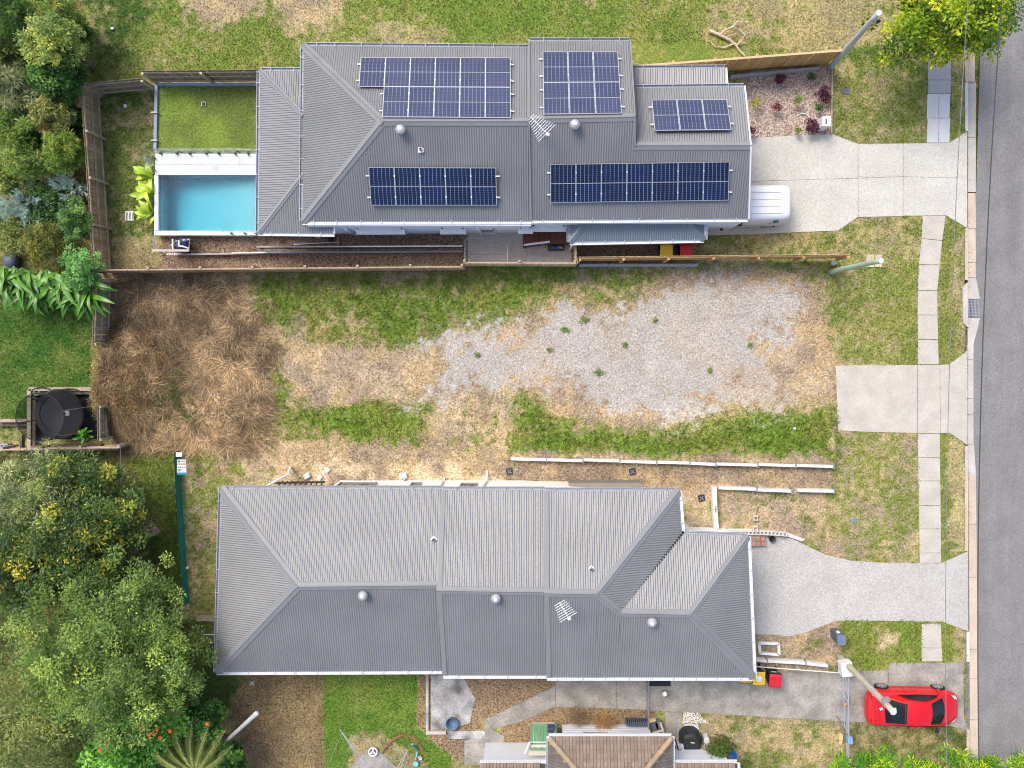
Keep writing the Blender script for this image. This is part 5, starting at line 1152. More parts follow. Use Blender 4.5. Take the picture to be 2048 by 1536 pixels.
def sec(x, ws, wm, zs, zm, wsh, zsh, zt): return (x, [(0, zs), (ws, zs), (wm, zm), (wm - .015, zm + .18), (wsh, zsh), (wsh * .75, zsh + (zt - zsh) * .7), (0, zt)])
st = [sec(-2.14, .40, .52, .34, .48, .50, .70, .74), sec(-2.06, .62, .70, .28, .48, .66, .80, .86), sec(-1.85, .76, .83, .24, .5, .76, .87, .95), sec(-1.4, .80, .87, .2, .5, .79, .88, .97), sec(-.6, .82, .87, .18, .5, .78, .88, .95), sec(.4, .82, .87, .18, .5, .78, .86, .93), sec(1.0, .82, .87, .18, .5, .77, .84, .93), sec(1.4, .80, .87, .2, .5, .74, .78, .88), sec(1.8, .72, .80, .24, .46, .64, .70, .79), sec(2.02, .58, .66, .28, .44, .52, .62, .69), sec(2.14, .34, .44, .34, .44, .36, .52, .58)]
subsurf(loft(st, X).build('body', M_RED, car, True), 2)
def arc(x0, x1, w, z, crown, bow, n=8): return [(x0 + (x1 - x0) * 0 + bow * (1 - (2 * i / n - 1) ** 2), w * (2 * i / n - 1), z + crown * (1 - (2 * i / n - 1) ** 2)) for i in range(n + 1)]
A0 = arc(-1.46, 0, .66, .90, .05, -.10); A1 = arc(-.60, 0, .53, 1.31, .05, -.04); A2 = arc(-.1, 0, .56, 1.345, .05, 0); A3 = arc(.50, 0, .53, 1.31, .05, .06); A4 = arc(1.22, 0, .70, .87, .04, .16)
gh = MB(X); gh.grid([A0, A1, A2, A3, A4])
for s in (0, -1):
    top = [A0[s], A1[s], A2[s], A3[s], A4[s]]; sg_ = 1 if s == -1 else -1
    bot = [(p[0], sg_ * (.72 if 0 < i < 4 else .70), .86) for i, p in enumerate(top)]; gh.grid([top, bot])
gh.build('cabin', M_RED, car, True)
def lerp3(a, b, t): return tuple(a[i] + (b[i] - a[i]) * t for i in range(3))
def between(Ra, Rb, t0, t1, inset):
    n = len(Ra) - 1; out = []
    for t in (t0, (t0 + t1) / 2, t1):
        row = [lerp3(Ra[i], Rb[i], t) for i in range(n + 1)]
        e0 = lerp3(row[0], row[1], inset * 4); e1 = lerp3(row[-1], row[-2], inset * 4); out.append([e0] + row[1:-1] + [e1])
    return out
panel(car, X, 'windscreen', M_CGLASS, between(A3, A4, .06, .95, .1), .012); panel(car, X, 'rear_window', M_CGLASS, between(A0, A1, .16, .99, .1), .012)
panel(car, X, 'roof_spoiler', M_BLACK, between(A1, A2, .0, .16, .1), .01)
for sg_ in (1, -1):
    side = [(-.86, .715, .90), (-.5, .655, 1.12), (-.1, .60, 1.27), (.3, .595, 1.28), (.66, .635, 1.16), (1.06, .71, .90)]
    mb = MB(X); pts = [(x, sg_ * (y + .012), z) for x, y, z in side] + [(.2, sg_ * .745, .88)]; mb.f.append([mb.pt(p) for p in (pts if sg_ < 0 else pts[::-1])]); mb.build('side_window', M_CGLASS, car)
    m_ = MB(X); m_.box((1.02, sg_ * .93, .95), (.12, .22, .13), sg_ * .3); bevel(m_.build('wing_mirror', M_BLACK if sg_ < 0 else M_RED, car), .03)
    for x in (-1.32, 1.27): wheel(car, X, x, sg_ * .80)
    hl = MB(X); hl.grid([[(1.86, sg_ * .50, .735), (1.70, sg_ * .66, .745)], [(2.03, sg_ * .44, .655), (1.93, sg_ * .62, .655)]]); hl.build('headlight', M_FRAMEW, car)
    tl_ = MB(X); tl_.box((-1.98, sg_ * .55, .865), (.1, .28, .06), sg_ * .25); bevel(tl_.build('tail_light', mat('tail_light_red', c(190, 10, 20, 1), .2, coat=.5), car), .02)
    MB(X).box((.05, sg_ * .862, .74), (.2, .02, .03)).build('door_handle', M_RED, car)
    MB(X).box((.0, sg_ * .862, .33), (2.2, .03, .1)).build('side_skirt', M_REDD, car)
MB(X).box((-2.1, 0, .66), (.03, .46, .11)).build('number_plate', M_WHITE, car); MB(X).grid([[(-2.02, y, .80 + .02 * (1 - y * y)), (-1.86, y, .955 + .02 * (1 - y * y))] for y in np.linspace(-.66, .66, 9)]).build('boot_lip', M_REDD, car)
for sg_ in (1, -1):
    MB(X).tube([(1.02, sg_ * .80, .84), (1.05, sg_ * .868, .6), (1.0, sg_ * .872, .3)], .006, 4).build('door_seam', M_BLACK, car); MB(X).tube([(-.42, sg_ * .795, .87), (-.45, sg_ * .872, .6), (-.4, sg_ * .875, .3)], .006, 4).build('door_seam', M_BLACK, car)
    MB(X).tube([(1.36, sg_ * .70, .82), (1.6, sg_ * .66, .775), (1.84, sg_ * .52, .735)], .007, 4).build('bonnet_seam', M_BLACK, car)
    MB(X).tube([(1.30, sg_ * .1, .935), (1.22, sg_ * .55, .905)], .009, 4).build('wiper', M_BLACK, car)
MB(X).tube([(2.06, -.25, .5), (2.08, 0, .5), (2.06, .25, .5)], .06, 8).build('grille', M_BLACK, car)
van = thing('white_van', 'white panel van half under the eave of the upper house', 'van', P(1495, 412, 1.85) - Vector((0, 0, 1.85)))
o = P(1497, 405, 1.85); X = Matrix.Translation((o.x, o.y, 0)) @ Matrix.Rotation(math.pi + math.radians(1.0), 4, 'Z')
def vsec(x, w, zt, zsh, wr, z0=.22): return (x, [(0, z0), (w - .05, z0), (w, z0 + .3), (w, zsh), (wr + .04, zt - .12), (wr - .08, zt - .02), (0, zt)])
st = [vsec(-1.9, .80, 1.70, 1.0, .62, .35), vsec(-1.84, .88, 1.80, 1.0, .68, .26), vsec(-1.4, .91, 1.85, 1.02, .70), vsec(0, .91, 1.86, 1.02, .70), vsec(.55, .91, 1.80, 1.02, .66), vsec(.75, .91, 1.68, 1.02, .62), vsec(1.30, .88, 1.14, 1.0, .72), vsec(1.7, .82, 1.02, .88, .64), vsec(1.88, .66, .84, .7, .5, .3)]
subsurf(loft(st, X).build('body', M_VAN, van, True), 1)
for sg_ in (1, -1):
    mb = MB(X); pts = [(1.15, .915, .98), (.1, .92, .98), (.16, .83, 1.46), (.62, .80, 1.44)]; pts = [(x, sg_ * y, z) for x, y, z in pts]; mb.f.append([mb.pt(p) for p in (pts if sg_ > 0 else pts[::-1])]); mb.build('side_window', M_CGLASS, van)
    for x in (-1.25, 1.2): wheel(van, X, x, sg_ * .80, .31, .19)
    m_ = MB(X); m_.box((1.0, sg_ * 1.0, 1.06), (.12, .2, .16)); bevel(m_.build('wing_mirror', M_BLACK, van), .03)
    MB(X).box((-.6, sg_ * .895, .98), (1.9, .012, .025)).build('slide_rail', M_GREYM, van)
    MB(X).box((.22, sg_ * .9, .88), (.18, .02, .03)).build('door_handle', M_BLACK, van)
mb = MB(X); mb.grid([[(.86, y, 1.60 + .02 * (1 - y * y)), (1.27, y * 1.08, 1.20 + .02)] for y in np.linspace(-.6, .6, 7)]); mb.build('windscreen', M_CGLASS, van, True)
for y in (-.45, -.15, .15, .45): MB(X).box((-.55, y, 1.862), (1.7, .05, .012)).build('roof_rib', M_VAN, van)
lg = MB(X); lg.f.append([lg.pt((-1.25 + .1 * math.cos(a), .80 + .05 * math.sin(a) * .6, 1.60 + .085 * math.sin(a) * -1.0 + .06)) for a in np.linspace(0, 2 * math.pi, 14, False)]); 
M_TEALD = mat('logo_teal', c(20, 110, 120), .5)
def decal(name, x0, x1, z0, z1, m_, yb=.89):
    # decal on the upper side, which leans from y=.89 at z=1.02 to y=.80 at z=1.74
    f = lambda z: .925 - (z - 1.02) / .72 * .16
    MB(X).poly([(x0, f(z0), z0), (x1, f(z0), z0), (x1, f(z1), z1), (x0, f(z1), z1)]).build(name, m_, van)
mb = MB(X); f_ = lambda z: .93 - (z - 1.02) / .72 * .16
for nm, (cx, cz, rr), m_ in (('round_logo', (-1.28, 1.50, .13), M_TEALD), ('logo_swoosh', (-1.34, 1.47, .07), M_TEAL)):
    mb = MB(X); mb.f.append([mb.pt((cx + rr * math.cos(a), f_(cz + rr * math.sin(a)) + (.004 if nm == 'logo_swoosh' else 0), cz + rr * math.sin(a))) for a in np.linspace(2 * math.pi, 0, 18, False)]); mb.build(nm, m_, van)
for i, (x0, x1) in enumerate(((-1.45, -1.33), (-1.30, -1.20), (-1.17, -1.05), (-1.02, -.94))): decal('lettering', x0, x1, 1.24, 1.29, mat('logo_red', c(190, 90, 100), .5))
for i, (x0, x1) in enumerate(((-1.2, -1.1), (-1.07, -1.0))): decal('lettering', x0, x1, 1.34, 1.37, M_GREYM)
MB(X).box((-1.93, 0, .5), (.08, 1.5, .16)).build('rear_bumper', M_BLACK, van)
# ================================================================= poles and wires
M_POLE = mat('pole_grey', c(186, 190, 188), .8, .14, 3, .2, fine=.1, stretch=(3, 3, .4)); M_POLEG = mat('pole_green', c(164, 186, 158), .8, .12, 3, .2, fine=.1, stretch=(3, 3, .4)); M_POLET = mat('pole_timber', c(182, 178, 158), .85, .15, 3, .2, fine=.12, stretch=(3, 3, .4))
def pole(label, b, t_, zt, m, r0, r1, bow=0.0):
    A = P(*b, 0); B = P(*t_, zt); th = thing('power_pole', label, 'pole', A); pts = []
    s = Vector((-(B - A).y, (B - A).x, 0)); s = s.normalized() if s.length > 0 else Vector((1, 0, 0))
    for i in range(13): k = i / 12; pts.append(A.lerp(B, k) + s * (bow * (math.sin(math.pi * k) + .35 * math.sin(k * 9))) - Vector((0, 0, .3 if i == 0 else 0)))
    MB().tube(pts, r0, 14, r1).build('shaft', m, th, True); return th, B
t1, B1 = pole('pale grey timber pole beside the golden fence, top against the tree', (1661, 135), (1757, 27), 5.8, M_POLE, .14, .105, .05)
MB().lathe(B1, [(.12, -.02), (.125, .06), (.1, .08), (.01, .085)], 14).build('top_cap', M_CONCW, t1); MB().lathe(B1 + Vector((.2, -.12, -.5)), [(.02, -.1), (.07, -.08), (.07, .05), (.02, .09)], 10).build('insulator', M_BLACK, t1); MB().beam(B1 + Vector((0, 0, -.45)), B1 + Vector((.24, -.14, -.45)), .05, .05).build('bracket', M_GREYM, t1)
t2, B2 = pole('pale green timber pole leaning over the front verge', (1660, 545), (1762, 522), 5.6, M_POLEG, .13, .10, .03)
MB().lathe(B2, [(.105, -.02), (.11, .06), (.08, .08), (.01, .085)], 14).build('top_cap', M_CONCW, t2)
t3, B3 = pole('timber street pole rising across the red car', (1676, 1311), (1786, 1423), 6.0, M_POLET, .15, .12, .02)
MB().lathe(B3, [(.13, -.02), (.135, .05), (.1, .08), (.01, .085)], 14).build('top_cap', M_CONCW, t3)
MB().box(B3 + Vector((-.05, .2, -.6)), (.32, .2, .1), .5).build('bracket', M_GREYM, t3); MB().tube([B3 + Vector((-.4, -.05, -.3)), B3 + Vector((-.3, .0, -.3))], .05, 8).build('insulator', M_WHITE, t3); MB().tube([B3 + Vector((.1, .0, -.2)), B3 + Vector((.2, .02, -.2))], .05, 8).build('insulator', M_WHITE, t3)
t4 = thing('leaning_pole', 'grey leaning steel pole poking out of the garden palm', 'pole', P(470, 1470, 0)); A, B = P(415, 1516, .6), P(512, 1428, 3.2)
MB().tube([A, A.lerp(B, .5), B], .07, 10, .1).build('shaft', M_POLE, t4, True); MB().lathe(B, [(.1, -.06), (.12, 0), (.06, .05)], 10).build('head', M_CONCW, t4)
tag(bevel(MB().box(P(1691, 1336, 1.1), (.52, .66, .5), .12).build('pole_meter_box', mat('box_cream', c(232, 230, 222), .6, .04, 3)), .03), 'cream metal box fixed at the foot of the timber street pole', 'box')
M_WIRE = mat('wire_dark', c(60, 64, 78), .6, .1); M_WIREG = mat('wire_grey', c(120, 124, 130), .6, .1)
def wire(label, xa, xm, zmid, m, r, y0=-400, y1=1900):
    """straight in plan, sagging; xm = pixel x at its lowest point (row 770), xa = pixel x at row 60"""
    th = thing('power_line', label, 'wire', P(xm, 770, 0)); Xw = P(xm, 770, zmid); pts = []
    top = P(xa, 60, zmid + .9); kx = 0.0
    for i in range(41):
        y = Xw.y + (i - 20) / 20 * 34
        z = zmid + .0030 * (y - Xw.y) ** 2
        pts.append((Xw.x + kx, y, z))
    MB().tube(pts, r, 5).build('cable', m, th)
wire('dark overhead power cable above the road edge', 1994, 1963, 5.6, M_WIRE, .022); wire('thin grey overhead cable above the footpath verge', 1924, 1898, 5.4, M_WIREG, .014)
# ================================================================= pipe gate at the old driveway
gt = thing('pipe_gate', 'grey steel pipe gate standing open across the old driveway', 'gate', P(1690, 1410, 0)); pg = lambda x, y, z: P(x, y, z)
for pts, r in (([(1687, 1350, 1.1), (1688, 1400, 1.1), (1689, 1452, 1.1)], .028), ([(1698, 1352, 1.1), (1697, 1400, 1.1), (1697, 1440, 1.1), (1698, 1475, 1.1)], .028), ([(1691, 1352, 1.1), (1697, 1402, 1.1)], .018), ([(1688, 1388, 1.1), (1697, 1408, 1.1), (1698, 1440, 1.1)], .03), ([(1690, 1452, 1.1), (1699, 1474, 1.1)], .02), ([(1689, 1412, 1.0), (1693, 1440, 1.0)], .018)):
    MB().tube([P(*q_) for q_ in pts], r, 6).build('pipe', M_ALU, gt)
for x, y in ((1687, 1351), (1698, 1353), (1689, 1452), (1698, 1474)): p = P(x, y, 1.1); MB().tube([p, p - Vector((0, 0, 1.1))], .035, 8).build('post', M_GREYM, gt)
MB().lathe(P(1692, 1409, 1.05), [(.02, -.04), (.06, 0), (.02, .04)], 8).build('latch', M_ORG, gt)
nf = thing('front_wire_fence', 'thin wire fence post line below the pipe gate', 'fence', P(1697, 1520, 0)); MB().tube([P(1698, 1483, 1.0), P(1698, 1600, 1.0)], .018, 5).build('wire_rail', M_ALU, nf)
for y in (1484, 1560): p = P(1698, y, 1.0); MB().tube([p, p - Vector((0, 0, 1))], .025, 6).build('post', M_GREYM, nf)
MB().prism(PP([(1692, 1440), (1699, 1440), (1699, 1620), (1692, 1620)], .03), .1).build('strip_footing', M_CONCG, nf)
tag(bevel(MB().box(P(1699, 1480, 1.1), (.24, .32, .26), .1).build('blue_letterbox', mat('box_blue', c(130, 166, 210), .5, .05)), .03), 'pale blue letterbox on the wire fence', 'letterbox')
tag(bevel(MB().box(P(1681, 1473, .1), (.18, .32, .2), .05).build('cardboard_carton', mat('carton', c(226, 194, 150), .8, .06)), .01), 'tan carton on the dry grass by the gate', 'carton'); tag(bevel(MB().box(P(1681, 1485, .05), (.14, .18, .1), -.3).build('cardboard_carton', MATS['carton']), .01), 'smaller flattened tan carton below the other', 'carton')
# ================================================================= trampoline corner
M_MAT = mat('trampoline_mat', (.014, .015, .019, 1), .8, .3, 2, fine=.3, fscale=40); m, nt, b = nodes_of('safety_net'); b.inputs['Base Color'].default_value = (.01, .01, .012, 1); b.inputs['Alpha'].default_value = .55; b.inputs['Roughness'].default_value = 1; M_NET = m
tp = thing('trampoline', 'round black trampoline with safety net enclosure', 'trampoline', P(118, 826, 0)); q = P(118, 828, .75); r = 1.1
ring = lambda rad, z, n=32, cx=q.x, cy=q.y: [(cx + rad * math.cos(2 * math.pi * i / n), cy + rad * math.sin(2 * math.pi * i / n), z) for i in range(n)]
MB().lathe((q.x, q.y, .74), [(r - .2, -.01), (r - .2, .0), (.02, .0), (.01, .001)], 32).build('mat', M_MAT, tp)
MB().lathe((q.x, q.y, .75), [(r - .22, .0), (r - .2, .03), (r + .02, .03), (r + .05, -.02), (r, -.04)], 32).build('edge_pad', mat('pad_black', (.02, .021, .026, 1), .6, .2, 3), tp)
R_ = ring(r + .04, .74); MB().tube(R_ + R_[:1], .025, 6).build('frame_ring', M_BLACK, tp)
Rt = ring(r * .98, 2.35); MB().tube(Rt + Rt[:1], .022, 6).build('top_ring', M_BLACK, tp)
nb = MB(); nb.grid([R_ + R_[:1], [((a[0] + b_[0]) / 2 * 1, (a[1] + b_[1]) / 2, 1.55) for a, b_ in zip(R_ + R_[:1], Rt + Rt[:1])], Rt + Rt[:1]]); nb.build('safety_net', M_NET, tp)
for i in range(6):
    a = 2 * math.pi * i / 6 + .25; MB().tube([(q.x + (r + .1) * math.cos(a), q.y + (r + .1) * math.sin(a), 0), (q.x + (r + .1) * math.cos(a), q.y + (r + .1) * math.sin(a), 2.0), (q.x + r * .98 * math.cos(a), q.y + r * .98 * math.sin(a), 2.36)], .024, 6).build('pole', M_GREYM, tp)
lgm = P(135, 826, .76); M_LOGO = M_WHITE
for dx, dy, sx, sy in ((-.03, .08, .16, .05), (-.03, 0, .1, .05), (-.03, -.09, .16, .05), (.05, .05, .05, .12), (.05, -.06, .05, .12), (-.1, .03, .05, .06)): MB().box((lgm.x + dx, lgm.y + dy, .753), (sx, sy, .004)).build('mat_print', M_LOGO, tp)
pt_ = thing('timber_surround', 'weathered timber sleeper surround around the trampoline pit', 'retaining wall', P(120, 790, 0)); M_TIMB = mat('sleeper_timber', c(172, 160, 140), .9, .2, 3, .3, fine=.2, fscale=12); M_TIMD = mat('sleeper_dark', c(104, 92, 82), .9, .25, 3, .3, fine=.2, fscale=12)
for (x0, y0, x1, y1, w_, m_, z) in ((60, 778, 184, 778, .16, M_TIMB, .3), (62, 786, 186, 785, .14, M_TIMD, .2), (61, 778, 60, 905, .18, M_TIMB, .3), (70, 800, 69, 905, .2, M_TIMD, .22), (0, 841, 58, 841, .14, M_TIMB, .3), (0, 848, 56, 848, .2, M_TIMD, .1), (45, 870, 44, 905, .1, M_TIMD, .35), (65, 893, 205, 890, .12, M_TIMD, .3), (66, 900, 235, 897, .14, M_TIMB, .4)):
    MB().beam(P(x0, y0, z), P(x1, y1, z), w_, .25).build('sleeper', m_, pt_)
MB().prism(PP(rect(70, 788, 199, 878), .02), .04).build('ground_sheet', mat('weed_mat', (.03, .032, .04, 1), .9, .25, 3, .2, fine=.25, fscale=25), pt_)
HARD.append(rect(58, 775, 198, 900))
tag(MB().tube([P(83 + 19 * math.cos(a), 783 - 8 * math.sin(a), .5) for a in np.linspace(.1, 3.0, 10)], .03, 6).build('hose_arch', M_BLACK), 'left black hose arch over the sleeper edge', 'hose'); tag(MB().tube([P(143 + 18 * math.cos(a), 786 - 8 * math.sin(a), .5) for a in np.linspace(.0, 3.1, 10)], .03, 6).build('hose_arch', M_BLACK), 'right black hose arch over the sleeper edge', 'hose')
cs = thing('tilted_disc_seat', 'round pale disc on a ring leaning at the trampoline corner', 'swing', P(66, 788, 0)); dd_ = MB(); dc = P(64, 794, 1.0); dd_.f.append([dd_.pt(dc + Vector((.32 * math.cos(a), -.10 * math.cos(a) + .06 * math.sin(a), .30 * math.sin(a)))) for a in np.linspace(0, 2 * math.pi, 20, False)]); dd_.f.append([dd_.pt(dc + Vector((.32 * math.cos(a) + .01, -.10 * math.cos(a) + .06 * math.sin(a) - .05, .30 * math.sin(a)))) for a in np.linspace(2 * math.pi, 0, 20, False)]); dd_.build('disc', M_CONCW, cs)
MB().tube([P(72.5 + 6 * math.cos(a), 785 + 5.5 * math.sin(a), 1.1) for a in np.linspace(0, 2 * math.pi, 17)], .02, 6).build('ring', M_CONC, cs)
bx_ = thing('grey_crate', 'small grey patterned crate at the left edge', 'crate', P(8, 896, 0)); bevel(MB().box(P(7, 895, .35) - Vector((0, 0, .17)), (.38, .34, .34)).build('body', M_CONCG, bx_), .02)
for dx in (-.09, .09):
    for dy in (-.08, .08): MB().box(P(7, 895, .36) + Vector((dx, dy, 0)), (.1, .09, .01)).build('pattern', M_SLATE, bx_)
bb = thing('black_kettle_drum', 'dark drum half hidden by the strap-leaf plants', 'drum', P(18, 522, 0)); MB().lathe(P(18, 521, .5), [(.3, -.5), (.34, -.2), (.3, .0), (.15, .08), (.02, .1)], 16).build('body', M_SLATE, bb, True); MB().lathe(P(18, 521, .5), [(.35, -.22), (.36, -.2), (.35, -.18)], 16).build('rim', M_BLACK, bb)
tag(MB().tube([P(241, 886, 1.6), P(241.5, 968, .1)], .02, 6).build('steel_stay', M_GREYM), 'thin grey steel stay below the fence corner', 'stay')
tag(MB().prism(PP([(283, 1042), (296, 1036), (320, 1062), (312, 1070), (293, 1078)], 1.0), .05).build('rusty_roof_sheet', mat('rusty_tin', c(150, 124, 108), .8, .2, 3, .2, fine=.2)), 'rusty corner of roofing showing between the lower left trees', 'sheet')
tag(MB().prism(PP([(392, 1235), (436, 1235), (436, 1243), (392, 1242)], .35), .35).build('timber_sleeper', M_TIMB), 'pale timber sleeper poking out left of the lower house', 'sleeper')
tag(MB().tube([P(406, 1269, .8), P(436, 1270, .8)], .025, 6).build('white_pipe', M_WHITE), 'short white pipe left of the lower house wall', 'pipe')
# ================================================================= rotary clothesline, toys
rc = thing('rotary_clothesline', 'rotary clothesline with pale steel arms cut by the bottom edge', 'clothesline', P(762, 1575, 0)); hub = P(772, 1590, 2.2)
MB().tube([hub - Vector((0, 0, 2.2)), hub + Vector((0, 0, .1))], .035, 8).build('mast', M_ALU, rc)
for e in ((679, 1458), (815, 1501), (600, 1650), (900, 1680)):
    T = P(*e, 2.3); d = (T - hub); s = Vector((-d.y, d.x, 0)).normalized() * .16
    MB().tube([hub + s, T], .02, 6).build('arm', M_ALU, rc); MB().tube([hub - s, T], .02, 6).build('arm', M_ALU, rc)
for k in (.55, .75, .95):
    pts = [hub.lerp(P(*e, 2.3), k) for e in ((679, 1458), (815, 1501), (900, 1680), (600, 1650), (679, 1458))]; MB().tube(pts, .006, 4).build('line', M_ALU, rc)
M_PEG = [mat('peg_white', c(235, 235, 230)), mat('peg_aqua', c(110, 200, 200)), mat('peg_yellow', c(220, 200, 90))]
for i in range(14):
    k = random.choice((.55, .75, .95)); e0, e1 = random.choice((((679, 1458), (600, 1650)), ((679, 1458), (815, 1501)))); u = random.uniform(.1, .6)
    p = hub.lerp(P(*e0, 2.3), k).lerp(hub.lerp(P(*e1, 2.3), k), u); MB().box(p, (.03, .02, .09), random.random() * 3).build('peg', M_PEG[i % 3], rc)
sk = thing('white_steering_wheel_toy', 'white round wheel-shaped toy on the clothesline pad', 'toy', P(746, 1506, 0)); cx, cy = 746, 1504
MB().tube([P(cx + 8.5 * math.cos(a), cy + 8 * math.sin(a), .12) for a in np.linspace(0, 2 * math.pi, 21)], .035, 8).build('ring', M_WHITE, sk)
for a in (.6, 2.6, 4.7): MB().beam(P(cx, cy, .12), P(cx + 8 * math.cos(a), cy + 8 * math.sin(a), .12), .07, .04).build('spoke', M_WHITE, sk)
MB().lathe(P(cx, cy, .08), [(.08, 0), (.09, .05), (.01, .07)], 12).build('hub', M_CONCG, sk)
bk = thing('balance_bike', 'small aqua and blue child scooter lying on the lawn', 'scooter', P(834, 1507, 0)); M_AQ = mat('toy_aqua', c(120, 208, 224), .5, .05); M_BL = mat('toy_blue', c(24, 84, 150), .5, .05)
MB().tube([P(826, 1489, .25), P(837, 1501, .2)], .035, 8).build('handlebar', M_BL, bk); MB().tube([P(835, 1503, .2), P(831, 1519, .15)], .03, 8).build('frame', M_AQ, bk); MB().lathe(P(832, 1527, .05), [(.02, 0), (.1, .0), (.13, .03), (.13, .07), (.1, .09), (.02, .08)], 16).build('wheel', M_AQ, bk); MB().lathe(P(841, 1516, .05), [(.02, 0), (.08, .0), (.1, .03), (.08, .07), (.02, .06)], 14).build('wheel', mat('toy_lilac', c(190, 190, 225)), bk); MB().beam(P(835, 1515, .12), P(842, 1512, .12), .08, .05).build('deck', MATS['broom_head'], bk); MB().lathe(P(825, 1488, .24), [(.04, 0), (.05, .03), (.03, .06)], 10).build('grip', M_AQ, bk)
pf = thing('dead_palm_frond', 'brown dead palm frond curled on the lawn', 'frond', P(800, 1480, 0)); fr = [(764, 1505), (775, 1490), (790, 1476), (806, 1470), (823, 1474), (836, 1484), (844, 1500)]
MB().tube([P(x, y, .06 + .05 * (i % 2)) for i, (x, y) in enumerate(fr)], .03, 6, .012).build('stem', mat('frond_brown', c(158, 112, 76), .8, .15, 5), pf)
fb = MB()
for i in range(90):
    k = random.uniform(.05, .98) * 6; a = int(k); u = k - a; x = fr[a][0] * (1 - u) + fr[min(6, a + 1)][0] * u; y = fr[a][1] * (1 - u) + fr[min(6, a + 1)][1] * u; p = P(x, y, .07); dx, dy = fr[min(6, a + 1)][0] - fr[a][0], -(fr[min(6, a + 1)][1] - fr[a][1]); an = math.atan2(dy, dx) + random.choice((-.35, .35)) + random.uniform(-.15, .15); e = p + Vector((math.cos(an), math.sin(an), random.uniform(-.05, .1))) * random.uniform(.25, .5); s = Vector((-math.sin(an), math.cos(an), 0)) * .012; fb.poly([p - s, p + s, e])
fo = fb.build('leaflets', MATS['frond_brown'], pf)
sx_ = thing('cross_stick', 'small white cross-shaped stick on the brown soil', 'stick', P(504, 1366, 0)); MB().tube([P(500, 1371, .05), P(508, 1362, .05)], .02, 6).build('bar', M_LITTER, sx_); MB().tube([P(500, 1363, .07), P(509, 1370, .05)], .018, 6).build('bar', M_LITTER, sx_)
# ================================================================= around the tiled house
M_GRN = mat('shed_green', c(112, 164, 122), .5, .06, 2, metal=.1)
gs = thing('green_garden_shed', 'green steel garden shed with small solar panel beside the tiled house', 'shed', P(1082, 1478, 0))
for i in range(8): MB().prism(PP([(1062.3 + i * 6.5 - i * .0, 1448), (1062.3 + (i + 1) * 6.5 - 1, 1448), (1062.3 + (i + 1) * 6.4 - 1.6, 1501), (1059 + i * 6.4, 1501)], 1.9), .04).build('roof_pan', M_GRN, gs) if False else MB().poly([P(1062.3 + i * 6.5, 1448, .75 + .02 * (i % 2)), P(1062.3 + (i + 1) * 6.5 - .8, 1448, .75 + .02 * (i % 2)), P(1060 + (i + 1) * 6.5 - .8, 1501, 1.9 + .02 * (i % 2)), P(1060 + i * 6.5, 1501, 1.9 + .02 * (i % 2))]).build('roof_pan', M_GRN, gs)
MB().prism(PP([(1065, 1458), (1110, 1458), (1110, 1480), (1065, 1480)], .72), .72).build('body', mat('shed_cream', c(216, 212, 196), .6, .05), gs); MB().beam(P(1058, 1484, 1.62), P(1096, 1484, 1.62), .04, .04).build('strap', M_GUT, gs)
MB().beam(P(1058, 1500, 1.75), P(1110, 1500, 1.75), .5, .04).build('awning', MATS['shed_cream'], gs)
sp_ = MB().prism(PP(rect(1095, 1449, 1108, 1467), 1.15), .05).build('shed_solar_panel', M_NAVY, gs); MB().prism(PP(rect(1095.5, 1457.5, 1107.5, 1458.5), 1.16), .02).build('panel_bar', M_GREYM, sp_)
tag(MB().tube([P(1060, 1484, 1.9), P(1050, 1507, 1.9)], .05, 6).build('white_batten', M_WHITE), 'white batten leaning at the green shed corner', 'batten')
bt = thing('planter_box', 'grey planter trough with dark slats beside the tiled house', 'planter', P(1270, 1445, 0))
for i in range(11): MB().box(P(1252 + i * 4.1, 1444, .3), (.06, .2, .5)).build('slat', M_SLATE, bt)
jk = thing('timber_trestle', 'pair of dark boxes framed by pale boards beside the tiled house', 'boxes', P(1315, 1455, 0))
MB().box(P(1310, 1452, .4) - Vector((0, 0, .2)), (.28, .34, .4), .25).build('dark_box', M_SLATE, jk); MB().box(P(1317, 1451, .4) - Vector((0, 0, .2)), (.24, .32, .4), .25).build('dark_box', MATS['lid_slate'], jk); MB().beam(P(1305, 1466, .5), P(1324, 1461, .5), .09, .05).build('board', M_CONC, jk); MB().beam(P(1321, 1445, .5), P(1327, 1465, .5), .08, .05).build('board', M_CONC, jk); MB().box(P(1306, 1443, .3) - Vector((0, 0, .12)), (.3, .14, .24), .1).build('brown_box', MATS['carton'], jk)
qv = thing('covered_barbecue', 'barbecue under a black cover on the small deck', 'barbecue', P(1385, 1486, 0)); q = P(1384, 1490, .8)
cv = MB(); prof = [(0, .8), (.22, .82), (.4, .8), (.48, .72), (.5, .45), (.52, .05)]
rows_ = []
for rr, z in prof: rows_.append([(q.x + rr * (1.0 if abs(math.cos(a)) > 0 else 1) * math.copysign(abs(math.cos(a)) ** .7, math.cos(a)) * .95, q.y + rr * 1.1 * math.copysign(abs(math.sin(a)) ** .7, math.sin(a)) + .02 * math.sin(5 * a), z) for a in np.linspace(0, 2 * math.pi, 25)])
cv.grid(rows_); cv.build('cover', mat('cover_black', (.02, .021, .023, 1), .55, .3, 4, .4, fine=.2, fscale=12), qv, True); MB().box((q.x + .02, q.y + .12, .835), (.18, .035, .01), -.1).build('cover_print', M_WHITE, qv)
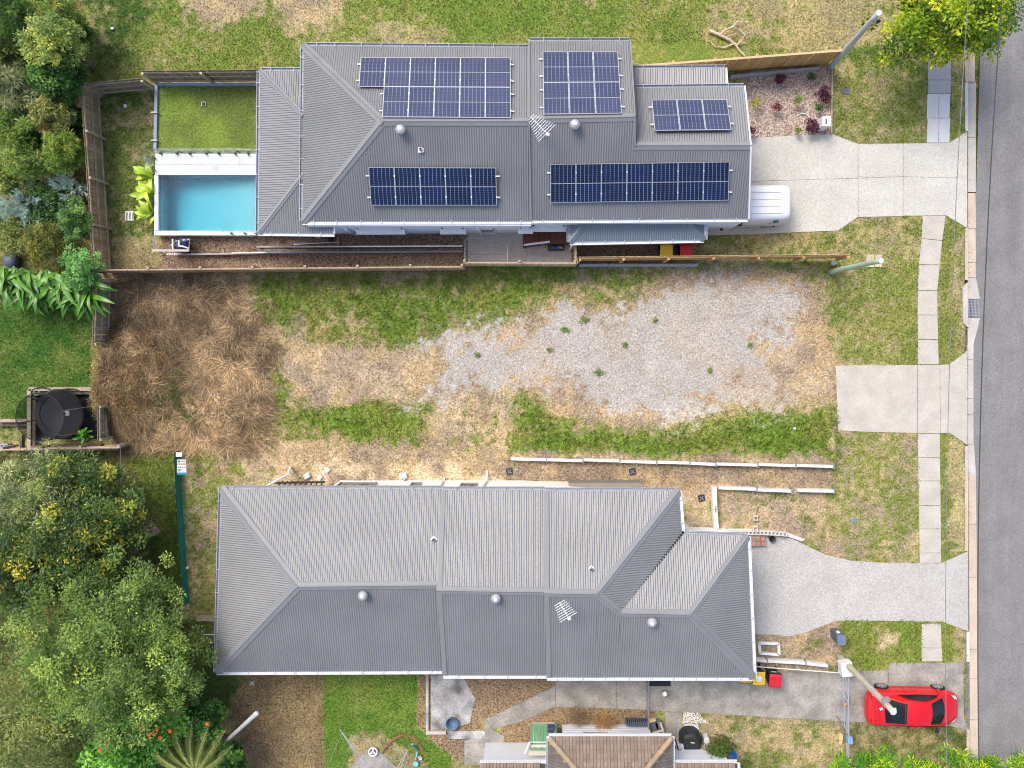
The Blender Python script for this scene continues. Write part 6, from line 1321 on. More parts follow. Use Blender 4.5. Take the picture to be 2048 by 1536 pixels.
dk_ = thing('white_deck_slab', 'white painted slab and step under the covered barbecue', 'slab', P(1380, 1500, 0)); MB().prism(PP([(1348, 1508), (1425, 1500), (1428, 1528), (1348, 1530)], .12), .14).build('deck', M_CONCW, dk_); MB().prism(PP([(1369, 1449), (1396, 1449), (1400, 1466), (1369, 1466)], .06), .08).build('step', M_CONCW, dk_)
HARD.append([(1348, 1445), (1430, 1445), (1430, 1540), (1348, 1540)])
tbx = thing('white_bench_top', 'white bench top with tools beside the tiled roof', 'bench', P(1357, 1498, 0)); bevel(MB().prism(PP([(1348, 1488), (1365, 1488), (1368, 1492), (1368, 1508), (1348, 1509)], .8), .06).build('top', M_CONCW, tbx), .015); MB().box(P(1358, 1500, .5) - Vector((0, 0, .1)), (.3, .3, .6)).build('pedestal', M_GREYM, tbx); MB().box(P(1351, 1494, .84), (.05, .1, .04), .6).build('black_tool', M_BLACK, tbx); MB().lathe(P(1361, 1500, .83), [(.05, 0), (.06, .03), (.02, .06)], 10).build('red_cap', M_BINR, tbx); MB().box(P(1360, 1505, .84), (.12, .1, .04), .3).build('orange_cloth', M_ORG, tbx)
sh_ = thing('pair_of_boots', 'pair of pale boots on the deck edge', 'boots', P(1379, 1508, 0))
for dx in (0, 4.5): bevel(MB().box(P(1377 + dx, 1508, .25), (.1, .24, .12), .2).build('boot', MATS['broom_head'], sh_), .03)
tag(bevel(MB().prism(PP([(1408, 1477), (1418, 1475), (1423, 1495), (1408, 1498)], .5), .5).build('paint_crate', mat('crate_pale', c(206, 214, 214), .6, .1, 6)), .02), 'pale crate with paint marks right of the barbecue', 'crate')
tag(MB().tube([P(1348, 1472, 1.2), P(1357, 1500, .9)], .03, 6).build('black_prop', M_BLACK), 'dark prop leaning left of the barbecue', 'prop')
bt_ = MB(); q = P(1456, 1517, .3); rows_ = []
for rr, z in ((.02, .42), (.2, .4), (.3, .3), (.36, .15), (.42, .0)): rows_.append([(q.x + rr * 1.1 * math.cos(a) * (1 + .15 * math.sin(3 * a + 1)), q.y + rr * .7 * math.sin(a) * (1 + .12 * math.sin(4 * a)), z + .04 * math.sin(3 * a + rr * 9)) for a in np.linspace(0, 2 * math.pi, 19)])
bt_.grid(rows_); tag(bt_.build('blue_tarpaulin', mat('tarp_blue', c(24, 112, 220), .5, .2, 5, .4, fine=.1), None, True), 'crumpled bright blue tarpaulin by the tiled house corner', 'tarpaulin')
tag(MB().tube([P(1430, 1469, .03), P(1450, 1473, .04), P(1462, 1484, .03), P(1474, 1494, .03)], .02, 6).build('dark_hose', M_BLACK), 'dark hose across the dry lawn right of the barbecue', 'hose')
# fallen branch
M_BARK = mat('dead_wood', c(206, 188, 164), .9, .25, 5, .3, fine=.2)
br = thing('fallen_branch', 'bleached fallen branch lying on the top lawn', 'branch', P(1460, 80, 0))
def limb(pts, r0, r1): MB().tube([P(x, y, z) for x, y, z in pts], r0 * 1.5, 6, r1 * 1.6).build('limb', M_BARK, br)
limb([(1490, 112, .08), (1478, 100, .1), (1472, 90, .14), (1460, 80, .16), (1440, 70, .15), (1419, 61, .1)], .028, .05)
limb([(1440, 70, .15), (1450, 60, .28), (1466, 54, .3), (1476, 42, .2), (1482, 46, .15)], .045, .015); limb([(1450, 75, .16), (1464, 70, .25), (1474, 66, .2)], .03, .01); limb([(1474, 90, .14), (1482, 82, .25), (1490, 70, .18)], .03, .012); limb([(1490, 70, .18), (1484, 62, .2), (1470, 56, .2)], .025, .01); limb([(1466, 88, .12), (1450, 95, .1), (1430, 94, .08), (1420, 82, .06)], .03, .01); limb([(1476, 87, .1), (1490, 86, .08), (1496, 87, .06)], .025, .01)
# ================================================================= vegetation
M_LEAF = attr_mat('leaf_colours', .5, .35, .0, translucent=.3)
M_BLADE = attr_mat('grass_blades', .7, .2, .0, translucent=.25)
M_STEM = mat('bark_brown', c(110, 96, 82), .9, .25, 5, .4, fine=.2)
def rc3(a): return np.array(c(*a)[:3])
def leaf_cloud(name, ctrs, per, rad, size, pal, parent, aspect=.5, droop=.5, flat=.6, pw=None, seed=1, gain=1.3, warm=(1.04, 1.0, .95)):
    """small leaf quads (bent diamonds) in clumps; pal: list of (rgb, weight); clump keeps mostly one tint"""
    rg = np.random.default_rng(seed); n = len(ctrs) * per; K = len(ctrs)
    cen = np.repeat(np.asarray(ctrs), per, 0)
    d = rg.normal(size=(n, 3)); d /= np.linalg.norm(d, axis=1)[:, None]; rr = rg.random(n) ** .45
    rads = np.repeat(rad * rg.uniform(.7, 1.25, K), per)
    pos = cen + d * (rr * rads)[:, None] * np.array([1, 1, flat])
    # leaf direction: outwards from clump, a bit random
    dr = d + rg.normal(size=(n, 3)) * .6; dr[:, 2] = dr[:, 2] * .5 - droop * .4; dr /= np.linalg.norm(dr, axis=1)[:, None]
    up = rg.normal(size=(n, 3)) * .55; up[:, 2] += 1.0
    sd = np.cross(dr, up); sd /= np.linalg.norm(sd, axis=1)[:, None] + 1e-9
    L = size * rg.uniform(.6, 1.35, n); Wd = L * aspect * .5
    nrm = np.cross(sd, dr)
    a = pos; m1 = pos + dr * (L * .5)[:, None]; b = pos + dr * L[:, None] - nrm * (L * .12)[:, None]
    v = np.stack([a, m1 + sd * Wd[:, None], b, m1 - sd * Wd[:, None]], 1).reshape(-1, 3)
    w = np.array([p[1] for p in pal], float); w /= w.sum(); cols = np.array([rc3(p[0]) for p in pal])
    ci = rg.choice(len(pal), K, p=w); base = cols[np.repeat(ci, per)]
    alt = cols[rg.choice(len(pal), n, p=w)]; mx = (rg.random(n) < .14)[:, None]
    col = gain * np.array(warm) * np.where(mx, alt, base) * rg.uniform(.8, 1.22, n)[:, None]
    org = np.array(wloc(parent))
    return np_mesh(name, v - org, 4, np.arange(4 * n), np.repeat(col, 4, 0), M_LEAF, parent=parent)
def shell_points(c0, rx, ry, rz, n, seed, low=-.25, lump=.25):
    rg = np.random.default_rng(seed); out = []
    off = rg.random(3) * 50
    while len(out) < n:
        d = rg.normal(size=3); d /= np.linalg.norm(d)
        if d[2] < low: continue
        k = rg.random() ** .35 * (1 + lump * (2 * float(fbm(np.array([d[0] * 3 + off[0] + d[2] * 2]), np.array([d[1] * 3 + off[1]]), 1.2, seed % 91)[0]) - 1))
        if rg.random() < .25: k *= .7
        out.append((c0[0] + d[0] * rx * k, c0[1] + d[1] * ry * k, c0[2] + d[2] * rz * k))
    return np.array(out)
def tree(label, px, py, rpx, h, pal, size=.16, nclump=90, per=60, aspect=.5, droop=.5, cl=None, name='tree', cat='tree', rypx=None, group=None, flat=.65, seed=None, trunk=True, lump=.3, gain=1.3):
    seed = seed or int(px * 7 + py * 13) % 9973
    top = P(px, py, h * .72); r = rpx / 46.0; ry = (rypx or rpx) / 46.0
    base = Vector((top.x, top.y, 0)); t = thing(name, label, cat, base, group)
    pts = shell_points((top.x, top.y, h * .62), r * .92, ry * .92, h * .42, nclump, seed, lump=lump)
    leaf_cloud('crown', pts, per, cl or max(.16, r * .2), size, pal, t, aspect, droop, flat, seed=seed, gain=gain)
    if trunk:
        rnd = random.Random(seed); mb = MB(); f = base + Vector((rnd.uniform(-.1, .1), rnd.uniform(-.1, .1), h * .42)); r0 = .05 + .035 * h * .5
        mb.tube([base - Vector((0, 0, .1)), base.lerp(f, .5) + Vector((rnd.uniform(-.08, .08), rnd.uniform(-.08, .08), 0)), f], r0, 8, r0 * .7)
        mb.build('trunk', M_STEM, t)
        lm = MB()
        for i in range(0, len(pts), max(1, len(pts) // 16)):
            e = Vector(pts[i]); mid = f.lerp(e, .5) + Vector((0, 0, -.08 * h)); lm.tube([f - Vector((0, 0, h * .05)), mid, e], r0 * .5, 5, .012)
        lm.build('limbs', M_STEM, t)
    return t
OLV = [((120, 132, 72), 3), ((92, 110, 56), 3), ((150, 152, 92), 2), ((70, 88, 46), 2)]
DKG = [((52, 88, 40), 3), ((72, 112, 44), 3), ((38, 66, 32), 2), ((104, 140, 60), 1)]
YLG = [((150, 166, 84), 2), ((122, 144, 74), 3), ((96, 122, 64), 3), ((176, 182, 84), .5)]
FEA = [((122, 150, 66), 3), ((92, 124, 52), 3), ((160, 172, 84), 2), ((70, 100, 44), 2)]
GRY = [((142, 152, 112), 3), ((110, 124, 84), 3), ((168, 172, 120), 1), ((84, 100, 64), 2)]
BRT = [((152, 176, 34), 3), ((112, 146, 34), 3), ((196, 204, 52), 2), ((70, 104, 28), 2)]
G1 = 'trees and shrubs in the upper left garden'
tree('dark green feathery tree at the very top left corner', 22, 22, 62, 4.5, DKG, .2, 80, 70, .16, .8, group=G1, gain=1.55)
tree('feathery green shrub second from top at the left garden', 112, 14, 52, 4.0, FEA, .2, 70, 70, .16, .8, group=G1, gain=1.55)
tree('pale yellow-tipped fine-leaved tree in the upper left garden', 103, 88, 60, 4.8, YLG, .11, 110, 80, .5, group=G1, gain=1.55)
tree('olive feathery shrub against the left edge above the fence corner', 12, 90, 52, 3.6, OLV, .22, 70, 70, .14, .9, group=G1, gain=1.55)
tree('glossy deep green shrub directly left of the fence corner', 108, 148, 54, 3.6, DKG, .15, 90, 70, .55, group=G1, gain=1.55)
tree('grey-green drooping shrub at the left edge beside the fence corner', 22, 175, 62, 3.4, GRY, .24, 80, 80, .12, 1.0, group=G1, gain=1.55)
tree('tawny olive shrub touching the middle of the left fence', 98, 232, 46, 3.0, [((150, 150, 84), 3), ((112, 122, 62), 3), ((172, 150, 92), 1)], .13, 70, 70, .4, group=G1, gain=1.55)
tree('light green feathery shrub at left edge midway down the pool yard', 26, 255, 48, 3.0, FEA, .22, 70, 80, .13, .9, group=G1, gain=1.55)
tree('golden green feathery shrub beside the left fence', 122, 300, 46, 2.8, [((146, 160, 62), 2), ((118, 144, 54), 3), ((92, 122, 48), 3)], .2, 70, 80, .15, .8, group=G1, gain=1.55)
tree('soft pale green shrub behind the silver branching shrubs', 52, 322, 50, 2.6, FEA, .2, 70, 70, .16, .8, group=G1, gain=1.55)
tree('yellow-green low shrub at the left edge above the silver shrubs', 6, 350, 36, 2.2, YLG, .14, 50, 60, .4, group=G1, gain=1.55)
tree('fine dark shrub between silver shrubs and fence', 150, 440, 34, 2.6, [((96, 132, 66), 3), ((70, 104, 52), 3), ((130, 156, 84), 1)], .1, 60, 80, .5, rypx=50, group=G1, gain=1.55)
tree('olive-brown feathery shrub left of the lower fence', 86, 490, 44, 2.2, [((132, 132, 58), 3), ((96, 108, 48), 3), ((74, 88, 40), 2)], .2, 70, 70, .13, .8, group=G1, gain=1.55)
tree('lacy bright green shrub hanging over the lower fence', 160, 535, 40, 3.0, [((110, 160, 84), 3), ((84, 132, 66), 3), ((138, 180, 100), 1)], .1, 80, 80, .45, rypx=52, group=G1, gain=1.55)
tree('pale dry green ground shrub at the far left edge', 18, 460, 52, 1.4, [((138, 148, 82), 3), ((108, 128, 64), 3)], .14, 60, 60, .3, group=G1, gain=1.55, trunk=False)
tree('low dark shrub filling behind the fence corner', 140, 235, 30, 1.8, DKG, .13, 50, 60, .5, group=G1, gain=1.55); tree('low mixed shrub between olive and golden shrubs', 70, 280, 38, 1.8, DKG, .13, 60, 60, .5, group=G1, gain=1.55); tree('low dark shrub beside the pale yellow-tipped tree', 40, 128, 40, 2.0, DKG, .14, 60, 60, .5, group=G1, gain=1.55); tree('dark low shrub at the foot of the pale tree by the lawn', 152, 60, 26, 1.6, DKG, .14, 40, 60, .5, group=G1, gain=1.55); tree('low dark shrub under the silver branching shrubs', 90, 415, 60, 1.5, DKG, .13, 70, 60, .5, group=G1, gain=1.55)
G2 = 'trees in the lower left garden'
tree('grey-olive feathery tree below the low trampoline fence', 92, 990, 96, 5.0, GRY, .22, 130, 90, .16, .9, group=G2, gain=1.75)
tree('pale willowy tree at the left edge below the trampoline', 8, 985, 60, 5.0, [((150, 162, 120), 3), ((120, 136, 90), 3)], .26, 80, 80, .1, 1.0, group=G2, gain=1.75)
tree('dark tree with yellow new leaves beside the green cloth fence', 150, 1050, 150, 5.5, [((60, 84, 44), 5), ((78, 104, 50), 4), ((186, 182, 62), 1.7), ((132, 146, 60), 2)], .14, 230, 120, .5, group=G2, gain=1.5, cl=.42)
tree('yellow-tipped dark tree at the left edge', 40, 1140, 110, 5.5, [((60, 84, 44), 4), ((84, 108, 48), 3), ((182, 178, 60), 1.6)], .14, 150, 110, .5, group=G2, gain=1.5, cl=.4)
tree('large fine-leaved olive tree, biggest in the lower left', 205, 1295, 200, 6.8, [((98, 122, 58), 4), ((76, 100, 50), 4), ((122, 144, 72), 2), ((152, 172, 78), .6)], .12, 420, 120, .5, group=G2, gain=1.75, cl=.42)
tree('pale olive tree filling the bottom left corner', 50, 1450, 140, 6.0, [((122, 136, 76), 3), ((100, 118, 62), 3), ((146, 150, 90), 2), ((76, 94, 50), 2)], .18, 220, 90, .2, .9, group=G2, gain=1.75)
tt = tree('bright green tulip tree with orange flowers', 270, 1440, 90, 5.0, [((96, 146, 56), 3), ((70, 116, 44), 3), ((130, 176, 76), 2)], .17, 130, 80, .55, group=G2, gain=1.75); tree('round leafy green tree at the bottom edge beside the palm', 225, 1520, 80, 4.6, [((104, 156, 62), 3), ((74, 122, 48), 3), ((140, 184, 84), 2)], .18, 110, 80, .6, group=G2, gain=1.75)
tree('small dark green shrub behind the palm fronds', 400, 1440, 52, 3.0, DKG, .15, 70, 70, .55, group=G2, gain=1.75); tree('dark green shrub right of the palm at the bottom edge', 455, 1520, 40, 2.6, DKG, .15, 60, 70, .55, group=G2, gain=1.75)
M_ORF = mat('flower_orange', c(206, 96, 44), .6, .1)
for k, (x, y) in enumerate(((283, 1458), (308, 1468), (314, 1459), (321, 1475), (298, 1470), (199, 1500), (414, 1447), (340, 1462))):
    mb = MB(); p = P(x, y, 5.0)
    for i in range(9): a = i * .7; mb.poly([p, p + Vector((.08 * math.cos(a - .3), .08 * math.sin(a - .3), .04)), p + Vector((.1 * math.cos(a), .1 * math.sin(a), .0)), p + Vector((.08 * math.cos(a + .3), .08 * math.sin(a + .3), .04))])
    mb.build('flower', M_ORF, tt)
tree('bright yellow-green street tree at the top right corner', 1905, 22, 138, 5.5, BRT, .15, 230, 90, .55, rypx=85, cl=.42, lump=.45, name='street_tree', gain=1.22)
# ---- strap leaves, fronds: leaf by leaf
def strap_mesh(name, L, w, arch, m, fold=.25):
    mb = MB(); rows = []; n = 7
    for i in range(n):
        t_ = i / (n - 1); y = L * t_; z = arch * L * (math.sin(t_ * 2.0) * .55 - t_ * t_ * .55); ww = w * (math.sin(math.pi * min(1, (t_ * .92 + .06))) ** .7) * (1 if t_ < .95 else .25)
        rows.append([(-ww, y, z + ww * fold), (0, y, z), (ww, y, z + ww * fold)])
    mb.grid(rows); me = bpy.data.meshes.new(name); me.from_pydata(mb.v, [], mb.f); me.update(); me.materials.append(m); me.shade_smooth(); return me
def leaf_obj_mat(name, col, col2):
    m = mat(name, col, .38, 0, 3, spec=.5, col2=col2, rand=.22)
    return m
M_GING = leaf_obj_mat('ginger_leaf', c(66, 120, 26), c(96, 148, 38)); M_CANNA = leaf_obj_mat('canna_leaf', c(148, 190, 30), c(190, 214, 52)); M_BROM = leaf_obj_mat('dark_strap_leaf', c(60, 110, 44), c(90, 140, 60))
GL = [strap_mesh('leaf', 1.25, .095, .55, M_GING), strap_mesh('leaf', 1.05, .085, .7, M_GING), strap_mesh('leaf', 1.4, .1, .5, M_GING)]
CL = [strap_mesh('leaf', .75, .12, .5, M_CANNA), strap_mesh('leaf', .6, .10, .6, M_CANNA)]
def strap_plant(label, px, py, z, n, meshes, az0=0, az1=6.283, el=(-.1, .8), group=None, spread=.35, name='strap_leaf_plant', cat='plant', sc=(.8, 1.15), stem=M_GING):
    b0 = P(px, py, z); base = Vector((b0.x, b0.y, 0)); t = thing(name, label, cat, base, group)
    MB().tube([base, b0 + Vector((0, 0, -.1))], .06, 7, .04).build('stem', stem, t)
    for i in range(n):
        o = bpy.data.objects.new('leaf', random.choice(meshes)); COL.objects.link(o); o.parent = t
        az = random.uniform(az0, az1); e = random.uniform(*el)
        o.location = Vector((random.uniform(-1, 1) * spread, random.uniform(-1, 1) * spread, z + random.uniform(-.45, .15)))
        o.rotation_euler = (e, random.uniform(-.3, .3), az - math.pi / 2); s = random.uniform(*sc); o.scale = (s, s, s)
    return t
GG = 'strap-leaf ginger plants along the left neighbour lawn'; DOWN = (math.radians(215), math.radians(325))
for i, (x, y) in enumerate(((8, 545), (42, 548), (76, 552), (110, 556), (143, 562), (172, 575))):
    strap_plant(f'glossy green strap-leaf ginger clump, {ORD[i]} from left in the row', x, y + 4, 1.5, 46, GL, *((math.radians(180), math.radians(345)) if i % 2 else DOWN), el=(-.35, .6), group=GG, spread=.42)
for i, (x, y) in enumerate(((296, 352), (298, 385), (300, 425))):
    strap_plant(['lime green broad-leaf plant, upper of three beside the pool', 'lime green broad-leaf plant, middle of three beside the pool', 'lime green broad-leaf plant, lowest of three beside the pool'][i], x, y, .7, 13, CL, math.radians(95), math.radians(290), el=(-.15, .5), group='broad-leaf plants beside the pool', spread=.16, stem=M_CANNA)
strap_plant('small bright green leafy plant beside the trampoline', 163, 872, .5, 22, [strap_mesh('leaf', .36, .06, .4, leaf_obj_mat('lime_leaf', c(96, 190, 40), c(140, 216, 70)))], el=(-.1, .7), spread=.15)
# silver branching shrubs
M_SILV = mat('silver_stem', c(172, 200, 184), .6, .1, 4, col2=c(196, 218, 204), rand=.1)
def silver(label, px, py, r, n, seed):
    rnd = random.Random(seed); b0 = P(px, py, 1.3); base = Vector((b0.x, b0.y, 0)); t = thing('silver_branching_shrub', label, 'shrub', base, 'silver shrubs')
    MB().tube([base, base + Vector((0, 0, .7))], .07, 7, .05).build('stem', M_STEM, t)
    for i in range(n):
        mb = MB(); az = rnd.uniform(0, 6.283); el = rnd.uniform(.1, 1.3); L = r * rnd.uniform(.7, 1.1); d = Vector((math.cos(az) * math.cos(el), math.sin(az) * math.cos(el), math.sin(el))); p = base + Vector((0, 0, .6)); e = p + d * L + Vector((0, 0, .1)); mb.tube([p, p.lerp(e, .5) + Vector((0, 0, .06)), e], .02, 5, .016)
        for k in range(12):
            u = rnd.uniform(.3, 1.0); s = p.lerp(e, u); dd = (d + Vector((rnd.uniform(-1, 1), rnd.uniform(-1, 1), rnd.uniform(-.3, .6))) * .75).normalized(); q = s + dd * rnd.uniform(.18, .36); mb.tube([s, q], .016, 4, .012)
            for w_ in range(3): dd2 = (dd + Vector((rnd.uniform(-1, 1), rnd.uniform(-1, 1), rnd.uniform(-.2, .5))) * .7).normalized(); mb.tube([s.lerp(q, .6 + .15 * w_), s.lerp(q, .6 + .15 * w_) + dd2 * .15], .013, 4, .009)
        mb.build('branch', M_SILV, t)
silver('silver-blue branching shrub, left and larger of two', 52, 405, 1.15, 26, 5); silver('silver-blue branching shrub nearer the fence', 128, 378, .95, 22, 6); silver('sparse silver shrub at the far left edge', 6, 430, .8, 14, 8)
# palm at the bottom edge
M_PALM = leaf_obj_mat('palm_leaf', c(136, 160, 72), c(186, 192, 112))
pl = thing('garden_palm', 'palm with long fine fronds at the bottom edge', 'palm', P(392, 1545, 3.5) - Vector((0, 0, 3.5))); q = P(392, 1548, 3.5)
MB().tube([(q.x, q.y, 0), (q.x, q.y, 3.4)], .16, 10, .11).build('trunk', M_STEM, pl)
for i in range(10):
    az = math.radians(38 + i * 110 / 6) if i < 7 else math.radians(200 + (i - 7) * 60); L = random.uniform(2.0, 2.7); mb = MB(); pts = []
    for k in range(9): t_ = k / 8; pts.append(Vector((q.x + math.cos(az) * L * t_, q.y + math.sin(az) * L * t_, 3.4 + .9 * math.sin(t_ * 2.3) * .8 - t_ * t_ * .55)))
    mb.tube(pts, .022, 5, .006); s = Vector((-math.sin(az), math.cos(az), 0)); f = Vector((math.cos(az), math.sin(az), 0))
    for k in range(34):
        t_ = .12 + .87 * k / 33; a = int(t_ * 8); p = pts[a].lerp(pts[min(8, a + 1)], t_ * 8 - a); l = .42 * math.sin(math.pi * min(1, t_ * .85 + .12))
        for sg_ in (-1, 1): e = p + (s * sg_ * .6 + f * .8) * l + Vector((0, 0, -.12 * l + .05)); m_ = p.lerp(e, .5) + Vector((0, 0, .03)); wv = f * .011; mb.poly([p - wv, p + wv, m_ + wv, e, m_ - wv])
    mb.build('frond', M_PALM, pl)
# bright whorled saplings along the bottom right edge
M_SAPL = attr_mat('sapling_leaves', .45, .35, 0, translucent=.3)
for i, (x, y, r, h) in enumerate(((1682, 1520, 22, 1.5), (1730, 1518, 20, 1.5), (1770, 1516, 21, 1.5), (1824, 1522, 22, 1.5), (1908, 1506, 28, 1.7), (1950, 1524, 22, 1.5), (1986, 1520, 20, 1.6), (2036, 1518, 24, 1.6), (2066, 1530, 24, 1.5), (1866, 1536, 20, 1.4))):
    tree(f'bright green feathery sapling, {["first", "second", "third", "fourth", "sixth", "seventh", "eighth", "ninth", "last", "fifth"][i]} from left along the bottom right edge', x, y + 8, r, h, [((120, 176, 50), 3), ((92, 150, 52), 3), ((190, 216, 40), 2), ((66, 120, 46), 1)], .24, 11, 55, .13, .0, name='sapling', cat='sapling', group='saplings along the bottom right edge', flat=.9, cl=.24, lump=.5, trunk=False)
# garden bed plants
PUR = [((92, 42, 66), 3), ((70, 30, 52), 3), ((120, 60, 78), 1)]
for lab, x, y, r, pal in (('round purple shrub at the right side of the chip bed', 1649, 187, 18, PUR), ('round purple shrub next to the white letterbox', 1625, 252, 18, PUR), ('small dark purple shrub below the golden fence', 1562, 158, 9, PUR), ('small burgundy shrub in the middle of the chip bed', 1554, 214, 10, [((130, 58, 62), 3), ('p' and (96, 40, 50), 2)]), ('burgundy shrub against the garage wall', 1503, 261, 11, [((110, 30, 60), 3), ((80, 24, 48), 2)]), ('small green shrub below the round purple shrub', 1638, 216, 8, DKG), ('small green shrub near the top of the chip bed', 1625, 152, 8, DKG), ('yellow-green leggy shrub in the middle of the chip bed', 1597, 200, 13, YLG), ('yellow-orange leggy shrub beside the garage roof', 1512, 205, 14, [((206, 180, 60), 2), ((140, 150, 70), 3)]), ('tiny yellow plant at the bottom of the chip bed', 1596, 260, 6, YLG)):
    tree(lab, x, y, r * (.95 if pal is PUR else .7), .5 + r * .02, pal, .07, 26 if pal is PUR else 12, 40 if pal is PUR else 22, .5, name='garden_shrub', cat='shrub', cl=.1, trunk=False)
tree('bronze-green shrub beside the blue tarpaulin', 1438, 1500, 30, 1.6, [((120, 108, 56), 3), ((84, 100, 46), 3), ((70, 110, 44), 2)], .15, 50, 60, .25, name='garden_shrub', cat='shrub'); tree('golden dry grass clump against the tiled house wall', 1212, 1446, 22, .7, [((190, 150, 80), 3), ((150, 116, 70), 3), ((126, 98, 62), 2)], .34, 12, 26, .06, 0, name='garden_shrub', cat='shrub', trunk=False); tree('brown dead shrub beside the tiled house wall', 1160, 1434, 26, .6, [((130, 108, 84), 3), ((104, 84, 66), 3)], .3, 14, 22, .05, 0, name='garden_shrub', cat='shrub', trunk=False)
WEEDS = [(1198, 745, 11), (1100, 700, 5), (1250, 690, 4), (1130, 660, 8), (1310, 640, 4), (955, 710, 5), (1500, 690, 4), (1420, 740, 3), (1170, 640, 9)]
WORD = ORD + ['eighth']
for i, (x, y, r) in enumerate(WEEDS): tree('isolated bright green weed, largest in the gravel' if i == 0 else f'small green weed in the gravel, {WORD[sorted(q[0] for q in WEEDS[1:]).index(x)]} from left', x, y, r * 1.2, .10, [((120, 146, 72), 3), ((104, 130, 66), 3), ((150, 158, 90), 2)], .09, 7 + r, 9, .35, name='weed', cat='weed', cl=.05, trunk=False, lump=.9, rypx=r * (.5 + .9 * ((i * 37) % 10) / 10), flat=.4, group='weeds in the gravel')
# vine mound over the old fence
vm = thing('vine_mound', 'brown-green tangle of dead vine swallowing the old fence', 'vine', P(245, 745, 0)); rg = np.random.default_rng(12); pts = []
while len(pts) < 300:
    x, y = rg.uniform(185, 400), rg.uniform(660, 872)
    f = ((x - 238) / 92) ** 2 + ((y - 765) / 118) ** 2
    if f > 1.25 - 1.0 * rg.random() - 1.1 * (float(fbm(np.array([x]), np.array([y]), 60, 7)[0]) - .4): continue
    if y > 835 and x < 250: continue
    hh = .15 + 1.25 * max(0, 1 - max(0, (x - 205) / 150) ** 1.4) * max(0, 1 - ((y - 765) / 115) ** 2); p = P(x, y, hh * rg.uniform(.6, 1.05)); pts.append(tuple(p))
leaf_cloud('dead_leaves', np.array(pts), 60, .24, .075, [((140, 112, 80), 4), ((112, 90, 66), 3), ((168, 136, 94), 2), ((112, 110, 64), 1.4), ((92, 102, 56), .7)], vm, .45, .5, .7, seed=4)
pts = [tuple(P(187 + rg.normal() * 3, y, 1.7)) for y in np.linspace(690, 815, 14)]; leaf_cloud('yellow_leaves', np.array(pts), 18, .12, .08, [((180, 160, 76), 2), ((130, 124, 66), 2)], vm, .5, seed=9)
# ================================================================= grasses, straw, gravel and chips (uncountable)
HARD += [rect(310, 165, 520, 470), [(1030, 455), (1140, 452), (1140, 500), (1030, 500)]]
def hard_mask(px, py):
    bad = np.zeros(px.shape, bool)
    fr_ = np.random.default_rng(5).uniform(-1.2, 2.2, px.shape)
    for poly in HARD: bad |= inpoly(px, py, poly) > fr_
    return bad
def blades(name, label, n, length, width, zone=None, lean=(.35, 1.2), minw=0.0, key='green', seed=1, colour_gain=1.0, tallscale=0.0):
    rg = np.random.default_rng(seed); px = rg.uniform(-60, 1936, n); py = rg.uniform(-60, 1600, n)
    w, x, y = cover(px, py); col, g, gr = cover_colour(w, x, y)
    ok = ~hard_mask(px, py)
    if zone is not None: ok &= zone(w, g, gr, px, py, rg)
    px, py, x, y, col = px[ok], py[ok], x[ok], y[ok], col[ok]; w = {k: v[ok] for k, v in w.items()}; m = len(px)
    z0 = lot_rise(px, py) - .01 + .10 * np.clip(fbm(x, y, 1.7, 15) - .35, 0, 1) * (w['tall'] > .02)
    az = rg.uniform(0, 2 * np.pi, m) ; le = rg.uniform(*lean, m); L = length * rg.uniform(.5, 1.4, m) * (1 + tallscale * w['tall'] * 4); Wd = width * rg.uniform(.7, 1.3, m)
    dx, dy, dz = np.cos(az) * np.cos(le), np.sin(az) * np.cos(le), np.sin(le)
    s = np.stack([-np.sin(az), np.cos(az), np.zeros(m)], 1) * Wd[:, None]; b = np.stack([x, y, z0], 1)
    mid = b + np.stack([dx, dy, dz * 1.15], 1) * (L * .55)[:, None]; tip = b + np.stack([dx * 1.1, dy * 1.1, dz * .75], 1) * L[:, None]
    v = np.stack([b - s * .5, b + s * .5, mid + s * .5, tip, mid - s * .5], 1).reshape(-1, 3)
    cc = np.clip(col * colour_gain * rg.uniform(.55, 1.55, m)[:, None] * np.array([1, 1, .95]), 0, 1)
    return np_mesh(name, v, 5, np.arange(5 * m), np.repeat(cc, 5, 0), M_BLADE, 'stuff', label)
blades('lawn_grass', 'short patchy green and straw-coloured lawn grass', 420000, .085, .021, lambda w, g, gr, px, py, r: (w['chips'] < .3) & (gr < .4) & (w['soil'] < .75) & (r.random(len(px)) < .45 + .55 * g) & (w['tall'] < .15), seed=2)
def tallz(w, g, gr, px, py, r): return (w['tall'] > .03) & (gr < .5) & (r.random(len(px)) < np.clip(w['tall'] * 4.4 * (.05 + .95 * g) , 0, 1))
blades('long_grass', 'long tangled green grass on the vacant lot', 460000, .13, .02, tallz, (.12, .8), seed=3, colour_gain=1.3, tallscale=1.2)
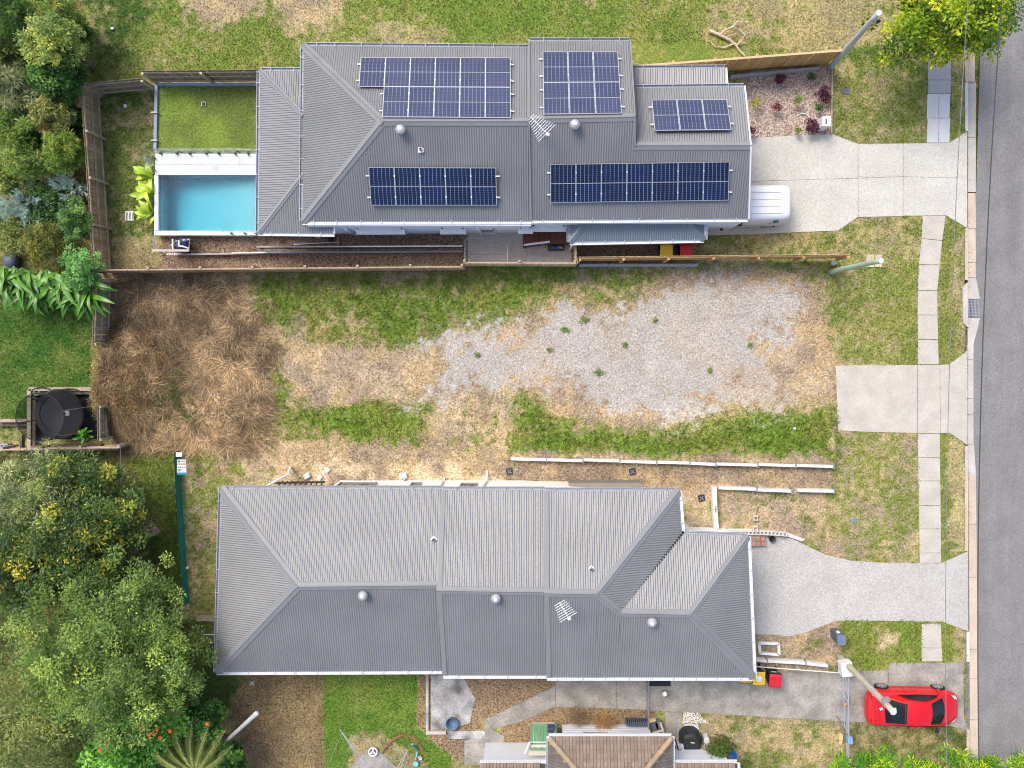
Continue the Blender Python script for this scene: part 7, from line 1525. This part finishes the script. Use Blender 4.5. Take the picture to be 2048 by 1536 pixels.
# straw thatch
def mound(px, py): return 1.1 * np.clip(1 - np.clip((px - 225) / 130, 0, 9) ** 1.4, 0, 1) * np.clip(1 - ((py - 765) / 115) ** 2, 0, 1)
def thatch():
    rg = np.random.default_rng(31); n = 110000; px = rg.uniform(222, 560, n); py = rg.uniform(548, 905, n)
    d = inpoly(px, py, [(228, 556), (470, 552), (505, 640), (530, 720), (520, 870), (400, 890), (250, 880), (200, 860), (196, 690), (228, 660)]); x, y = PN(px, py)
    ok = (d + (fbm(x, y, 1.5, 88) - .5) * 170 > rg.uniform(-25, 30, n)) & (px > 224) & (fbm(x, y, .9, 66) + rg.uniform(-.22, .22, n) > .45); x, y, px, py = x[ok], y[ok], px[ok], py[ok]; m = len(x)
    flow = fbm(x, y, 2.4, 101) * 9 + fbm(x, y, .8, 102) * 3 - 1.5 + rg.normal(size=m) * .75
    hgt = .10 + .5 * np.clip(fbm(x, y, 1.3, 103) - .3, 0, 1); z0 = hgt * rg.random(m) ** .6 + mound(px, py) * rg.uniform(.75, 1.05, m)
    L = rg.uniform(.2, .75, m); curv = rg.normal(size=m) * .6; wd = rg.uniform(.005, .011, m); P0 = np.stack([x, y, z0], 1); vs_ = []; ang = flow; p = P0
    zt = rg.uniform(-.10, .16, m)
    for k in range(4):
        s = np.stack([-np.sin(ang), np.cos(ang), np.zeros(m)], 1) * (wd * (1 - .22 * k))[:, None]; vs_ += [p - s, p + s]
        p = p + np.stack([np.cos(ang), np.sin(ang), zt * (1 - k * .8)], 1) * (L / 3)[:, None]; ang = ang + curv * .35
    v = np.stack(vs_, 1).reshape(-1, 3); b = np.arange(m)[:, None] * 8; q = np.concatenate([b + np.array([[2 * k, 2 * k + 1, 2 * k + 3, 2 * k + 2]]) for k in range(3)], 1).reshape(-1)
    t = rg.random(m)[:, None]; t2 = sstep(.3, .7, .5 * fbm(x, y, .5, 104) + .5 * fbm(x, y, 1.8, 105))[:, None]; t = (t > .62) * 1.0; col = (rc3((222, 194, 148)) * t + rc3((136, 114, 88)) * (1 - t)) * (.42 + 1.1 * t2) * rg.uniform(.8, 1.2, m)[:, None]
    np_mesh('straw_thatch', v, 4, q, np.repeat(col, 8, 0), M_BLADE, 'stuff', 'flattened dry straw thatch in the corner of the vacant lot')
thatch()
blades('dry_grass', 'flattened dry straw grass between the green patches', 300000, .16, .015, lambda w, g, gr, px, py, r: (inpoly(px, py, [(460, 545), (1660, 545), (1680, 925), (1680, 985), (430, 985), (370, 890), (520, 880)]) > 0) & (gr < .55) & (r.random(len(px)) < (1 - g) * .75), (.02, .3), seed=8, colour_gain=1.08)
def pebbles(name, label, n, box, zone, s0, s1, cols, flat=.5, seed=5, zb=0.0, hard=True):
    rg = np.random.default_rng(seed); px = rg.uniform(box[0], box[2], n); py = rg.uniform(box[1], box[3], n); w, x, y = cover(px, py); _, g, gr = cover_colour(w, x, y)
    ok = zone(w, g, gr, px, py, rg) & (~hard_mask(px, py) if hard else True); x, y, px, py = x[ok], y[ok], px[ok], py[ok]; m = len(x)
    s = s0 * (s1 / s0) ** (rg.random(m) ** 3); az = rg.uniform(0, 6.28, m)
    tmpl = np.array([[1, 0, 0], [0, 1, 0], [-1, 0, 0], [0, -1, 0], [.1, .1, 1]]); fc = np.array([[0, 1, 4], [1, 2, 4], [2, 3, 4], [3, 0, 4]])
    t = tmpl[None] * rg.uniform(.6, 1.3, (m, 5, 1)); t = t * s[:, None, None] * np.array([1, .75, flat]); ca, sa = np.cos(az)[:, None], np.sin(az)[:, None]
    X = t[..., 0] * ca - t[..., 1] * sa + x[:, None]; Y = t[..., 0] * sa + t[..., 1] * ca + y[:, None]; Z = t[..., 2] + zb + (.10 * (fbm(x, y, 1.7, 15) - .35) if zb == 0 else 0 * x)[:, None] - .012
    cl_ = np.array([rc3(q) for q in cols])[rg.integers(0, len(cols), m)] * rg.uniform(.8, 1.2, m)[:, None]
    np_mesh(name, np.stack([X, Y, Z], -1).reshape(-1, 3), 3, (np.arange(m)[:, None, None] * 5 + fc[None]).reshape(-1), np.repeat(cl_, 5, 0), attr_mat('stone_colours', .9, .2, 0), 'stuff', label)
pebbles('gravel', 'loose pale grey gravel and rubble on the vacant lot', 110000, (780, 530, 1680, 850), lambda w, g, gr, px, py, r: gr > .25 + .5 * r.random(len(px)), .012, .045, [(186, 180, 172), (168, 162, 155), (184, 168, 150), (208, 202, 194), (144, 139, 134)], seed=51)
pebbles('bark_chips', 'pinkish bark chips in the front garden bed', 26000, (1488, 130, 1668, 285), lambda w, g, gr, px, py, r: w['chips'] > .5, .02, .06, [(204, 186, 172), (166, 144, 132), (130, 108, 98), (222, 206, 192)], .35, 52, .004)
pebbles('side_mulch', 'brown mulch along the side of the upper house', 42000, (322, 468, 1400, 548), lambda w, g, gr, px, py, r: w['chips'] > .4, .02, .05, [(140, 112, 84), (110, 84, 66), (170, 146, 126), (84, 66, 56)], .4, 53, .004)
pebbles('white_pebbles', 'white pebbles scattered beside the covered barbecue', 5000, (1366, 1422, 1425, 1500), lambda w, g, gr, px, py, r: (inpoly(px, py, [(1368, 1424), (1392, 1424), (1415, 1448), (1424, 1490), (1400, 1470), (1368, 1450)]) > -3 * r.random(len(px))), .02, .05, [(236, 232, 228), (214, 206, 202)], .5, 54, .01)
pebbles('leaf_litter', 'brown leaf litter on the bare soil of the bottom yard', 60000, (470, 1340, 1310, 1540), lambda w, g, gr, px, py, r: (w['soil'] > .3), .015, .05, [(150, 116, 84), (112, 86, 64), (178, 146, 110), (90, 70, 54)], .3, 55, .004)
pebbles('gutter_debris', 'dry leaf crumbs and grit collected along the street gutter', 9000, (1930, -40, 1962, 1570), lambda w, g, gr, px, py, r: r.random(len(px)) < np.exp(-((px - 1938.5) / 4.0) ** 2) * (.15 + .85 * sstep(.45, .7, fbm(px, py, 60, 5))), .012, .03, [(132, 108, 84), (98, 82, 68), (160, 138, 108), (120, 124, 80)], .3, 56, -.062, False)
pebbles('road_grit', 'sparse pale grit and leaf specks on the road and driveways', 2600, (1500, -40, 2060, 1570), lambda w, g, gr, px, py, r: (px > 1955) & (r.random(len(px)) < .5), .008, .022, [(176, 168, 156), (120, 104, 86), (200, 196, 190)], .3, 57, -.09, False)
pts = []
for k in range(46):
    x, y = rg.normal(325, 38), rg.normal(790, 28); pts.append(tuple(P(x, y, .35)))
leaf_cloud('green_vine_leaves', np.array(pts), 30, .2, .09, [((92, 112, 56), 3), ((74, 94, 46), 3), ((120, 124, 70), 1)], vm, .5, seed=14, gain=1.2)
